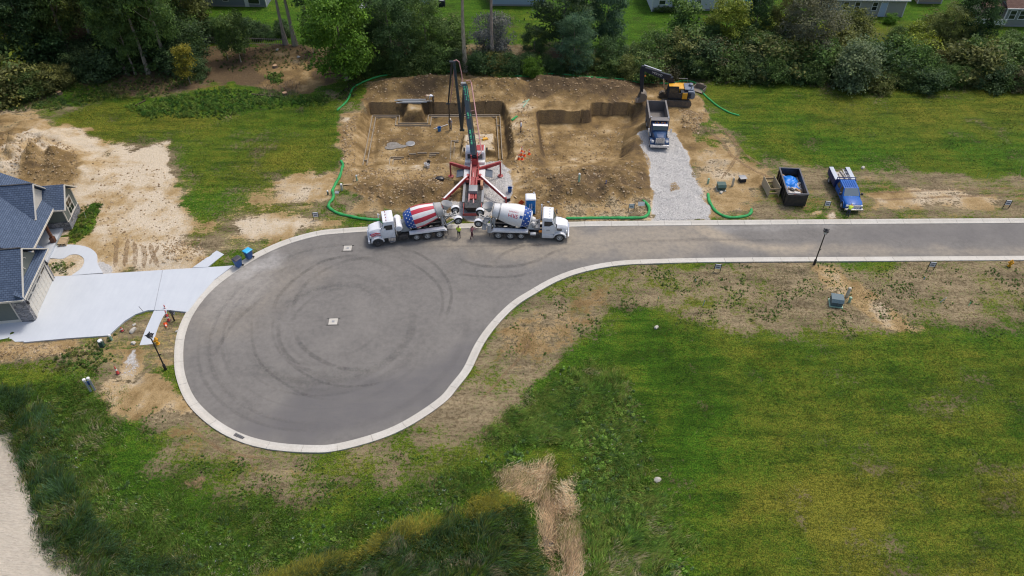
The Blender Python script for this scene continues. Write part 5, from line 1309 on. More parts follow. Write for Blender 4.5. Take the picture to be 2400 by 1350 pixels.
P_('sheet', lambda m: m.box((0, 0, .5), (.75, .03, .48), rx=-.35), FLAGWHITE, o); P_('stake', lambda m: m.bx(-.03, .03, .03, .08, -.1, .6), WOOD, o)

# ------------------------------------------------------------------ wheelie bins
def bin_(px, label, bodym, lidm, rz, open_=False):
    p = G(*px, .13); o = thing('wheelie_bin', label, 'bin', p, rz, 'kerbside bins')
    P_('body', lambda m: m.loft([[(-x, -y, z), (x, -y, z), (x, y, z), (-x, y, z)] for x, y, z in ((.24, .26, .06), (.34, .36, 1.0), (.36, .40, 1.02), (.36, .40, 1.06))]), bodym, o, bevel=.02)
    P_('lid', lambda m: m.loft([[(-x, -y, z), (x, -y, z), (x, y, z), (-x, y, z)] for x, y, z in ((.38, .42, 1.06), (.38, .42, 1.10), (.30, .34, 1.16))]), lidm, o, bevel=.02)
    P_('handle', lambda m: m.tube((-.3, .46, 1.02), (.3, .46, 1.02), .025), bodym, o)
    for s in (-1, 1): P_('wheel', lambda m: m.lathe((s * .26, .3, .12), (s, 0, 0), [(0, .12), (.07, .12)], 12), BLACK, o)
BINB = paint('bin_blue', (.01, .09, .30), .45, dirt=.1)
bin_((560, 624), 'dark-lidded blue wheelie bin on the kerb at the end of the driveway', BINB, paint('bin_dark_lid', (.035, .035, .05), .5), R(-35))
bin_((585, 605), 'blue wheelie bin with a bright sky-blue lid on the kerb', BINB, paint('bin_light_lid', (.03, .42, .72), .4), R(-35))

# ------------------------------------------------------------------ filter socks (fat green tubes on the ground)
t = NT('green_filter_sock'); v = t.coords(); n1 = t.noise(2.0, 4, .6, v); n2 = t.noise(25, 2, .5, v)
t.set(t.ramp(n1, [(.3, (.012, .20, .045)), (.7, (.03, .36, .09))]), .7); t.bump(n2, .4, .01); M_SOCK = t.m
t = NT('green_silt_fence'); v = t.coords(); t.set(t.ramp(t.noise(1.5, 4, .6, v), [(.35, (.015, .12, .045)), (.7, (.03, .33, .13))]), .8); M_SILT = t.m
def sock(pxl, label, r=.17, sink=.03, mat=None, name='filter_sock'):
    P = catmull([GT(u, v)[:2] for u, v in pxl], 8); P = resample(P, .22)
    z = terrain(P[:, 0], P[:, 1]); z = np.convolve(np.r_[z[0], z, z[-1]], [.25, .5, .25], 'valid')
    ph = random.uniform(0, 9)
    o = MB().sweep([(a, b, c + r * .75 - sink) for (a, b), c in zip(P, z)], r, 10, squash=.82, rfun=lambda q: (1 + .10 * math.sin(q * len(P) * .8 + ph) + .05 * math.sin(q * len(P) * 2.1)) * min(1, min(q, 1 - q) * len(P) * .5 + .45)).build(name, mat or M_SOCK, None, smooth=True)
    return tag(o, label, 'filter sock', 'green filter socks')
sock([(799, 377), (804, 388), (799, 408), (788, 430), (780, 447), (782, 462), (772, 478), (772, 488), (790, 500), (820, 508), (860, 515), (930, 518)], 'green sock curving down past the pale marker posts to the flag-drum mixer')
sock([(1326, 513), (1400, 512), (1480, 512), (1510, 510), (1521, 498), (1518, 482), (1506, 470)], 'green sock hooking round the white notice left of the gravel drive')
sock([(1659, 454), (1663, 475), (1678, 497), (1705, 510), (1740, 509), (1758, 502), (1761, 490)], 'green U-shaped sock between the gravel drive and the road')
sock([(790, 260), (815, 235), (830, 205), (866, 187), (900, 178), (960, 172), (1040, 169), (1062, 168)], 'long green sock along the tree line behind the left hole', .14)
sock([(1150, 171), (1200, 178), (1230, 180), (1300, 174), (1390, 182), (1480, 190), (1560, 196), (1600, 190), (1630, 196), (1650, 222), (1680, 248), (1708, 264), (1733, 272)], 'long green sock running behind the excavator into the grass field', .13)

# ------------------------------------------------------------------ utility boxes, pedestals, marker posts
UGREEN = paint('utility_green', (.035, .085, .07), .5, dirt=.15)
UTEAL = paint('weathered_blue_green_box', (.07, .12, .14), .5, dirt=.15)
UPALE = paint('pale_green_plastic', (.30, .47, .33), .6, dirt=.1)
UTAN = paint('tan_plastic', (.50, .47, .38), .6, dirt=.15)
def transformer(px, label, mat, s=1.0, rz=0.0):
    p = GT(*px); o = thing('transformer_box', label, 'utility box', p, rz, 'utility boxes'); o.scale = (s, s, s)
    P_('pad', lambda m: m.bx(-.65, .65, -.6, .6, -.06, .08), UTAN if s < 1 else UPALE, o)
    b = P_('cabinet', lambda m: m.prism([(-.5, .08), (-.5, .62), (-.3, .85), (.5, .85), (.5, .08)], -.55, .55, plane='yz'), mat, o, bevel=.03)
    P_('lid', lambda m: m.prism([(-.56, .60), (-.33, .86), (.53, .86), (.53, .90), (-.35, .90), (-.60, .62)], -.6, .6, plane='yz'), mat, b)
    P_('warning_label', lambda m: m.box((.05, -.415, .745), (.14, .004, .1), rx=-.72), FLAGWHITE, b)
    P_('door_seam', lambda m: m.bx(-.01, .01, -.515, -.5, .1, .6), BLACK, b)
transformer((1958, 712), 'blue-green transformer box on a pad below the road, beside two pale posts', UTEAL, 1.0, R(-12))
transformer((1689, 443), 'dark green transformer box right of the gravel drive', UGREEN, .85, R(0))
p = GT(1739, 424); o = thing('utility_vault', 'low dark grey utility box left of the plywood sheets', 'utility box', p, R(10), 'utility boxes')
P_('case', lambda m: m.box((0, 0, .25), (.75, .7, .5), taper=(.92, .92)), EXG, o, bevel=.03); P_('cover', lambda m: m.box((0, 0, .53), (.85, .8, .08)), STEEL, o, bevel=.02)
def post(px, label, mat, h=.9, r=.11, cap=True, rot=0.0, tilt=0.0, square=False, nm='marker_post', grp='utility marker posts'):
    p = GT(*px); o = thing(nm, label, 'marker post', p, rot, grp); o.rotation_euler = (tilt, 0, rot)
    if square: P_('shaft', lambda m: m.box((0, 0, h / 2 - .05), (r * 2, r * 1.6, h + .1)), mat, o, bevel=.01)
    else: P_('shaft', lambda m: m.lathe((0, 0, -.1), (0, 0, 1), [(0, r), (h * .7, r), (h, r * .98)], 12), mat, o, smooth=True)
    if cap: P_('cap', lambda m: m.lathe((0, 0, h - .12), (0, 0, 1), [(0, r * 1.12), (.1, r * 1.12), (.16, r * .7)], 12), FLAGWHITE if cap == 'w' else mat, o, smooth=True)
    return o
post((1984, 696), 'tall tan pedestal standing behind the blue-green transformer box', UTAN, 1.25, .13, square=True)
post((1990, 708), 'short pale green post beside the blue-green transformer box', UPALE, .65, .13)
post((1659, 430), 'short pale green post left of the dark green transformer box', UPALE, .7, .12)
post((1716, 436), 'tan pedestal between the green transformer and the grey utility box', UTAN, 1.15, .11, square=True)
post((1357, 427), 'pale green capped post on the soil heap left of the gravel drive', UPALE, 1.2, .12, 'w')
post((837, 424), 'pale green capped post inside the left green sock', UPALE, .8, .1, 'w')
post((802, 446), 'tan capped post inside the bend of the left green sock', UTAN, .9, .13, 'w', square=True)
post((769, 456), 'small teal capped post outside the left green sock', UGREEN, .55, .1, 'w')
post((1420, 431), 'thin blue stake with a green foot on the soil heap', FLAGBLUE, .6, .05, False)
post((241, 812), 'green telephone pedestal with pale top at the corner of the driveway', UGREEN, .85, .2, 'w', square=True)
post((262, 797), 'pale green pedestal half hidden beside the driveway corner', UPALE, .7, .12, 'w')
p = GT(790, 452); o = tag(MB().box((0, 0, .05), (.5, .5, .1)).build('inspection_cover', STEEL, None), 'small square grey cover lying beside the left green sock', 'cover'); o.location = p
p = GT(218, 916); o = thing('meter_stand', 'tall grey meter stand with two white heads above the pond weeds', 'meter stand', p, R(30))
for s in (-.17, .17):
    P_('post', lambda m: m.box((s, 0, .75), (.16, .12, 1.6)), paint('galvanised_grey', (.36, .40, .45), .45, .3), o); P_('meter_head', lambda m: m.lathe((s, -.08, 1.5), (0, 0, 1), [(0, .13), (.25, .15), (.3, .08)], 12), FLAGWHITE, o)
P_('panel', lambda m: m.box((0, .06, 1.0), (.46, .05, .5)), FLAGBLUE, o)

# stakes and flags
def stake(px, label, mat, h=.9, lean=0.0, wd=.045, top=None):
    p = GT(*px); o = thing('survey_stake', label, 'stake', p, random.uniform(0, 3), 'survey stakes'); o.rotation_euler = (lean, lean * .5, o.rotation_euler[2])
    P_('shaft', lambda m: m.box((0, 0, h / 2 - .08), (wd, wd * .6, h + .16)), mat, o)
    if top is not None: P_('painted_top', lambda m: m.box((0, 0, h - .12), (wd * 1.15, wd * .8, .3)), top, o)
FB = paint('flag_light_blue', (.05, .25, .55), .6); FGN = paint('stake_green', (.10, .38, .16), .6)
for px, lb, m_, h, ln, tp in (((1540, 714), 'green-topped wooden stake in the verge below the road', WOOD, 1.0, .05, FGN), ((1647, 717), 'light blue stake below the left lot sign', FB, .8, .1, None), ((1629, 660), 'tiny blue stake near the lot sign below the road', FB, .35, .1, None),
        ((2203, 709), 'blue and white stake right of the transformer box below the road', FB, .8, .4, FLAGWHITE), ((2270, 717), 'leaning pale green stake at the right of the verge', FGN, .5, .9, None), ((2305, 703), 'short pale wooden stake at the right of the verge', WOOD, .4, .1, None), ((2165, 655), 'tiny grey-blue stake below the right lot sign', FB, .3, .2, None),
        ((1884, 422), 'thin grey stake right of the dumpster', STEEL, .7, .1, None), ((1945, 407), 'green stake behind the blue service truck', FGN, .8, .0, None), ((2313, 417), 'green stake in the far verge at the right', FGN, .7, .15, None), ((2388, 418), 'tall leaning wooden stake at the right edge of the verge', WOOD, 1.6, .35, None), ((2360, 414), 'short wooden stake near the right edge of the verge', WOOD, .7, .1, None),
        ((290, 838), 'pale wooden stake between driveway and gravel spill', WOOD, .9, .05, None), ((202, 512), 'white stake in the grass beside the house corner', FLAGWHITE, 1.0, .1, None), ((490, 522), 'wooden stake with a nailed arm in the dry grass left of the bulb', WOOD, .9, .15, None), ((338, 733), 'dark grey stake at the curved edge of the driveway', STEEL, .95, -.2, None), ((1862, 462), 'thin stake between dumpster and lot sign', STEEL, .6, .1, None)):
    stake(px, lb, m_, h, ln, top=tp)

# ------------------------------------------------------------------ cones, mailbox, rocks
ORG = paint('traffic_orange', (.80, .11, .02), .55, dirt=.1)
CRED = paint('faded_cone_red', (.62, .07, .06), .55, dirt=.2)
def cone(px, label, h=.7, mat=ORG, lying=False, dz=0.0):
    p = GT(*px); o = thing('traffic_cone', label, 'cone', (p[0], p[1], p[2] + dz), random.uniform(0, 1.5), 'traffic cones')
    if lying: o.rotation_euler = (R(78), 0, R(30)); o.location.z += .16
    P_('base', lambda m: m.box((0, 0, .02), (.36, .36, .05)), BLACK if mat is not ORG else ORG, o)
    P_('body', lambda m: m.lathe((0, 0, .04), (0, 0, 1), [(0, .14), (h * .45, .09), (h * .7, .065), (h, .03)], 14), mat, o, smooth=True)
    P_('reflective_band', lambda m: m.lathe((0, 0, .04), (0, 0, 1), [(h * .45, .098), (h * .68, .075)], 14, caps=False), FLAGWHITE, o, smooth=True)
cone((396, 752), 'red cone on a black foot nearest the mailbox', .8, CRED); cone((392, 741), 'red cone behind the one nearest the mailbox', .75, CRED); cone((389, 727), 'red cone at the top of the pavement stub by the driveway', .7, CRED)
cone((389, 762), 'toppled orange cone below the group beside the mailbox', .6, ORG, True); cone((287, 776), 'small orange cone in the grass by the driveway curve', .5, CRED); cone((277, 876), 'red cone with black foot leaning above the meter stand', .95, CRED)
for px, lb in (((1216, 374), 'orange cone at the front left of the cluster between the holes'), ((1224, 374), 'orange cone at the front right of the cluster between the holes'), ((1222, 364), 'orange cone in the middle of the cluster between the holes'), ((1229, 366), 'tilted-band orange cone right of the cluster middle'), ((1240, 362), 'orange cone standing apart right of the cluster between the holes'), ((1223, 356), 'rearmost orange cone of the cluster between the holes')):
    cone(px, lb, .75, ORG)
p = GT(409, 752); o = thing('mailbox', 'black mailbox on a post beside the pavement stub', 'mailbox', p, R(-30))
P_('post', lambda m: (m.bx(-.06, .06, -.06, .06, -.1, 1.15), m.bar((0, -.05, .7), (.3, -.05, 1.05), .06, .08)), LBLK, o)
bx_ = P_('box', lambda m: m.loft([[(x, -.12, 1.15), (x, .12, 1.15), (x, .12, 1.3), (x, .08, 1.38), (x, -.08, 1.38), (x, -.12, 1.3)] for x in (-.1, .5)]), LBLK, o); P_('door', lambda m: m.bx(.5, .53, -.1, .1, 1.16, 1.36), STEEL, bx_)

def rock_mesh(seed, n=2):
    bm = bmesh.new(); bmesh.ops.create_icosphere(bm, subdivisions=2, radius=1.0); r_ = random.Random(seed)
    ax_ = [(Vector((r_.gauss(0, 1), r_.gauss(0, 1), r_.gauss(0, 1))).normalized(), r_.uniform(.55, .85)) for _ in range(9)]
    for v_ in bm.verts:
        for a__, d__ in ax_:
            q = v_.co.dot(a__)
            if q > d__: v_.co -= a__ * (q - d__)
        v_.co *= 1 + r_.uniform(-.04, .04)
    me = bpy.data.meshes.new('rock'); bm.to_mesh(me); bm.free(); return me
ROCKM = paint('pale_limestone', (.46, .43, .37), .9, dirt=.25, bump=.4)
RM = [rock_mesh(i) for i in range(5)]
for m_ in RM: m_.materials.append(ROCKM); m_.polygons.foreach_set('use_smooth', [True] * len(m_.polygons)); m_.set_sharp_from_angle(angle=R(30))
def rock(px, s, label, i=0, z=None, nm='boulder', grp='loose stones'):
    p = GT(*px); o = bpy.data.objects.new(nm, RM[i % 5]); COL.objects.link(o); o.location = (p[0], p[1], p[2] + s * .25); o.scale = (s, s * .8, s * .55); o.rotation_euler = (0, 0, i * 1.3)
    tag(o, label, 'rock', grp); return o
rock((1541, 1126), .34, 'pale boulder at the edge of the tall weeds and the mown grass', 0); rock((312, 776), .42, 'flat pale boulder left of the pavement stub by the driveway', 1); rock((313, 806), .32, 'flat half-buried stone below the pavement stub', 2); rock((2022, 394), .32, 'single pale stone behind the blue service truck', 3)
rock((955, 170), .45, 'pale boulder behind the left green sock under the trees', 4); rock((1075, 166), .5, 'left one of two pale boulders behind the pump boom tip', 1); rock((1090, 167), .55, 'right one of two pale boulders behind the pump boom tip', 2); rock((1538, 768), .28, 'small pale stone in the bare patch at the top of the lush grass', 3); rock((315, 762), .2, 'small stone between the driveway curve and the flat boulder', 3); rock((415, 777), .2, 'small white stone against the kerb below the mailbox', 0); rock((1285, 474), .2, 'small pale stone beside the portable toilet', 4)
rock((700, 135), .35, 'pale stone in the leaf litter left of the bright green tree', 2); rock((650, 118), .35, 'pale stone just in front of the black fence', 1); rock((1690, 452), .3, 'pale stone in front of the dark green transformer box', 3); rock((1720, 190), .4, 'pale stone at the left end of the field under the hedge', 0)
# loose stones and clods over the site (uncountable)
def scatter_in(poly, n, seed):
    r_ = np.random.default_rng(seed); P = np.asarray(poly); out = []
    x0, x1, y0, y1 = bb(P, 0)
    while len(out) < n:
        q = r_.uniform((x0, y0), (x1, y1), (n * 2, 2)); out += list(q[sdist(P, q[:, 0], q[:, 1]) < 0])
    return np.array(out[:n])
def stones(name, label, polys, smin, smax, mat, seed):
    r_ = np.random.default_rng(seed); pts = np.concatenate([scatter_in(pts_px(pl), n, seed + i) for i, (pl, n) in enumerate(polys)])
    base = np.array([(1, 0, 0), (-.9, .2, .1), (.1, 1, .1), (0, -.9, 0), (.1, .1, .75), (-.1, 0, -.6)]); fcs = np.array([(0, 2, 4), (2, 1, 4), (1, 3, 4), (3, 0, 4), (2, 0, 5), (1, 2, 5), (3, 1, 5), (0, 3, 5)])
    n = len(pts); s_ = smin + (smax - smin) * r_.random(n) ** 3; a = r_.random(n) * 6.28; z = terrain(pts[:, 0], pts[:, 1])
    B = base[None] * (1 + r_.uniform(-.3, .3, (n, 6, 1))) * s_[:, None, None] * np.array([1, .8, .7])
    X = B[..., 0] * np.cos(a)[:, None] - B[..., 1] * np.sin(a)[:, None] + pts[:, :1]; Y = B[..., 0] * np.sin(a)[:, None] + B[..., 1] * np.cos(a)[:, None] + pts[:, 1:2]; Z = B[..., 2] + z[:, None] + s_[:, None] * .15
    V = np.stack([X, Y, Z], -1).reshape(-1, 3); Fc = (fcs[None] + (np.arange(n) * 6)[:, None, None]).reshape(-1, 3)
    tint = np.repeat(r_.random(n), 6)
    o = np_mesh(name, V, Fc, mat, attrs=dict(tint=tint)); tag(o, label, 'stones', kind='stuff'); return o
t = NT('site_clods'); t.set(t.ramp(t.attr('tint'), [(0, (.20, .135, .07)), (.5, (.34, .245, .14)), (.85, (.37, .275, .165)), (1, (.47, .38, .27))]), .95, spec=.1)
M_CLOD = t.m
SITE_A = [(862, 190), (1480, 190), (1500, 240), (860, 243)]; SITE_F = [(820, 395), (1060, 395), (1060, 500), (840, 480)]; SITE_R = [(1200, 395), (1500, 395), (1520, 500), (1260, 510)]
stones('earth_clods', 'loose clods and stones strewn over the dug-up building site', [(SITE_A, 1700), (SITE_F, 1800), (SITE_R, 1900), ([(1195, 250), (1250, 240), (1262, 392), (1195, 392)], 700), ([(800, 290), (838, 270), (830, 390), (800, 420)], 500), ([(1590, 255), (1650, 265), (1640, 320), (1600, 300)], 700), ([(870, 268), (1176, 266), (1186, 372), (850, 380)], 1200), ([(1264, 285), (1470, 270), (1450, 360), (1280, 370)], 900)], .03, .22, M_CLOD, 5)
stones('sand_clods', 'loose clods on the pale dirt lot by the house', [([(0, 330), (190, 360), (190, 440), (0, 420)], 1800), ([(200, 360), (400, 400), (440, 600), (250, 620)], 900), ([(390, 560), (470, 560), (480, 610), (380, 620)], 500), ([(0, 812), (170, 806), (160, 840), (0, 850)], 500)], .03, .2, M_CLOD, 9)
t = NT('driveway_gravel_stone'); t.set(t.ramp(t.attr('tint'), [(0, (.34, .33, .31)), (.5, (.46, .445, .42)), (1, (.58, .56, .53))]), .9, spec=.2)
GPOLY = [(1497, 312), (1530, 302), (1585, 312), (1605, 360), (1650, 450), (1666, 516), (1536, 518), (1528, 430), (1507, 360)]
stones('gravel', 'loose grey gravel spread over the site drive', [(GPOLY, 9000), ([(1135, 382), (1176, 378), (1186, 400), (1180, 500), (1136, 500)], 3000), ([(302, 835), (312, 825), (322, 860), (308, 885), (284, 880)], 120)], .03, .085, t.m, 13)

# ------------------------------------------------------------------ footing forms and other site items
FORM = paint('grey_form_board', (.33, .28, .21), .85, dirt=.5)
def c7(x, y): return (800 + x / 5, 160 + y / 5)
def form(name, label, paths, z=-1.12, ht=.22):
    o = thing(name, label, 'formwork', (0, 0, 0), 0, 'footing forms')
    for pl in paths:
        P = [Vector((*G2(*c7(*q), z), z)) for q in pl]
        for a, b in zip(P[:-1], P[1:]):
            d = (b - a).normalized() * .02
            P_('form_board', lambda m: m.bar(a + d - Vector((0, 0, ht / 2)), b - d - Vector((0, 0, ht / 2)), .085, ht), FORM, o)
    return o
form('footing_form', 'long grey footing form running round the edge of the left hole', [[(250, 1130), (365, 548), (682, 548), (672, 640), (1010, 640), (1020, 545), (1858, 540), (1888, 1060)], [(297, 1130), (402, 570), (645, 568), (632, 664), (1045, 664), (1055, 566), (1818, 562), (1848, 1060)],
     [(262, 1075), (305, 1075)], [(1825, 665), (1860, 665)]])
form('footing_form', 'short L-shaped footing form left of the raised earth block', [[(1275, 1070), (1288, 845), (1380, 845)], [(1318, 1045), (1325, 862), (1375, 862)]])
form('footing_form', 'small corner footing form at the front left of the hole', [[(560, 1135), (572, 1038), (735, 1038)], [(602, 1135), (610, 1060), (705, 1060)]], -.95)
form('footing_form', 'straight footing boards in front of the puddle in the hole', [[(790, 998), (875, 996)], [(890, 988), (1005, 985)], [(1030, 992), (1150, 988)], [(1030, 1014), (1110, 1012)]], -.85)
def plank(px0, px1, label, wd=.2, th=.06, mat=WOOD, name='timber_plank', cat='plank', grp='loose planks'):
    a = Vector(GT(*px0)); b = Vector(GT(*px1)); a.z += .08; b.z += .08
    c = (a + b) / 2; o = MB().bar(a - c, b - c, wd, th).build(name, mat, None); o.location = c
    return tag(o, label, cat, grp)
plank((1098 / 1, 377), (1054, 377), 'thin board across the front edge of the left hole', .1) if False else None
plank((805, 434), (858, 432), 'long timber plank lying beside the tan capped post', .2)
plank((1208, 376), (1222, 348), 'long timber plank left of the orange cones', .25)
plank((1017, 303), (1050, 293), 'white pole lying by the blue bucket in the left hole', .07, .07, FLAGWHITE)
plank((1200, 249), (1222, 254), 'thin timber lath lying behind the left hole near the green pipes', .08) if False else None
plank((1226, 252), (1240, 234), 'pale green pipe lying furthest back between the holes', .14, .14, UPALE, 'green_pipe', 'pipe', 'green pipes')
plank((1200, 283), (1212, 274), 'bright green pipe piece lying between the two holes', .26, .2, M_SOCK, 'green_pipe', 'pipe', 'green pipes')
plank((1225, 241), (1240, 235), 'pale pipe crossing the other behind the ridge between the holes', .1, .1, UPALE, 'green_pipe', 'pipe', 'green pipes')
plank((1205, 460), (1211, 465), 'short pale board right of the pump truck outrigger', .15)
plank((590, 222), (650, 228), 'dark log in the brush pile at the forest edge', .18, .18, paint('dark_log', (.08, .055, .035), .9), 'log', 'log', 'logs')
plank((760, 176), (790, 170), 'thin fallen branch in the leaf litter', .12, .12, paint('dark_log', (.08, .055, .035), .9), 'log', 'log', 'logs')
plank((318, 248), (342, 236), 'dark branch lying at the left end of the bright grass', .12, .12, paint('dark_log', (.08, .055, .035), .9), 'log', 'log', 'logs')
# stack of form boards behind the hole
p = GT(965, 238); o = thing('form_board_stack', 'stack of grey form boards behind the left hole', 'board stack', (p[0], p[1], p[2]), 0)
for i in range(9): P_('form_board', lambda m: m.box((random.uniform(-.5, .5) - .6 + (i % 3) * .6, -.45 + (i % 4) * .25, .05 + .06 * (i // 3)), (3.4, .22, .05), rz=random.uniform(-.04, .04)), paint('blue_grey_form_board', (.26, .28, .29), .8, dirt=.3), o)
def bucket_(px, label, mat, s=1.0, zf=None, nm='bucket'):
    p = GT(*px) ; o = thing(nm, label, 'bucket', p, 0, 'site buckets'); o.scale = (s, s, s)
    P_('pail', lambda m: m.lathe((0, 0, 0), (0, 0, 1), [(0, .14), (.36, .17), (.38, .185), (.38, .16), (.05, .12)], 14), mat, o, smooth=True); P_('handle', lambda m: m.sweep([(-.17, 0, .36), (-.12, .1, .48), (0, .14, .52), (.12, .1, .48), (.17, 0, .36)], .012, 5), STEEL, o)
bucket_((1030, 307), 'blue bucket on the floor of the left hole', paint('bucket_blue', (.01, .16, .45), .4), 1.5); bucket_((998, 390), 'left white bucket at the front of the left hole', FLAGWHITE, 1.2); bucket_((1004, 393), 'front white bucket at the front of the left hole', FLAGWHITE, 1.2); bucket_((1005, 385), 'black bucket behind the two white ones', BLACK, 1.2); bucket_((1195, 449), 'dark blue bucket right of the pump truck', BINB, 1.5)
p = GT(1031, 421); o = MB().lathe((0, 0, 0), (0, 0, 1), [(0, .4), (.12, .5), (.3, .42), (.42, .12)], 12).build('rubbish_bag', paint('black_bag', (.02, .02, .022), .35), None, smooth=True); o.location = p; o.scale = (1.2, .8, 1); tag(o, 'black rubbish bag on the soil left of the pump truck', 'bag')
p = GT(1137, 327); o = thing('yellow_tool', 'yellow hand compactor lying on the raised earth block', 'tool', p, .4); P_('plate', lambda m: m.box((0, 0, .12), (.8, .45, .2), taper=(.8, .8)), EXY, o, bevel=.03); P_('handle', lambda m: m.bar((-.3, 0, .2), (-1.1, .35, .3), .06, .06), FLAGWHITE, o)
p = GT(1190, 470); o = thing('dark_tool_box', 'dark tool box behind the star-band drum', 'box', p, .2); P_('case', lambda m: m.box((0, 0, .2), (.6, .4, .4), taper=(.95, .95)), EXG, o, bevel=.03); P_('lid', lambda m: m.box((0, 0, .43), (.62, .42, .06)), STEEL, o)
p = GT(1222, 482); o = thing('orange_barrier_board', 'orange diamond sign leaning behind the star-band mixer', 'sign', p, .2); P_('board', lambda m: m.box((0, 0, .45), (.55, .04, .55), ry=R(45)), ORG, o); P_('leg', lambda m: m.bar((0, .05, 0), (0, .02, .5), .05, .05), STEEL, o)
# puddle and wet concrete in the hole
t = NT('wet_cement_puddle'); v = t.coords(); t.set(t.ramp(t.noise(3, 4, .6, v), [(.35, (.17, .15, .125)), (.7, (.28, .26, .23))]), .4); M_WET = t.m
def blob(px, rx_, ry_, mat, name, label, dz=.03, seed=1):
    c = GT(*px); r_ = random.Random(seed); n = 22; V = [(c[0], c[1], 0)]
    for i in range(n):
        a = i / n * 6.283; k = 1 + .22 * math.sin(a * 3 + seed) + r_.uniform(-.1, .1); V.append((c[0] + math.cos(a) * rx_ * k, c[1] + math.sin(a) * ry_ * k, 0))
    z = terrain(np.array([q[0] for q in V]), np.array([q[1] for q in V])); mb = MB(); mb.v = [(q[0], q[1], float(zz_) + dz + .02) for q, zz_ in zip(V, z)]; mb.f = [(0, 1 + i, 1 + (i + 1) % n) for i in range(n)]; mb.mi = [0] * n
    return tag(mb.build(name, mat, None, fix=False, smooth=True), kind='structure')
blob((1291, 1188), .32, .8, M_DITCH, 'ditch_water', '', .12, 3); blob((1284, 1278), .38, .7, M_DITCH, 'ditch_water', '', .12, 7)
blob((925, 343), 1.35, .75, M_WET, 'cement_puddle', '', .06, 2)
c = GT(962, 337); o = tag(MB().lathe((c[0], c[1], c[2] - .1), (0, 0, 1), [(0, .62), (.16, .62), (.2, .5)], 20).build('sump_lid', STEEL, None), 'round grey sump lid in the left hole beside the puddle', 'sump lid')
# manholes and storm grate
def manhole(px, label, rz):
    p = G(*px, .02); o = thing('manhole', label, 'manhole', (p[0], p[1], .03), rz, 'square manholes in the road')
    P_('concrete_collar', lambda m: m.bx(-.42, .42, -.42, .42, -.02, .03), M_KERB, o); P_('iron_lid', lambda m: m.bx(-.13, .13, -.13, .13, .03, .04), STEEL, o)
    for s in (-1, 1): P_('sealed_joint', lambda m: m.bx(-.62, .62, s * .46 - .03, s * .46 + .03, -.02, .02), BLACK, o)
manhole((781, 754), 'square manhole in the middle of the round end of the road', R(2)); manhole((815, 582), 'square manhole near the front wheel of the flag-drum mixer', R(2))
p = G(558, 1025, .07); o = thing('storm_grate', 'iron storm grate set in the kerb at the bottom of the round end', 'storm grate', (p[0], p[1], .075), R(-28))
P_('frame', lambda m: m.bx(-.5, .5, -.28, .28, -.06, .02), STEEL, o)
for i in range(8): P_('grate_bar', lambda m: m.bx(-.45 + .12 * i, -.37 + .12 * i, -.24, .24, .02, .035), BLACK, o)
p = GT(455, 1132); blob((458, 1132), .75, .5, M_RUT, 'mud_puddle', '', .03, 5)
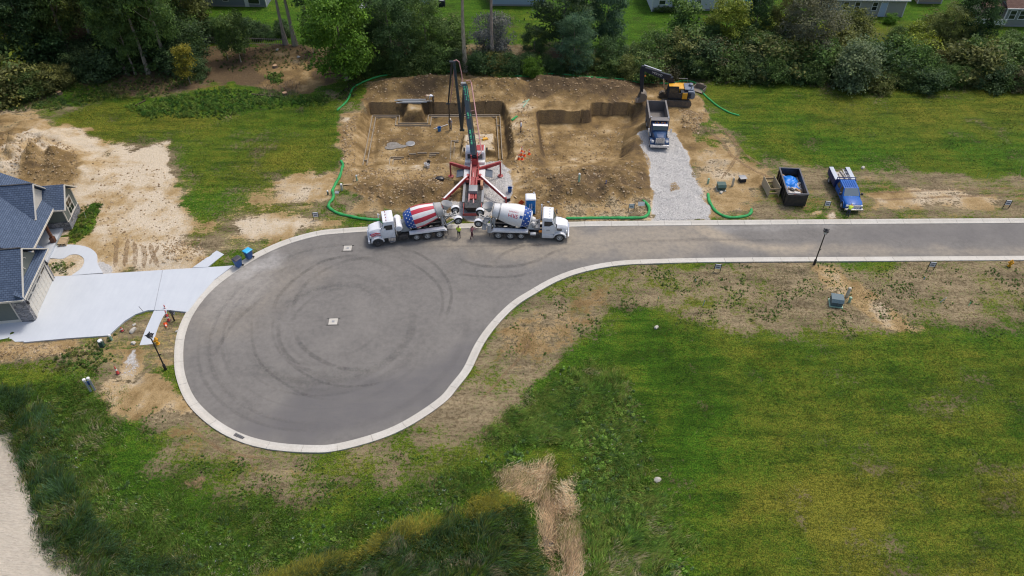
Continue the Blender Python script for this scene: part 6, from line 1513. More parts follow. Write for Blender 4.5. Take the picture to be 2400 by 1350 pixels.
# ------------------------------------------------------------------ people: one skinned body each, clothing by region
def person(label, loc, rz, pose, cols, hat=None, scale=1.0):
    """pose: dict of joint -> (x forward, y left, z up) in metres for a 1.75 m figure; cols: skin, top, legs, shoes, hair materials."""
    J = dict(pelvis=(0, 0, .95), spine=(0, 0, 1.15), chest=(0, 0, 1.35), neck=(0, 0, 1.52), head=(.02, 0, 1.62), crown=(.01, 0, 1.74),
             shl=(0, .19, 1.43), ell=(-.02, .25, 1.15), hal=(.06, .26, .90), fil=(.08, .26, .80), shr=(0, -.19, 1.43), elr=(-.02, -.25, 1.15), har=(.06, -.26, .90), fir=(.08, -.26, .80),
             hil=(0, .10, .92), knl=(.02, .11, .50), anl=(-.02, .12, .09), tol=(.14, .13, .04), hir=(0, -.10, .92), knr=(.02, -.11, .50), anr=(-.02, -.12, .09), tor=(.14, -.13, .04))
    J.update(pose)
    rad = dict(pelvis=.155, spine=.145, chest=.165, neck=.065, head=.105, crown=.075, shl=.08, ell=.052, hal=.036, fil=.02, shr=.08, elr=.052, har=.036, fir=.02,
               hil=.105, knl=.068, anl=.048, tol=.042, hir=.105, knr=.068, anr=.048, tor=.042)
    E_ = [('pelvis', 'spine'), ('spine', 'chest'), ('chest', 'neck'), ('neck', 'head'), ('head', 'crown'), ('chest', 'shl'), ('shl', 'ell'), ('ell', 'hal'), ('chest', 'shr'), ('shr', 'elr'), ('elr', 'har'),
          ('pelvis', 'hil'), ('hil', 'knl'), ('knl', 'anl'), ('anl', 'tol'), ('pelvis', 'hir'), ('hir', 'knr'), ('knr', 'anr'), ('anr', 'tor')]
    names = [k for k in J if k not in ('fil', 'fir')]; V = [Vector(J[k]) for k in names]; rr_ = [rad[k] for k in names]; reg = list(names)
    Ed = [(names.index(a), names.index(b)) for a, b in E_]
    for s in 'lr':   # five fingers on each hand
        h = Vector(J['ha' + s]); d = (Vector(J['fi' + s]) - h).normalized(); sd_ = d.cross(Vector((1, 0, .2))).normalized(); hi_ = names.index('ha' + s)
        palm = h + d * .07; V.append(palm); rr_.append(.034); reg.append('ha' + s); pi_ = len(V) - 1; Ed.append((hi_, pi_))
        for j, (off, ln) in enumerate(((-.03, .07), (-.01, .085), (.01, .08), (.03, .065))):
            a = palm + sd_ * off + d * ln * .5; b = palm + sd_ * off * 1.1 + d * ln + Vector((.015, 0, 0)); V += [a, b]; rr_ += [.010, .008]; reg += ['ha' + s] * 2; Ed += [(pi_, len(V) - 2), (len(V) - 2, len(V) - 1)]
        th = h + d * .03 + Vector((.05, 0, 0)); V.append(th); rr_.append(.011); reg.append('ha' + s); Ed.append((hi_, len(V) - 1))
    me = bpy.data.meshes.new('person'); me.from_pydata(V, Ed, []); o = bpy.data.objects.new('person', me); COL.objects.link(o)
    md = o.modifiers.new('skin', 'SKIN'); md.use_smooth_shade = True
    for i, sv in enumerate(me.skin_vertices[0].data): sv.radius = (rr_[i], rr_[i]); sv.use_root = (i == 0)
    o.modifiers.new('sub', 'SUBSURF').levels = 1
    dg = bpy.context.evaluated_depsgraph_get(); dg.update(); ev = o.evaluated_get(dg); m2 = bpy.data.meshes.new_from_object(ev); o.modifiers.clear(); o.data = m2; bpy.data.meshes.remove(me)
    for m_ in cols: m2.materials.append(m_)
    PV = np.array([tuple(v_) for v_ in V])
    regm = {**{k: 1 for k in ('chest', 'spine', 'shl', 'shr', 'ell', 'elr')}, **{k: 2 for k in ('pelvis', 'hil', 'hir', 'knl', 'knr', 'anl', 'anr')}, 'tol': 3, 'tor': 3, 'neck': 0, 'head': 0, 'crown': 4, 'hal': 0, 'har': 0}
    for pl in m2.polygons:
        pl.use_smooth = True; c = np.array(pl.center); k = int(np.argmin(((PV - c) ** 2).sum(1))); pl.material_index = regm[reg[k]]
    o.location = loc; o.rotation_euler = (0, 0, rz); o.scale = (scale,) * 3
    tag(o, label, 'person', 'site workers')
    hv = Vector(J['head']); cv = Vector(J['crown']); up = (cv - hv).normalized(); fw = Vector((1, 0, 0)) - up * up.x; fw.normalize(); sd_ = up.cross(fw)
    P_('face', lambda m: (m.box(hv + fw * .105 + up * .0, (.03, .022, .04)), [m.box(hv + fw * .098 + sd_ * s * .035 + up * .025, (.014, .022, .012)) for s in (-1, 1)], m.box(hv + fw * .095 - up * .05, (.014, .045, .01)), [m.box(hv + sd_ * s * .108, (.03, .015, .05)) for s in (-1, 1)]), [SKINB], o)
    if hat: P_('hard_hat', lambda m: m.lathe(hv + up * .04, up, [(0, .15), (.012, .15), (.013, .125), (.07, .115), (.11, .07), (.125, .01)], 14), hat, o, smooth=True)
    return o
SKIN = paint('skin', (.45, .26, .18), .6, dirt=.05); SKINB = paint('skin_darker', (.30, .16, .11), .6, dirt=.05); HAIR = paint('dark_hair', (.03, .022, .018), .7, dirt=0)
HIVIS = paint('hi_vis_yellow', (.62, .78, .05), .6, dirt=.08); JEANS = paint('dark_trousers', (.018, .02, .028), .8, dirt=.1); NAVYT = paint('navy_trousers', (.02, .03, .06), .8, dirt=.1); MAROON = paint('maroon_clothes', (.10, .025, .035), .8, dirt=.15); PLAID = paint('red_white_shirt', (.42, .10, .11), .8, dirt=.5, dirtcol=(.7, .65, .62), scale=9)
WSH = paint('white_shirt', (.72, .74, .78), .8, dirt=.08); TSH = paint('tan_shirt', (.52, .42, .30), .8, dirt=.1); BOOT = paint('work_boots', (.06, .04, .03), .8, dirt=.3); BLSH = paint('slate_shirt', (.18, .19, .21), .8)
p = G(1076, 558, .03); person('worker in yellow hi-vis vest standing behind the flag-drum mixer', (p[0], p[1], .03), R(75), dict(hal=(.20, .20, 1.08), fil=(.28, .16, 1.12), har=(.18, -.20, 1.05), fir=(.26, -.16, 1.08)), [SKIN, HIVIS, JEANS, BOOT, HAIR])
p = G(1106, 559, .03); person('worker in maroon with red-white shirt reaching toward the star-band mixer', (p[0], p[1], .03), R(20), dict(chest=(.06, 0, 1.34), neck=(.09, 0, 1.50), head=(.12, 0, 1.60), crown=(.12, 0, 1.72), shr=(.08, -.19, 1.42), elr=(.34, -.22, 1.38), har=(.58, -.20, 1.42), fir=(.68, -.20, 1.43), shl=(.04, .19, 1.42), ell=(.26, .22, 1.24), hal=(.46, .16, 1.36), fil=(.56, .14, 1.38), knr=(-.08, -.12, .5), anr=(-.22, -.12, .1), tor=(-.08, -.13, .04), knl=(.14, .12, .5), anl=(.12, .12, .09), tol=(.28, .13, .04)), [SKINB, PLAID, MAROON, BOOT, HAIR])
bend = dict(pelvis=(0, 0, .88), spine=(.16, 0, 1.0), chest=(.36, 0, 1.05), neck=(.52, 0, 1.06), head=(.62, 0, 1.03), crown=(.73, 0, 1.0), shl=(.40, .19, 1.04), ell=(.44, .22, .76), hal=(.50, .18, .52), fil=(.52, .17, .42), shr=(.40, -.19, 1.04), elr=(.44, -.22, .76), har=(.50, -.18, .52), fir=(.52, -.17, .42), hil=(-.02, .10, .86), hir=(-.02, -.10, .86), knl=(.06, .12, .48), knr=(.06, -.12, .48))
p = GT(1008, 239); person('worker in tan shirt bending over the boards behind the left hole', p, R(200), bend, [SKINB, TSH, TSH, BOOT, HAIR])
p = GT(1016, 240); person('worker in white shirt bending beside the tan-shirted one', p, R(170), bend, [SKIN, WSH, JEANS, BOOT, HAIR])
p = GT(1221, 310); person('worker in white shirt and dark trousers standing between the two holes', p, R(180), dict(hal=(.10, .27, .88), har=(.10, -.27, .88)), [SKIN, WSH, NAVYT, BOOT, HAIR])
p = Vector(GT(1054, 267)); p.y = 89.3; p.x = px_at_y(1054, 267, 89.3).x; p.z = zt(p.x, p.y); person('worker in grey holding the hose down in the left hole', p, R(-80), dict(shl=(.05, .19, 1.4), ell=(.28, .22, 1.25), hal=(.42, .06, 1.35), fil=(.48, .0, 1.4), elr=(.25, -.22, 1.2), har=(.40, -.05, 1.15), fir=(.46, .0, 1.18)), [SKIN, BLSH, BLSH, BOOT, WSH], FLAGWHITE)
p = GT(1985, 508); person('worker in yellow hi-vis jacket leaning on the front of the blue truck', p, R(55), dict(pelvis=(.0, 0, .93), spine=(.10, 0, 1.1), chest=(.25, 0, 1.26), neck=(.38, 0, 1.37), head=(.46, 0, 1.43), crown=(.54, 0, 1.50), shl=(.28, .19, 1.30), ell=(.45, .24, 1.10), hal=(.65, .18, 1.12), fil=(.74, .16, 1.12), shr=(.28, -.19, 1.30), elr=(.45, -.24, 1.10), har=(.65, -.18, 1.12), fir=(.74, -.16, 1.12)), [SKIN, HIVIS, NAVYT, BOOT, HIVIS])
# ------------------------------------------------------------------ new house at the left
def shingle(name, c0, c1, along='x'):
    t = NT(name); v = t.coords()
    br = t.add('ShaderNodeTexBrick'); t.l.new(t.mapv(v, (1, 1, 1), (0, 0, R(90)) if along == 'y' else (0, 0, 0)), br.inputs['Vector'])
    br.inputs['Scale'].default_value = 1.0; br.inputs['Brick Width'].default_value = .34; br.inputs['Row Height'].default_value = .16; br.inputs['Mortar Size'].default_value = .018; br.inputs['Bias'].default_value = 0
    br.inputs['Color1'].default_value = (*c0, 1); br.inputs['Color2'].default_value = (*c1, 1); br.inputs['Mortar'].default_value = (*[c * .45 for c in c0], 1)
    n = t.noise(3, 4, .7, v); c = t.mix(t.math('MULTIPLY', t.ramp(n, [(.35, 0.), (.7, 1.)]), .4), br.outputs['Color'], tuple(q * .6 for q in c0))
    t.set(c, .9, spec=.2); t.bump(br.outputs['Fac'], -.3, .02); return t.m
ROOF_X = shingle('slate_blue_shingles', (.080, .112, .172), (.112, .150, .222), 'x')     # courses along local x
ROOF_Y = shingle('slate_blue_shingles_turned', (.080, .112, .172), (.112, .150, .222), 'y')
def siding(name, col, step=.16):
    t = NT(name); v = t.coords(); wv_ = t.add('ShaderNodeTexWave', wave_type='BANDS', bands_direction='Z', wave_profile='SAW'); wv_.inputs['Scale'].default_value = 1 / step / 3.1416 / 2 * 3.1416
    t.l.new(v, wv_.inputs['Vector']); n = t.noise(4, 4, .6, v)
    c = t.mix(t.ramp(wv_.outputs['Fac'], [(0, 1.0), (.12, 0.0)]), t.mix(n, tuple(q * .9 for q in col), tuple(q * 1.06 for q in col)), tuple(q * .6 for q in col))
    t.set(c, .75); t.bump(wv_.outputs['Fac'], .3, .02); return t.m
SAGE = siding('sage_siding', (.155, .175, .155)); 
def stonem(name):
    t = NT(name); v = t.coords(); vv = t.mapv(v, (2.2, 2.2, 5.0)); d = t.voro(1.0, vv, 'DISTANCE_TO_EDGE'); c = t.ramp(t.voro(1.0, vv, out='Color'), [(0, (.12, .12, .13)), (.4, (.25, .25, .27)), (.7, (.36, .34, .33)), (1, (.20, .21, .24))])
    c = t.mix(t.ramp(d, [(.03, 1.), (.08, 0.)]), c, (.14, .135, .13)); t.set(c, .9); t.bump(t.ramp(d, [(0., 0.), (.12, 1.)]), .6, .04); return t.m
STONE = stonem('grey_ledge_stone'); TRIM = paint('cream_trim', (.62, .58, .50), .6, dirt=.08); DOORW = paint('cream_garage_door', (.66, .62, .54), .55, dirt=.06)
BRN = paint('brown_door_wood', (.12, .045, .025), .5)
HS = thing('new_house', 'grey-green house with slate blue shingled roofs and cream garage door', 'house', (HC[0], HC[1], .08), HA)
def roof_slab(m, a, b, c, d, th=.14, mi=0):
    """Sloping slab from eave edge a-b up to ridge edge d-c."""
    a, b, c, d = map(Vector, (a, b, c, d)); n = (b - a).cross(d - a).normalized(); n = n if n.z > 0 else -n
    lo_ = [p - n * th for p in (a, b, c, d)]; m._add([tuple(p) for p in (a, b, c, d)] + [tuple(p) for p in lo_], [(0, 1, 2, 3), (7, 6, 5, 4), (0, 4, 5, 1), (1, 5, 6, 2), (2, 6, 7, 3), (3, 7, 4, 0)], mi)
XB = -16.0
# garage wing
P_('wall', lambda m: m.prism([(.0, .0), (6.2, .0), (6.2, 3.45), (3.1, 6.25), (.0, 3.45)], XB, -.02, plane='yz'), SAGE, HS)
P_('stone_front', lambda m: (m.bx(-.25, .1, -.06, .45, 0, 3.3), m.bx(-.25, .1, 5.75, 6.26, 0, 3.3), m.bx(-.25, .1, .45, 5.75, 2.35, 3.3), m.bx(-1.15, -.25, -.06, .06, 0, 3.3)), STONE, HS)
gd = P_('garage_door', lambda m: m.bx(-.06, .0, .452, 5.748, .02, 2.348), DOORW, HS)
for j in range(4):
    for i in range(8): P_('door_panel', lambda m: m.bx(.0, .03, .5 + i * .655, .5 + i * .655 + .6, .06 + j * .57, .06 + j * .57 + .51), DOORW, gd)
for i in range(4): P_('window', lambda m: m.bx(.03, .045, .62 + i * 1.31, .62 + i * 1.31 + 1.0, 1.98, 2.16), GLASS, gd)
P_('door_casing', lambda m: (m.bx(.1, .16, .3, .5, 0, 2.5), m.bx(.1, .16, 5.70, 5.9, 0, 2.5), m.bx(.1, .155, .3, 5.9, 2.35, 2.52)), TRIM, HS)
P_('pent_roof', lambda m: m.prism([(-.1, 4.05), (.62, 3.45), (.62, 3.35), (-.1, 3.35)], -.65, 6.7), ROOF_Y, HS)
P_('pent_fascia', lambda m: m.bx(.62, .68, -.68, 6.73, 3.30, 3.47), TRIM, HS)
g1 = P_('gable_roof', lambda m: (roof_slab(m, (.45, -.72, 3.40), (XB, -.72, 3.40), (XB, 3.1, 6.62), (.45, 3.1, 6.62)), roof_slab(m, (.45, 6.92, 3.40), (XB, 6.92, 3.40), (XB, 3.1, 6.62), (.45, 3.1, 6.62))), ROOF_X, HS)
P_('ridge_cap', lambda m: m.bx(XB, .45, 3.02, 3.18, 6.60, 6.66), BLACK, g1)
def rake(m, x, y0, z0, y1, z1, wd=.2): m.bar((x, y0, z0 - .12), (x, y1, z1 - .12), wd * .5, wd, up=(1, 0, 0))
P_('rake_board', lambda m: rake(m, .48, -.74, 3.42, 3.1, 6.64), TRIM, g1); P_('rake_board', lambda m: rake(m, .48, 6.94, 3.42, 3.1, 6.64), TRIM, g1)
P_('eave_fascia', lambda m: m.bx(XB, .45, -.78, -.73, 3.2, 3.4), TRIM, g1)
P_('gable_arch', lambda m: m.sweep([(.06, 3.1 + math.cos(a) * .55, 4.75 + math.sin(a) * .55) for a in np.linspace(.35, 3.9, 12)], .05, 6), TRIM, HS)
for y in (.2, 6.0): 
    sc = P_('wall_lantern', lambda m: m.lathe((.22, y, 2.0), (0, 0, 1), [(0, .05), (.05, .1), (.3, .12), (.42, .02)], 8), BLACK, HS)
P_('corner_board', lambda m: m.bx(-1.28, -1.16, -.07, .05, 0, 3.35), TRIM, HS)
P_('foundation', lambda m: m.bx(XB, -1.28, -.05, .0, 0, .35), TRIM, HS)
# main roof (slopes to the front), porch under it
P_('main_wall', lambda m: m.bx(XB, -3.2, 6.2, 17.0, 0, 3.2), SAGE, HS)
mr = P_('main_roof', lambda m: roof_slab(m, (-1.15, 6.3, 3.12), (-1.15, 17.2, 3.12), (-9.8, 17.2, 8.5), (-9.8, 6.3, 8.5)), ROOF_Y, HS)
P_('main_roof_back', lambda m: roof_slab(m, (-17, 6.3, 4.0), (-17, 17.2, 4.0), (-9.8, 17.2, 8.5), (-9.8, 6.3, 8.5)), ROOF_Y, mr)
P_('eave_fascia', lambda m: m.bx(-1.14, -1.08, 6.3, 14.2, 2.92, 3.12), TRIM, mr)
P_('porch_floor', lambda m: m.bx(-3.2, -1.3, 6.4, 14.4, 0, .32), M_CONC, HS)
P_('porch_post', lambda m: (m.bx(-1.65, -1.4, 11.9, 12.15, .9, 2.95), m.bx(-1.75, -1.3, 11.8, 12.25, .3, .95)), BRN, HS)
P_('porch_post', lambda m: (m.bx(-1.65, -1.4, 8.2, 8.45, .9, 2.95), m.bx(-1.75, -1.3, 8.1, 8.55, .3, .95)), BRN, HS)
fd = P_('front_door', lambda m: m.bx(-3.2, -3.12, 9.6, 10.6, .32, 2.4), BRN, HS); P_('handle', lambda m: m.box((-3.08, 9.75, 1.3), (.06, .05, .2)), STEEL, fd)
# upper gable
P_('upper_gable_wall', lambda m: m.prism([(11.9, 3.6), (14.2, 6.1), (16.4, 3.9), (16.4, 3.3), (11.9, 3.3)], -9, -2.25, plane='yz'), TRIM, HS)
g2 = P_('upper_roof', lambda m: (roof_slab(m, (-1.95, 11.6, 3.75), (-10, 11.6, 3.75), (-10, 14.25, 6.45), (-1.95, 14.25, 6.45)), roof_slab(m, (-1.95, 16.9, 3.75), (-10, 16.9, 3.75), (-10, 14.25, 6.45), (-1.95, 14.25, 6.45))), ROOF_X, HS)
P_('rake_board', lambda m: rake(m, -1.92, 11.58, 3.77, 14.25, 6.47), TRIM, g2); P_('rake_board', lambda m: rake(m, -1.92, 16.92, 3.77, 14.25, 6.47), TRIM, g2); P_('ridge_cap', lambda m: m.bx(-10, -1.95, 14.17, 14.33, 6.43, 6.49), BLACK, g2)
# front wing at the far end
P_('wing_wall', lambda m: m.prism([(14.5, 0), (18.0, 0), (18.0, 3.0), (16.25, 4.4), (14.5, 3.0)], -4.5, -.45, plane='yz'), SAGE, HS)
P_('wing_stone', lambda m: (m.bx(-.5, -.38, 14.44, 18.06, 0, 1.0), m.bx(-3.2, -.5, 14.40, 14.5, 0, 1.0)), STONE, HS)
P_('wing_corner_board', lambda m: (m.bx(-.5, -.40, 14.42, 14.56, 1.0, 3.0), m.bx(-.5, -.40, 17.94, 18.08, 1.0, 3.0), m.bx(-.37, -.33, 14.4, 18.1, 1.0, 1.08)), TRIM, HS)
wn_ = P_('window', lambda m: m.bx(-.44, -.40, 15.6, 17.0, 1.15, 2.75), GLASS, HS)
P_('frame', lambda m: (m.bx(-.45, -.37, 15.48, 15.62, 1.1, 2.85), m.bx(-.45, -.37, 16.98, 17.12, 1.1, 2.85), m.bx(-.45, -.372, 15.48, 17.12, 2.73, 2.88), m.bx(-.45, -.36, 15.45, 17.15, 1.05, 1.17), m.bx(-.445, -.385, 16.27, 16.33, 1.1, 2.8), m.bx(-.445, -.387, 15.5, 17.1, 1.93, 1.99)), TRIM, wn_)
g3 = P_('wing_roof', lambda m: (roof_slab(m, (.0, 14.05, 2.95), (-5.5, 14.05, 2.95), (-5.5, 16.25, 4.78), (.0, 16.25, 4.78)), roof_slab(m, (.0, 18.45, 2.95), (-5.5, 18.45, 2.95), (-5.5, 16.25, 4.78), (.0, 16.25, 4.78))), ROOF_X, HS)
P_('rake_board', lambda m: rake(m, .03, 14.03, 2.97, 16.25, 4.8), TRIM, g3); P_('rake_board', lambda m: rake(m, .03, 18.47, 2.97, 16.25, 4.8), TRIM, g3)
P_('gable_brace', lambda m: m.bar((-.1, 14.7, 3.2), (-.1, 16.25, 4.35), .12, .12), TRIM, g3)
P_('eave_fascia', lambda m: m.bx(-2.0, .0, 14.0, 14.05, 2.78, 2.95), TRIM, g3)
# pallet step by the porch
q = HL(-.55, 12.0); o = thing('pallet_step', 'timber pallet step lying against the porch of the house', 'pallet', (q[0], q[1], .14), HA)
for i in range(5): P_('plank', lambda m: m.box((0, -.48 + .24 * i, .32), (.9, .2, .05)), WOOD, o)
for i in range(3): P_('bearer', lambda m: m.box((-.35 + .35 * i, 0, .14), (.1, 1.2, .3)), WOOD, o)

# ------------------------------------------------------------------ houses along the top edge
def back_house(name, label, pa, pb, depth, hw, wallm, roofm, wins=(), doors=(), pitch=.55, overhang=.4, gable=False):
    """Wall foot from pixel pa (left) to pb (right); windows as (fraction, z0, z1, width)."""
    a = Vector(G(*pa, .1)); b = Vector(G(*pb, .1)); L = (b - a).length; rz_ = math.atan2(b.y - a.y, b.x - a.x)
    o = thing(name, label, 'house', a, rz_, 'houses beyond the trees')
    P_('wall', lambda m: m.bx(0, L, 0, depth, -.3, hw), wallm, o)
    P_('foundation', lambda m: m.bx(-.02, L + .02, -.03, 0, -.3, .3), paint('grey_foundation', (.3, .3, .29), .9), o)
    rg = hw + depth / 2 * pitch
    rf = P_('roof', lambda m: (roof_slab(m, (-overhang, -overhang, hw - .05), (L + overhang, -overhang, hw - .05), (L + overhang, depth / 2, rg), (-overhang, depth / 2, rg)), roof_slab(m, (-overhang, depth + overhang, hw - .05), (L + overhang, depth + overhang, hw - .05), (L + overhang, depth / 2, rg), (-overhang, depth / 2, rg))), roofm, o)
    P_('gutter', lambda m: m.bx(-overhang, L + overhang, -overhang - .1, -overhang, hw - .2, hw - .04), FLAGWHITE, rf)
    for i, x in enumerate((0, L)): P_('corner_board', lambda m: m.bx(x - .08, x + .08, -.05, .05, 0, hw), FLAGWHITE, o)
    for fr, z0, z1, ww in wins:
        x = fr * L; wn__ = P_('window', lambda m: m.bx(x - ww / 2, x + ww / 2, -.03, .02, z0, z1), GLASS, o)
        P_('frame', lambda m: (m.bx(x - ww / 2 - .1, x - ww / 2, -.06, 0, z0 - .1, z1 + .1), m.bx(x + ww / 2, x + ww / 2 + .1, -.06, 0, z0 - .1, z1 + .1), m.bx(x - ww / 2, x + ww / 2, -.06, 0, z1, z1 + .1), m.bx(x - ww / 2, x + ww / 2, -.06, 0, z0 - .1, z0), m.bx(x - ww / 2, x + ww / 2, -.05, -.03, (z0 + z1) / 2 - .03, (z0 + z1) / 2 + .03)), FLAGWHITE, wn__)
    for fr, ww, hh_, mt in doors:
        x = fr * L; d_ = P_('door', lambda m: m.bx(x - ww / 2, x + ww / 2, -.05, .02, .05, hh_), mt, o)
        P_('frame', lambda m: (m.bx(x - ww / 2 - .1, x - ww / 2, -.07, 0, 0, hh_ + .1), m.bx(x + ww / 2, x + ww / 2 + .1, -.07, 0, 0, hh_ + .1), m.bx(x - ww / 2, x + ww / 2, -.07, 0, hh_, hh_ + .1)), FLAGWHITE, d_)
    return o
SW = siding('white_siding', (.60, .62, .64)); SBG = siding('beige_siding', (.40, .385, .34)); SLB = siding('pale_blue_siding', (.42, .52, .66)); SGR = siding('grey_blue_siding', (.22, .25, .28)); STN = siding('tan_siding', (.42, .34, .24))
RBR = shingle('brown_shingles', (.13, .075, .06), (.20, .125, .10)); RGR = shingle('grey_shingles', (.10, .10, .11), (.17, .17, .18)); RTN = shingle('tan_shingles', (.28, .22, .16), (.36, .29, .2))
PALEDOOR = paint('pale_blue_door', (.48, .58, .72), .5)
back_house('white_house', 'white-sided house with gridded windows behind the hedge right of the pump', (1527, 27), (1700, 24), 9, 3.4, SW, RGR, [(.13, 1.2, 2.5, 1.0), (.30, .8, 2.4, .75), (.62, 1.0, 2.4, .75), (.93, .9, 2.4, .8)])
back_house('beige_house', 'beige-sided house with pale blue side door behind the right hedge', (1936, 38), (2113, 40), 9, 3.0, SBG, RGR, [(.22, 1.1, 2.4, .75), (.37, 1.1, 2.4, .75), (.60, 1.1, 2.4, .75), (.02, 1.1, 2.4, .5)], [(.09, 1.4, 2.35, SBG), (.72, 1.0, 2.35, PALEDOOR)])
dh = back_house('decked_house', 'house with brown roof, skylights and a white-railed deck at the right edge', (2345, 62), (2520, 66), 10, 3.2, siding('grey_green_siding', (.27, .28, .25)), RBR, [(.09, 1.3, 2.6, .9), (.22, 1.3, 2.6, .9), (.33, 1.3, 2.6, .9)])
[P_('skylight', lambda m: m.box((1.2 + 1.0 * i, 2.0, 4.5), (.55, 1.1, .1), rx=.5), FLAGWHITE, dh) for i in range(2)]
P_('sunroom_wall', lambda m: m.bx(-3.4, 0, 1.2, 5.5, 0, 3.0), STN, dh)
P_('sunroom_roof', lambda m: m.box((-1.7, 3.0, 3.2), (4.2, 5.2, .16), rx=.12), RBR, dh)
for i in range(3): P_('glass_door', lambda m: m.bx(-3.0 + 1.0 * i, -2.2 + 1.0 * i, 1.14, 1.2, .9, 2.6), GLASS, dh)
dk = P_('deck', lambda m: m.bx(-4.0, 0, -1.0, 1.2, .55, .7), paint('deck_board', (.40, .33, .24), .8), dh)
P_('railing', lambda m: (m.bx(-4.0, 0, -1.03, -.95, .7, 1.6), m.bx(-4.03, -3.95, -1.0, 1.2, .7, 1.6)), FLAGWHITE, dk)
back_house('pale_blue_house', 'long pale blue house wall glimpsed above the trees behind the boom', (1150, 14), (1275, 15), 8, 3.0, SLB, RGR)
back_house('pale_blue_house', 'corner of a pale blue house left of the tall pale trunk', (985, 12), (1022, 12), 8, 3.0, SLB, RGR)
p = G(1036, 14); o = thing('air_conditioner', 'dark air-conditioning unit beside the corner of the pale blue house', 'air conditioner', p, 0); P_('case', lambda m: m.box((0, 0, .5), (1.1, .9, 1.0)), EXG, o, bevel=.04); P_('fan_grille', lambda m: m.lathe((0, 0, 1.0), (0, 0, 1), [(0, .4), (.05, .4), (.06, .1)], 14), STEEL, o)
back_house('grey_house', 'dark grey-blue house with sunroom behind the fence at the upper left', (440, 14), (625, 17), 9, 3.2, SGR, RGR, [(.85, .6, 2.6, 1.9), (.3, 1.0, 2.4, .8), (.5, 1.0, 2.4, .8)], [(.76, .5, 2.4, FLAGWHITE)])
back_house('tan_house', 'corner of a tan house between the beige house and the decked house', (2150, 8), (2205, 9), 8, 3.0, STN, RTN)
# grey deck glimpsed behind the bright green tree
p = G(868, 32); o = thing('raised_deck', 'grey raised deck with dark railing behind the bright green tree', 'deck', p, 0)
P_('floor', lambda m: m.bx(-2, 2, 0, 2.5, .7, .85), STEEL, o)
for i in range(5): P_('railing_post', lambda m: m.bx(-2 + i, -1.92 + i, -.04, .04, 0, 1.8), BLACK, o)
P_('handrail', lambda m: (m.bx(-2, 2, -.05, .05, 1.8, 1.88), m.bx(-2, 2, -.03, .03, 1.2, 1.25)), BLACK, o)
p = G(1752, 10); o = thing('swimming_pool', 'turquoise above-ground pool glimpsed behind the dark tree', 'pool', p, 0); P_('pool_wall', lambda m: m.lathe((0, 0, 0), (0, 0, 1), [(0, 2.2), (1.2, 2.2), (1.25, 2.1)], 24), FLAGWHITE, o); P_('pool_water', lambda m: m.lathe((0, 0, 1.2), (0, 0, 1), [(0, 2.05), (.06, 2.05)], 24), paint('pool_water_blue', (.05, .40, .50), .1, dirt=0), o)
# black picket fence among the trees
fa_ = Vector(G(455, 101)); fb_ = Vector(G(668, 107)); FN = thing('picket_fence', 'low dark metal fence of thin pickets at the forest edge', 'fence', fa_, math.atan2(fb_.y - fa_.y, fb_.x - fa_.x)); FL = (fb_ - fa_).length
FGRY = paint('weathered_fence_metal', (.17, .15, .14), .6, dirt=.3)
n_ = int(FL / .3)
pk = MB().bx(-.03, .03, -.02, .02, 0, 1.15).build('picket', FGRY, FN)
for i in range(1, n_): c_ = pk.copy(); COL.objects.link(c_); c_.parent = FN; c_.location = (i * .3, 0, 0)
for z in (.2, 1.0): P_('rail', lambda m: m.bx(0, FL, -.025, .025, z - .03, z + .03), FGRY, FN)
WORDS = 'one two three four five six seven eight nine ten eleven twelve thirteen fourteen fifteen sixteen seventeen eighteen nineteen twenty'.split()
ORD = 'first second third fourth fifth sixth seventh eighth ninth tenth eleventh twelfth thirteenth fourteenth fifteenth sixteenth seventeenth eighteenth nineteenth twentieth twenty-first twenty-second twenty-third twenty-fourth twenty-fifth twenty-sixth twenty-seventh twenty-eighth'.split()
# ------------------------------------------------------------------ foliage
def leaf_mat(name, trans=.28, rough=.6):
    t = NT(name); inf = t.add('ShaderNodeObjectInfo'); tint = t.attr('tint')
    n = t.noise(.6, 2, .6, t.coords())
    c = t.mix(1.0, inf.outputs['Color'], t.ramp(tint, [(0, (.45, .5, .5)), (.5, (.95, .95, .95)), (1, (1.7, 1.6, 1.2))]), 'MULTIPLY')
    c = t.mix(t.ramp(n, [(.4, 0.), (.7, .35)]), c, t.mix(1.0, c, (1.35, 1.15, .7), 'MULTIPLY'))
    t.set(c, rough, spec=.25)
    tr = t.add('ShaderNodeBsdfTranslucent'); t.l.new(c, tr.inputs['Color']); mx = t.add('ShaderNodeMixShader'); mx.inputs[0].default_value = trans
    t.l.new(t.b.outputs[0], mx.inputs[1]); t.l.new(tr.outputs[0], mx.inputs[2]); t.l.new(mx.outputs[0], t.n['Material Output'].inputs['Surface'])
    return t.m
M_LEAF = leaf_mat('leaf', .36)
t = NT('bark'); v = t.coords(); inf = t.add('ShaderNodeObjectInfo'); n = t.noise(3, 5, .7, t.mapv(v, (3, 3, .6)))
t.set(t.mix(1.0, inf.outputs['Color'], t.ramp(n, [(.3, .5), (.7, 1.3)]), 'MULTIPLY'), .95, spec=.1); t.bump(n, .6, .05); M_BARK = t.m

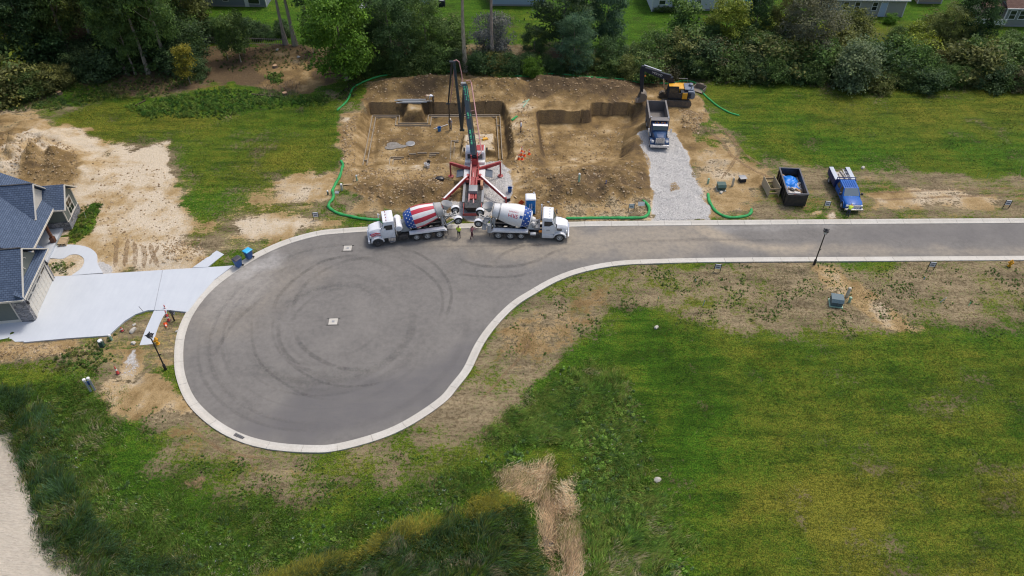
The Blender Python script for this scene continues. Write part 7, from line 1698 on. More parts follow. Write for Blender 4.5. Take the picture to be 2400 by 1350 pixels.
def crown_mesh(name, lobes, clumps, per, leaf, spread, seed, up=.5, shell=.6, vstretch=1.0):
    r = np.random.default_rng(seed); vols = np.array([a[3] * a[4] * a[5] for a in lobes]); vols = vols ** .75; pr = vols / vols.sum()
    li = r.choice(len(lobes), clumps, p=pr); L = np.array(lobes)[li]
    d = r.normal(size=(clumps, 3)); d /= np.linalg.norm(d, axis=1)[:, None]; rad = (shell ** 3 + (1 - shell ** 3) * r.random(clumps)) ** (1 / 3)
    C = L[:, :3] + d * L[:, 3:6] * rad[:, None]
    C += (r.random((clumps, 3)) - .5) * .5
    out = d * np.array([1, 1, .8]); 
    ct = np.clip(r.normal(.45, .2, clumps), 0, 1)
    sz = r.uniform(.6, 1.35, clumps)
    n = clumps * per; ci = np.repeat(np.arange(clumps), per)
    pos = C[ci] + r.normal(size=(n, 3)) * spread * sz[ci][:, None] * np.array([1, 1, .55 * vstretch])
    nrm = out[ci] * .7 + r.normal(size=(n, 3)) * .55 + np.array([0, 0, up]); nrm /= np.linalg.norm(nrm, axis=1)[:, None]
    a = np.cross(nrm, r.normal(size=(n, 3))); a /= np.linalg.norm(a, axis=1)[:, None] + 1e-9; b = np.cross(nrm, a)
    s = leaf * r.uniform(.55, 1.3, n)[:, None]
    V = np.stack([pos - a * s, pos + b * s * .5, pos + a * s, pos - b * s * .5], 1).reshape(-1, 3)
    Fc = np.arange(n * 4).reshape(-1, 4)
    tint = np.repeat(np.clip(ct[ci] + r.normal(0, .14, n), 0, 1), 4)
    o = np_mesh(name, V, Fc, M_LEAF, attrs=dict(tint=tint)); me = o.data; bpy.data.objects.remove(o); return me

def trunk_mesh(name, h, r0, bend, seed, branches, crown_z):
    r_ = random.Random(seed); mb = MB(); pts = [Vector((math.sin(k * 2.2 + seed) * bend * k, math.cos(k * 1.7 + seed) * bend * k, h * k)) for k in np.linspace(0, 1, 8)]
    mb.sweep(pts, r0, 8, rfun=lambda q: (1 - .85 * q) * (1 + .6 * math.exp(-q * 18)))
    for i in range(branches):
        k = crown_z + (0.92 - crown_z) * i / max(1, branches - 1); p = pts[0].lerp(pts[-1], k); j = min(6, int(k * 7)); p = pts[j].lerp(pts[j + 1], k * 7 - j)
        a = i * 2.4 + r_.random(); ln = h * r_.uniform(.16, .3) * (1.15 - k * .6)
        e = p + Vector((math.cos(a) * ln, math.sin(a) * ln, ln * r_.uniform(.4, .9))); mid = p.lerp(e, .5) + Vector((0, 0, -.05 * ln))
        mb.sweep([p, mid, e], r0 * .32 * (1.1 - k), 5, rfun=lambda q: 1 - .75 * q)
    o = mb.build(name, M_BARK, None, smooth=True); me = o.data; bpy.data.objects.remove(o); return me

def lobeset(seed, n, cz, hz, rad, lr):
    r_ = random.Random(seed); L = []
    for i in range(n):
        a = i * 2.399 + r_.random() * .6; z = cz + hz * (2 * (i + .5) / n - 1); f = math.sqrt(max(.05, 1 - ((z - cz) / (hz * 1.15)) ** 2))
        k = lr * r_.uniform(.75, 1.25); L.append((math.cos(a) * rad * f * .7, math.sin(a) * rad * f * .7, z + r_.uniform(-.4, .4), k, k, k * .75))
    return L
PROTO = {}
PROTO['broad'] = (crown_mesh('crown', lobeset(1, 17, 7.2, 4.6, 4.2, 1.7), 330, 42, .21, .50, 1), trunk_mesh('trunk', 11, .22, .3, 1, 12, .25))
PROTO['broad2'] = (crown_mesh('crown', lobeset(5, 20, 6.6, 5.2, 4.0, 1.45), 330, 54, .155, .48, 2), trunk_mesh('trunk', 11, .2, .5, 2, 12, .2))
PROTO['forest'] = (crown_mesh('crown', lobeset(9, 16, 13.6, 5.4, 4.0, 2.0), 340, 40, .24, .6, 3), trunk_mesh('trunk', 18, .36, .5, 3, 10, .5))
PROTO['forest2'] = (crown_mesh('crown', lobeset(12, 18, 11.5, 6.6, 4.4, 1.6), 330, 52, .185, .55, 4), trunk_mesh('trunk', 17, .36, .7, 5, 12, .42))
PROTO['sapling'] = (crown_mesh('crown', lobeset(15, 8, 4.0, 2.0, 1.2, .8), 80, 34, .17, .35, 5), trunk_mesh('trunk', 6, .06, .3, 6, 7, .35))
PROTO['bare'] = (crown_mesh('crown', lobeset(16, 7, 15.5, 2.5, 3.0, 1.6), 120, 34, .22, .55, 7), trunk_mesh('trunk', 17, .36, .6, 8, 9, .6))
PROTO['shrub'] = (crown_mesh('crown', lobeset(21, 10, 1.6, 1.3, 1.7, 1.0), 170, 40, .13, .32, 8), trunk_mesh('stem', 2.4, .06, .2, 9, 6, .1))
PROTO['shrub2'] = (crown_mesh('crown', lobeset(25, 15, 1.8, 1.6, 1.9, .75), 190, 50, .095, .28, 9), trunk_mesh('stem', 2.8, .06, .2, 10, 6, .1))
PROTO['shrub3'] = (crown_mesh('crown', lobeset(31, 12, 1.3, .9, 2.3, .85), 180, 38, .13, .30, 10), trunk_mesh('stem', 2.0, .05, .2, 11, 6, .1))
PROTO['willow'] = (crown_mesh('crown', lobeset(28, 14, 2.2, 1.9, 1.7, .8), 230, 40, .13, .28, 11, up=.8, vstretch=1.8), trunk_mesh('stem', 3.4, .06, .2, 12, 6, .1))
PROTO['ball'] = (crown_mesh('crown', [(0, 0, .75, .75, .75, .7)], 120, 40, .06, .14, 12, shell=.85), trunk_mesh('stem', .8, .04, .05, 13, 3, .1))
DKG = (.052, .096, .036); MDG = (.085, .142, .040); OLV = (.130, .150, .046); YLG = (.190, .245, .034); BRT = (.100, .210, .024); BLG = (.064, .122, .068); GRY = (.125, .140, .085); SLV = (.135, .190, .095); YEL = (.210, .205, .030); BRW = (.120, .108, .062)
TONE = {DKG: 'dark green', MDG: 'mid green', OLV: 'olive green', YLG: 'yellow-green', BRT: 'bright green', BLG: 'blue-green', GRY: 'grey-green', SLV: 'silvery', YEL: 'yellow', BRW: 'brownish'}
BARKG = (.23, .20, .155); BARKP = (.36, .31, .23); BARKD = (.055, .047, .04)
rt = random.Random(77)
def plant(kind, px, h, label, tone=MDG, wid=1.0, cat='tree', group=None, bark=BARKG, name=None, rz=None, base=None):
    cm, tm = PROTO[kind]; base_h = dict(broad=12.5, broad2=12.5, forest=19.5, forest2=19, sapling=6.5, bare=19, shrub=3.2, shrub2=3.6, shrub3=2.6, willow=4.4, ball=1.5)[kind]
    if px is not None:
        x, y, _ = G(*px, .1)
    else: x, y = base
    s = h / base_h; o = thing(name or ('tree' if cat == 'tree' else 'shrub'), label, cat, (x, y, .02), rt.uniform(0, 6.28) if rz is None else rz, group); o.scale = (s * wid, s * wid, s)
    for nm, me, col in (('crown', cm, tone), ('trunk' if cat == 'tree' else 'stem', tm, bark)):
        c = bpy.data.objects.new(nm, me); COL.objects.link(c); c.parent = o
        j = rt.uniform(1.08, 1.5); c.color = (col[0] * j, col[1] * rt.uniform(.92, 1.08) * j, col[2] * j, 1)
    return o
# individual trees one can tell apart
plant('broad', (812, 188), 14.0, 'bright green tree standing alone left of the building site', BRT, .95)
plant('bare', (1091, 166), 21, 'tall pale-trunked tree just behind the pump boom', MDG, .9, bark=BARKP)
plant('bare', (1155, 150), 20, 'tall grey-trunked tree right of the pale-trunked one', DKG, .9, bark=BARKG)
plant('broad2', (925, 160), 11.5, 'broad dark tree behind the left berm, nearest the bright green tree', DKG, 1.0)
plant('broad2', (1000, 140), 9.5, 'mid green tree between the dark tree and the pale trunk', MDG, 1.0)
plant('broad', (868, 120), 12, 'dark tree behind the bright green tree', DKG, .9)
plant('broad2', (960, 95), 9, 'dark tree close to the corner of the pale blue house', DKG, .9)
plant('shrub2', (1155, 128), 6.0, 'pale lilac flowering bush between the two tall trunks', (.15, .165, .165), .95, 'shrub')
plant('shrub2', (1052, 120), 5.0, 'rounded green bush left of the pale trunk', MDG, 1.1, 'shrub')
plant('broad', (1318, 118), 13, 'large dark tree behind the site, right of the tall trunks', DKG, 1.0)
plant('broad2', (1345, 166), 9.0, 'blue-green tree at the back edge of the right berm', BLG, .95)
plant('broad', (1418, 112), 11.0, 'dark tree left of the white house lawn', BLG, .75)
plant('broad2', (1252, 140), 5.5, 'low dark tree left of the blue-green one', DKG, 1.1)
plant('sapling', (1588, 110), 8.0, 'slim young tree in front of the white house', MDG, 1.1)
plant('broad', (1690, 132), 9.0, 'yellow-green spreading tree right of the white house', YLG, 1.0)
plant('broad2', (1658, 142), 6.0, 'dark narrow tree left of the yellow-green spreading one', DKG, .7)
plant('broad', (1762, 105), 9.5, 'dark tree in front of the turquoise pool', DKG, .75)
plant('broad2', (1880, 150), 12.0, 'large grey-green tree left of the beige house', GRY, 1.05)
plant('broad2', (1835, 120), 10.0, 'olive tree behind the large grey-green one', OLV, .8)
plant('broad', (2252, 128), 10.5, 'tall dark tree left of the decked house', DKG, .85)
plant('broad2', (2205, 132), 8.0, 'olive tree left of the tall dark one by the decked house', OLV, 1.0)
plant('willow', (1993, 205), 6.3, 'silvery round willow bush at the edge of the field', SLV, 1.05, 'shrub')
plant('sapling', (447, 198), 6.3, 'yellowish sapling at the forest edge', YEL, .85)
plant('shrub', (1250, 183), 2.9, 'bright green bush on the berm behind the site', BRT, .8, 'shrub')
for px, h, lb in (((565, 146), 9, 'thin double-stemmed sapling in front of the fence'), ((535, 140), 8, 'thin sapling left of the double-stemmed one'), ((572, 130), 8.5, 'thin sapling close behind the double-stemmed one'), ((735, 128), 8, 'thin leaning sapling left of the bright green tree')):
    plant('sapling', px, h * .85, lb, MDG, .75, bark=BARKP)
for px, h, k, tn, lb in (((692, 106), 21, 'bare', MDG, 'tall bare-trunked tree at the right end of the fence'), ((670, 104), 19, 'bare', MDG, 'tall slim tree left of the one at the fence end'), ((728, 98), 18, 'forest', DKG, 'dark thick-trunked tree right of the fence end')): plant(k, px, h, lb, tn, .8)
# round clipped shrubs behind the fence
for i, (u, v_, h) in enumerate(((618, 82, 2.0), (608, 92, 1.6), (583, 78, 2.4), (660, 72, 1.8), (668, 84, 2.0), (638, 92, 1.2))):
    plant('ball', (u, v_), h, ('round clipped dark shrub behind the fence, %s from the left' % ('third', 'second', 'first', 'fifth', 'sixth', 'fourth')[i]), DKG, 1.1, 'shrub', 'clipped round shrubs')
# hedge behind the fence
for i in range(7): plant('shrub2', (462 + 18 * i, 90 + (i % 2) * 3), 3.2, 'dark hedge shrub behind the left half of the fence, %s from the left' % ORD[i], DKG, .9, 'shrub', 'hedge behind the fence')
# left forest
front = [(172, 150, 19), (295, 172, 14), (318, 174, 11), (348, 172, 19), (394, 166, 20), (100, 175, 15), (20, 200, 12)]
for i, (u, v_, h) in enumerate(sorted(front)):
    plant('forest' if i % 2 else 'forest2', (u, v_), h, 'forest tree with visible trunk at the dark forest edge, %s from the left' % ORD[i], (DKG, DKG, MDG, MDG, MDG, MDG, MDG)[i], .8, group='left forest trees', bark=BARKG)
back = [(-60, 190), (-30, 120), (45, 128), (120, 118), (235, 138), (70, 60), (160, 70), (255, 80), (330, 105), (410, 110), (440, 70), (-90, 60), (10, 10), (110, 8), (200, 20), (300, 30), (380, 45), (435, 92), (-150, 120), (-180, 20), (460, 30), (250, -40), (60, -60), (-60, -50), (380, -30), (150, -50)]
for i, (u, v_) in enumerate(sorted(back)):
    plant(('forest', 'forest2', 'broad')[i % 3], (u, v_), (18, 19, 13)[i % 3] * rt.uniform(.9, 1.1), 'tree inside the dark left forest, %s from the left edge' % ORD[i], (DKG, MDG, DKG, OLV)[i % 4], .95, group='left forest trees')
for i, (u, v_, h, tn) in enumerate(((30, 235, 5, OLV), (75, 225, 4, MDG), (-10, 215, 6, MDG), (110, 215, 3.5, OLV), (150, 200, 3.0, OLV), (5, 180, 6.5, YLG), (60, 185, 5, DKG), (200, 175, 4, DKG), (250, 172, 3.5, DKG), (130, 160, 5, DKG), (300, 150, 4.5, DKG), (340, 140, 5, MDG), (420, 165, 4, DKG), (440, 140, 6, DKG), (455, 178, 2, DKG), (428, 120, 5, MDG), (220, 150, 4, DKG), (370, 145, 4.5, DKG), (400, 140, 5, DKG))):
    plant(('shrub', 'shrub2', 'shrub3')[i % 3], (u, v_), h, '%s undergrowth shrub at the foot of the left forest, %s planted' % (TONE[tn], ORD[i]) if False else '%s undergrowth shrub at the left forest foot, %s from the left' % (TONE[tn], ORD[sorted(range(19), key=lambda q: (30, 75, -10, 110, 150, 5, 60, 200, 250, 130, 300, 340, 420, 440, 455, 480, 220, 370, 400)[q]).index(i)]), tn, 1.15, 'shrub', 'forest undergrowth shrubs')
# the long hedge behind site and field, three rows
rows = {'front': [], 'middle': [], 'back': []}
for u in range(830, 1080, 34): rows['front'].append((u, 166 + rt.uniform(-6, 4), rt.uniform(2.0, 3.2), rt.choice((DKG, MDG, MDG))))
for u in range(1100, 1460, 34): rows['front'].append((u, 166 + rt.uniform(-6, 3), rt.uniform(1.8, 2.8), rt.choice((DKG, MDG, OLV, DKG))))
for u in range(1440, 2480, 38): rows['front'].append((u + rt.uniform(-8, 8), (178 if u < 1750 else (188 if u < 2000 else 202)) + rt.uniform(-6, 4), rt.uniform(2.2, 3.4), rt.choice((DKG, MDG, OLV, MDG, BRW, MDG, OLV))))
for u in range(1440, 2480, 44): rows['middle'].append((u + rt.uniform(-10, 10), (158 if u < 1900 else 172) + rt.uniform(-7, 6), rt.uniform(3.2, 4.9), rt.choice((DKG, MDG, OLV, MDG, MDG, OLV, BRW))))
for u in range(1480, 2480, 56):
    if 2030 < u < 2110 or u < 1640: continue
    rows['back'].append((u + rt.uniform(-12, 12), (138 if u < 1900 else 142) + rt.uniform(-8, 6), rt.uniform(2.8, 4.4) if u > 2000 else rt.uniform(3.4, 5.2), rt.choice((DKG, MDG, OLV, YLG, MDG))))
cnt = {}
for rn, lst in rows.items():
    for u, v_, h, tn in sorted(lst):
        k = (rn, tn); cnt[k] = cnt.get(k, 0) + 1
        nth = ORD[cnt[k] - 1]
        plant(rt.choice(('shrub', 'shrub2', 'shrub3')), (u, v_), h, '%s shrub in the %s hedge row, %s of that colour from the left' % (TONE[tn], rn, nth), tn, rt.uniform(1.0, 1.25), 'shrub', 'hedge shrubs behind site and field')
for i, (u, v_, h, tn) in enumerate(((2150, 112, 3.5, YLG), (2100, 100, 2.5, MDG), (2180, 95, 4.0, OLV), (2300, 118, 2.6, OLV), (2370, 112, 2.4, MDG), (2420, 120, 3.0, DKG), (1800, 95, 4.0, YLG), (1960, 78, 3.2, OLV), (1990, 90, 4.4, OLV), (2085, 55, 1.6, BRT))):
    plant(('shrub', 'shrub2')[i % 2], (u, v_), h, '%s bush on the slope below the houses, %s from the left' % (TONE[tn], ORD[sorted(range(10), key=lambda q: (2150, 2100, 2180, 2300, 2370, 2420, 1800, 1960, 1990, 2085)[q]).index(i)]), tn, 1.15, 'shrub', 'bushes below the houses')
for i, (u, v_, h) in enumerate(((1540, 26, .7), (1560, 26, .8), (1580, 27, .7), (1600, 27, .8), (1620, 26, .7))): plant('ball', (u, v_), h * 1.4, 'low round shrub along the foot of the white house, %s from the left' % ORD[i], MDG, 1.4, 'shrub', 'foundation shrubs')

# ------------------------------------------------------------------ ground vegetation (uncountable)
def tuft_mat(name, trans=.25):
    t = NT(name); c = t.attr('col', 'Color'); t.set(c, .7, spec=.2)
    tr = t.add('ShaderNodeBsdfTranslucent'); t.l.new(c, tr.inputs['Color']); mx = t.add('ShaderNodeMixShader'); mx.inputs[0].default_value = trans
    t.l.new(t.b.outputs[0], mx.inputs[1]); t.l.new(tr.outputs[0], mx.inputs[2]); t.l.new(mx.outputs[0], t.n['Material Output'].inputs['Surface']); return t.m
M_TUFT = tuft_mat('grass_blade', .4)
def palette(r, n, cols, wts, jit=.22):
    c = np.array(cols)[r.choice(len(cols), n, p=np.array(wts) / sum(wts))]; return np.clip(c * (1 + r.normal(0, jit, (n, 1))), .004, 1)
def patch_pick(x, y, r, cols, scale, seed, jit=.2):
    """Colour index follows large soft patches, so neighbouring plants look alike."""
    f = fbm(x, y, scale, 3, seed); f = (f - f.min()) / (f.max() - f.min() + 1e-9); f = np.clip(f + r.normal(0, .12, len(x)), 0, .999)
    return np.clip(np.array(cols)[(f * len(cols)).astype(int)] * (1 + r.normal(0, jit, (len(x), 1))), .004, 1)
def scat(polys, seed, fe, thr=0.0):
    """Points in polygons whose edges fray over about fe metres; second result: 0..1 strength for height."""
    r = np.random.default_rng(seed); PP, WW = [], []
    for i, (pl, n) in enumerate(polys):
        P = np.asarray(pl); x0, x1, y0, y1 = bb(P, fe); area = (x1 - x0) * (y1 - y0)
        inn = .5 * abs(np.dot(P[:, 0], np.roll(P[:, 1], 1)) - np.dot(P[:, 1], np.roll(P[:, 0], 1)))
        q = r.uniform((x0, y0), (x1, y1), (int(n * area / max(inn, 1)), 2))
        d = sdist(P, q[:, 0], q[:, 1]) + (fbm(q[:, 0], q[:, 1], 2.4, 4, seed + 31) - .5) * 3.2 * fe
        w_ = sst(fe * .9, -fe * 1.3, d); keep_ = r.random(len(q)) < np.clip((w_ - thr) / (1 - thr) * 1.05, 0, 1); PP.append(q[keep_]); WW.append(w_[keep_])
    return np.concatenate(PP), np.concatenate(WW)
def blades(name, label, polys, h0, h1, nb, wd, cols, scale, seed, lean=(0, 0), spreadr=.12, curl=.35, cat='grass', keep=None, fe=1.0, swirl=0.0, jit=.2, ani=1.0, gain=1.0):
    """Tufts of bent blades, each blade two quads-worth of triangles."""
    r = np.random.default_rng(seed); pts, wgt = scat(polys, seed, fe)
    if keep is not None:
        kk_ = keep(pts[:, 0], pts[:, 1], r); pts = pts[kk_]; wgt = wgt[kk_]
    n = len(pts); z = terrain(pts[:, 0], pts[:, 1]); hcol = patch_pick(pts[:, 0] * ani, pts[:, 1], r, cols, scale, seed + 50, jit)
    hh = (h0 + (h1 - h0) * np.clip(fbm(pts[:, 0], pts[:, 1], 3.0, 3, seed + 9) * 1.4 - .2 + r.normal(0, .15, n), 0, 1)) * (.35 + .65 * wgt)
    ti = np.repeat(np.arange(n), nb); N = len(ti); off = r.normal(0, spreadr, (N, 2)); base = np.c_[pts[ti] + off, z[ti] - .03]
    wa = fbm(pts[:, 0], pts[:, 1], 3.5, 3, seed + 19)[ti] * 14; lean = (lean[0] + swirl * np.cos(wa), lean[1] + swirl * np.sin(wa)); ang = r.random(N) * 6.283; ln = curl * hh[ti] * r.uniform(.3, 1.2, N); tip = base + np.c_[np.cos(ang) * ln + lean[0] * hh[ti], np.sin(ang) * ln + lean[1] * hh[ti], hh[ti] * r.uniform(.65, 1.1, N)]
    mid = base * .55 + tip * .45 + np.c_[np.zeros((N, 2)), hh[ti] * .14]
    sd_ = np.c_[-np.sin(ang + r.normal(0, .8, N)), np.cos(ang), np.zeros(N)]; sd_ /= np.linalg.norm(sd_, axis=1)[:, None] + 1e-9; ww = wd * r.uniform(.6, 1.3, N)[:, None]
    V = np.stack([base - sd_ * ww * .6, base + sd_ * ww * .6, mid + sd_ * ww * .5, mid - sd_ * ww * .5, tip], 1)
    k = np.arange(N)[:, None] * 5; Fc = np.concatenate([k + np.array([[0, 1, 2]]), k + np.array([[0, 2, 3]]), k + np.array([[3, 2, 4]])], 0)
    bc = np.clip(hcol[ti] * gain * (1 + r.normal(0, .12, (N, 1))), .004, 1); col = np.repeat(bc[:, None, :], 5, 1)
    o = np_mesh(name, V.reshape(-1, 3), Fc, M_TUFT, attrs=dict(col=col.reshape(-1, 3))); tag(o, label, cat, kind='stuff'); return o
def leafies(name, label, polys, h0, h1, nl, leaf, cols, scale, seed, cat='weeds', keep=None, flowers=0.0, fcol=(.75, .75, .7), fe=1.0, gain=1.0):
    """Low domes of small leaves."""
    r = np.random.default_rng(seed); pts, wgt = scat(polys, seed, fe, .3)
    if keep is not None:
        kk_ = keep(pts[:, 0], pts[:, 1], r); pts = pts[kk_]; wgt = wgt[kk_]
    n = len(pts); z = terrain(pts[:, 0], pts[:, 1]); hcol = patch_pick(pts[:, 0], pts[:, 1], r, cols, scale, seed + 50, .3)
    hh = h0 + (h1 - h0) * np.clip(fbm(pts[:, 0], pts[:, 1], 2.6, 3, seed + 9) * 1.5 - .25 + r.normal(0, .15, n), 0, 1)
    hh = hh * (.35 + .65 * wgt)
    ti = np.repeat(np.arange(n), nl); N = len(ti); d = r.normal(size=(N, 3)); d[:, 2] = np.abs(d[:, 2]); d /= np.linalg.norm(d, axis=1)[:, None]; rad = r.random(N) ** .4
    P = np.c_[pts[ti], z[ti]] + d * rad[:, None] * np.c_[hh[ti] * .55, hh[ti] * .55, hh[ti]]
    nr = d * .6 + r.normal(size=(N, 3)) * .5 + np.array([0, 0, .9]); nr /= np.linalg.norm(nr, axis=1)[:, None]
    a = np.cross(nr, r.normal(size=(N, 3))); a /= np.linalg.norm(a, axis=1)[:, None] + 1e-9; b = np.cross(nr, a); s = leaf * r.uniform(.6, 1.4, N)[:, None]
    V = np.stack([P - a * s, P + b * s * .5, P + a * s, P - b * s * .5], 1)
    bc = np.clip(hcol[ti] * gain * (1 + r.normal(0, .2, (N, 1))), .004, 1)
    if flowers:
        fm = (r.random(N) < flowers) & (rad > .8) & (fbm(P[:, 0], P[:, 1], 2.0, 2, seed + 70) > .52); bc[fm] = np.array(fcol) * r.uniform(.6, 1, (fm.sum(), 1))
    o = np_mesh(name, V.reshape(-1, 3), np.arange(N * 4).reshape(-1, 4), M_TUFT, attrs=dict(col=np.repeat(bc[:, None, :], 4, 1).reshape(-1, 3))); tag(o, label, cat, kind='stuff'); return o
def kp(poly, fe=.8, seed=3):
    Pp = pts_px(poly)
    def f(x, y, r): return (sdist(Pp, x, y) + (fbm(x, y, 2.0, 3, seed) - .5) * fe * 4 + r.normal(0, fe * .3, len(x))) < 0
    return f
WEDGE = [(1310, 862), (1390, 838), (1475, 880), (1505, 960), (1530, 1100), (1580, 1230), (1640, 1420), (1355, 1420), (1345, 1130), (1330, 1040), (1290, 1020), (1250, 985)]
WEDGE2 = [(1170, 1010), (1260, 930), (1310, 940), (1330, 1040), (1270, 1060), (1180, 1060)]
BAND = [(180, 905), (235, 960), (260, 1060), (330, 1150), (430, 1190), (600, 1215), (800, 1190), (1000, 1120), (1170, 1030), (1200, 1100), (1130, 1170), (900, 1250), (700, 1330), (600, 1420), (250, 1420), (120, 1250), (40, 1080), (20, 960), (60, 880)]
CAT1 = [(-60, 980), (20, 1030), (60, 1060), (120, 1180), (200, 1270), (330, 1350), (420, 1430), (210, 1430), (110, 1300), (50, 1200), (10, 1080), (-60, 1010)]
CAT1 = [(-80, 900), (40, 930), (110, 1000), (160, 1120), (260, 1230), (420, 1320), (560, 1430), (200, 1430), (150, 1350), (95, 1285), (45, 1200), (15, 1100), (-5, 1030), (-80, 1000)]
CAT2 = [(640, 1400), (760, 1320), (950, 1250), (1130, 1190), (1210, 1190), (1260, 1240), (1275, 1440), (600, 1440)]
YB = [(560, 1380), (720, 1325), (900, 1258), (1050, 1200), (1160, 1160), (1215, 1180), (1130, 1205), (960, 1260), (780, 1330), (640, 1400)]
GRN1 = (.070, .135, .024); GRN2 = (.105, .185, .030); GRN3 = (.150, .225, .040); OL1 = (.165, .175, .045); YEL1 = (.290, .260, .040); DK1 = (.060, .105, .036); GB = (.30, .26, .16); BGN = (.085, .150, .070); TAN = (.36, .26, .14)
A_ = lambda pl: pts_px(pl)
leafies('tall_weeds', 'leafy weeds among the tall grass between ditch and mown grass', [(A_(WEDGE), 900), (A_(WEDGE2), 300)], .10, .55, 26, .07, [GRN1, GRN2, DK1, GRN3, GRN2, GRN1], 1.2, 201, flowers=.03, fe=1.4, gain=1.6)
blades('tall_grass', 'tall wind-bent green grass between the ditch and the mown grass', [(A_(WEDGE), 7800), (A_(WEDGE2), 1800)], .16, .62, 8, .035, [DK1, GRN1, GRN2, GRN1, OL1, GRN2, GRN3, OL1, GRN1, GB], 1.3, 205, fe=1.4, lean=(.25, -.1), gain=1.75, swirl=.45, spreadr=.13, curl=.7, jit=.32)
leafies('bank_weeds', 'leafy weeds on the slope below the round end of the road', [(A_(BAND), 1500)], .08, .42, 24, .065, [GRN1, GRN2, DK1, GRN2, GRN1, GRN3, GRN1], 1.3, 211, flowers=.05, fe=2.2, gain=1.25)
blades('bank_grass', 'rough green grass curving along the slope below the road end', [(A_(BAND), 15000)], .12, .48, 7, .034, [DK1, GRN1, OL1, GRN2, GRN1, GRN2, GRN3, OL1, GB, GRN1], 1.5, 215, fe=2.4, lean=(.2, -.15), gain=1.4, swirl=.5, spreadr=.14, curl=.7, jit=.32)
blades('cattails', 'dense dark cattails along the pond shore', [(A_(CAT1), 5200)], .5, 1.2, 7, .036, [BGN, GRN1, DK1, BGN, OL1, GRN2, GB, BGN], 1.5, 221, fe=1.0, gain=1.6, lean=(.35, -.15), swirl=.3, spreadr=.16, curl=.4, cat='cattails', jit=.32)
blades('cattails', 'dark cattail bed at the bottom beside the dead reeds', [(A_(CAT2), 4400)], .5, 1.2, 7, .036, [BGN, GRN1, BGN, OL1, DK1, GRN2, BGN, GB], 1.5, 225, fe=1.0, gain=1.35, lean=(.3, -.1), swirl=.3, spreadr=.16, curl=.4, cat='cattails', jit=.32)
blades('goldenrod', 'yellow-green band of plants edging the lower cattail bed', [(A_(YB), 2600)], .35, .8, 7, .035, [YEL1, OL1, YEL1, GRN3, (.36, .29, .06)], 1.4, 229, lean=(.1, 0), swirl=.3, spreadr=.2, curl=.7, cat='weeds', gain=1.5, fe=.5)
REED1 = [(1180, 1118), (1230, 1098), (1275, 1068), (1295, 1070), (1290, 1110), (1262, 1140), (1225, 1158), (1190, 1158)]
REED2 = [(1322, 1140), (1346, 1128), (1350, 1170), (1345, 1230), (1358, 1350), (1362, 1420), (1326, 1420), (1318, 1300), (1314, 1200)]
REED3 = [(1240, 1160), (1300, 1120), (1318, 1180), (1312, 1300), (1330, 1420), (1280, 1420), (1275, 1260), (1262, 1200)]
t1, t2, t3 = (.56, .42, .26), (.66, .53, .36), (.42, .31, .19)
blades('dead_reeds', 'flattened straw-coloured dead reeds left of the ditch water', [(A_(REED1), 1100)], .25, .6, 8, .03, [t1, t3, t2, t3, OL1, t1], 3.0, 231, lean=(.8, .3), swirl=.7, spreadr=.3, curl=.9, cat='reeds', jit=.3, gain=1.35, fe=.6)
blades('dead_reeds', 'strip of straw-coloured dead reeds right of the ditch water', [(A_(REED2), 1700)], .3, .7, 8, .03, [t2, t1, t3, OL1, t1], 3.0, 233, lean=(-.15, .5), swirl=.7, spreadr=.28, curl=.9, cat='reeds', jit=.3, gain=1.35, fe=.6)
blades('dead_reeds', 'thin broken reeds over the ditch water', [(A_(REED3), 800)], .4, 1.0, 6, .028, [t1, t3, t3, OL1], 3.0, 235, lean=(.2, .4), swirl=.6, spreadr=.35, curl=1.0, cat='reeds', jit=.35, gain=1.3, fe=.6)
# short turf texture
LAWN = [(1440, 760), (1560, 760), (1700, 795), (2000, 800), (2450, 790), (2450, 1400), (1640, 1400), (1530, 1120), (1500, 960), (1470, 880)]
def turfkeep(x, y, r):
    L = zones(x, y); return r.random(len(x)) < np.clip(L['g'] * 1.2 - L['d'] * 1.6, .04, 1)
blades('turf', 'short mown grass of the lower right field', [(A_(LAWN), 34000)], .06, .16, 3, .028, [DK1, GRN1, DK1, GRN1, OL1, GRN1, OL1, YEL1, GRN1], 1.4, 241, ani=.3, jit=.35, spreadr=.07, keep=turfkeep)
VERGE = [(1120, 880), (1180, 765), (1260, 695), (1350, 650), (1500, 622), (2450, 612), (2450, 800), (1700, 790), (1440, 760), (1330, 860), (1240, 990), (1100, 1050), (900, 1075), (720, 1080), (560, 1060), (430, 1000), (410, 960), (300, 960), (330, 1100), (500, 1200), (800, 1200), (1100, 1090), (1300, 880)]
TH1, TH2 = (.25, .19, .105), (.40, .315, .20)
blades('verge_grass', 'dry patchy grass on the verges round the road', [(A_(VERGE), 14000)], .05, .15, 3, .028, [TH1, OL1, TH2, TH1, GRN2, TH2, GRN1], 1.6, 243, spreadr=.08)
leafies('verge_weeds', 'scattered green weed clumps on the dry verge', [(A_(VERGE), 5200)], .06, .2, 16, .05, [GRN1, GRN2, GRN2, OL1], 1.5, 245, keep=lambda x, y, r: fbm(x, y, 1.6, 3, 88) > .58)
FIELD = [(1660, 215), (1990, 208), (2450, 215), (2450, 420), (1900, 395), (1760, 350)]
blades('turf', 'short grass of the field beyond the road at the right', [(A_(FIELD), 15000)], .07, .18, 3, .03, [GRN1, DK1, OL1, GRN2, YEL1, GRN1, GRN3], 1.6, 247, ani=.3, jit=.35, spreadr=.08)
LL = [(130, 270), (300, 240), (800, 245), (790, 390), (770, 440), (870, 520), (700, 550), (540, 600), (440, 560), (430, 470), (390, 370), (240, 335)]
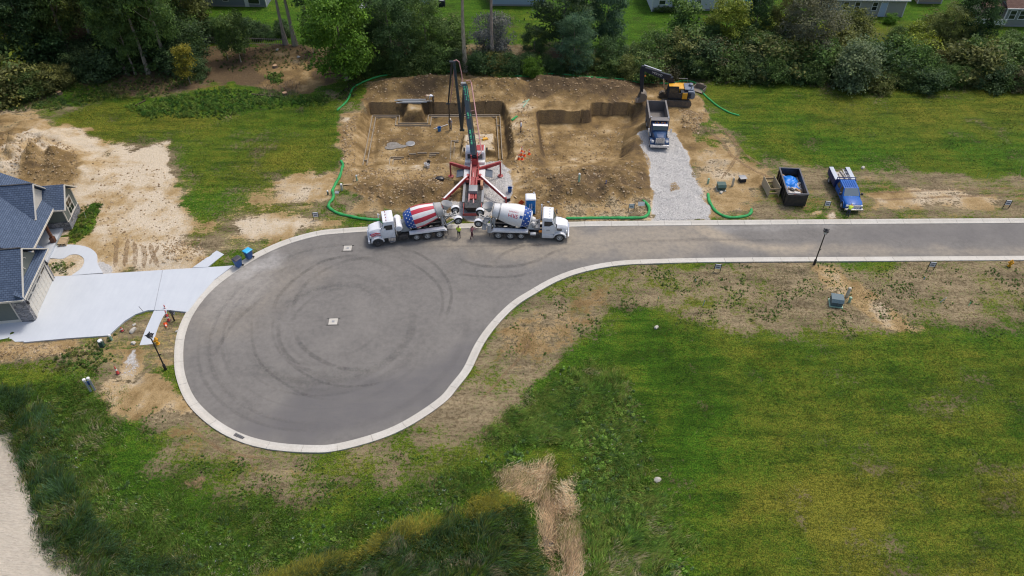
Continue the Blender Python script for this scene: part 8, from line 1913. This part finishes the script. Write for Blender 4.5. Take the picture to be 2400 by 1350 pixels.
blades('turf', 'patchy yellow-green grass of the lot left of the site', [(A_(LL), 14000)], .07, .2, 3, .03, [GRN2, OL1, YEL1, GRN1, GRN3, TH2], 1.6, 249, ani=.3, jit=.35, spreadr=.08, keep=turfkeep)
leafies('lush_weeds', 'bright green weed bank at the top of the left lot', [(A_([(300, 250), (380, 228), (520, 205), (620, 212), (780, 232), (760, 250), (600, 255), (520, 278), (330, 278)]), 1500), (A_([(620, 178), (660, 168), (665, 190), (640, 195)]), 120), (A_([(690, 165), (730, 155), (735, 168), (700, 178)]), 120)], .2, .7, 24, .08, [GRN2, GRN3, (.05, .13, .02), GRN2], 3.0, 251)
leafies('forest_floor_plants', 'low plants over the leaf litter at the forest edge', [(A_([(-50, 200), (200, 180), (450, 170), (520, 190), (300, 240), (100, 260), (-50, 270)]), 1800), (A_([(830, 175), (1480, 172), (1480, 186), (1000, 176), (860, 190), (800, 240), (790, 230)]), 1500), (A_([(1480, 185), (1990, 205), (2450, 212), (2450, 190), (1900, 175), (1500, 165)]), 2200), (A_([(500, 110), (880, 110), (860, 180), (700, 160), (520, 170)]), 500)], .15, .6, 20, .075, [DK1, GRN1, OL1, GRN1, BRW, GRN2], 3.0, 253)
leafies('house_weeds', 'green weeds growing beside the house corner', [(A_([(185, 490), (225, 470), (245, 475), (215, 545), (170, 575), (110, 570), (160, 545)]), 260), (A_([(140, 810), (260, 790), (270, 870), (200, 890), (120, 868)]), 420), (A_([(100, 618), (150, 610), (180, 620), (150, 642), (110, 642)]), 60)], .15, .5, 22, .06, [GRN2, GRN1, OL1, GRN3], 2.0, 255)
blades('brush_pile', 'grey-brown brush and dead twigs lying at the forest edge', [(A_([(590, 195), (690, 190), (720, 225), (620, 235)]), 500), (A_([(60, 215), (140, 205), (150, 245), (70, 250)]), 150)], .15, .5, 6, .02, [(.20, .15, .10), (.28, .22, .16), (.12, .09, .06)], 1.5, 257, spreadr=.4, curl=1.6, cat='brush')

# cut stumps at the forest edge
STUMP = paint('fresh_cut_wood', (.50, .31, .17), .8, dirt=.3)
for px_, lb_ in (((140, 220), 'pale cut tree stump at the edge of the left forest'), ((668, 222), 'dark stump in the brush pile by the forest'), ((645, 158), 'low stump in the leaf litter left of the bright green tree')):
    p = GT(*px_); o = thing('tree_stump', lb_, 'stump', p, 0, 'cut stumps')
    c_ = P_('stump_bark', lambda m: m.lathe((0, 0, -.1), (0, 0, 1), [(0, .5), (.2, .38), (.45, .34)], 12), paint('stump_bark_brown', (.12, .085, .055), .9), o, smooth=True)
    P_('cut_face', lambda m: m.lathe((0, 0, .345), (0, 0, 1), [(0, .32), (.02, .31)], 12), STUMP, o)
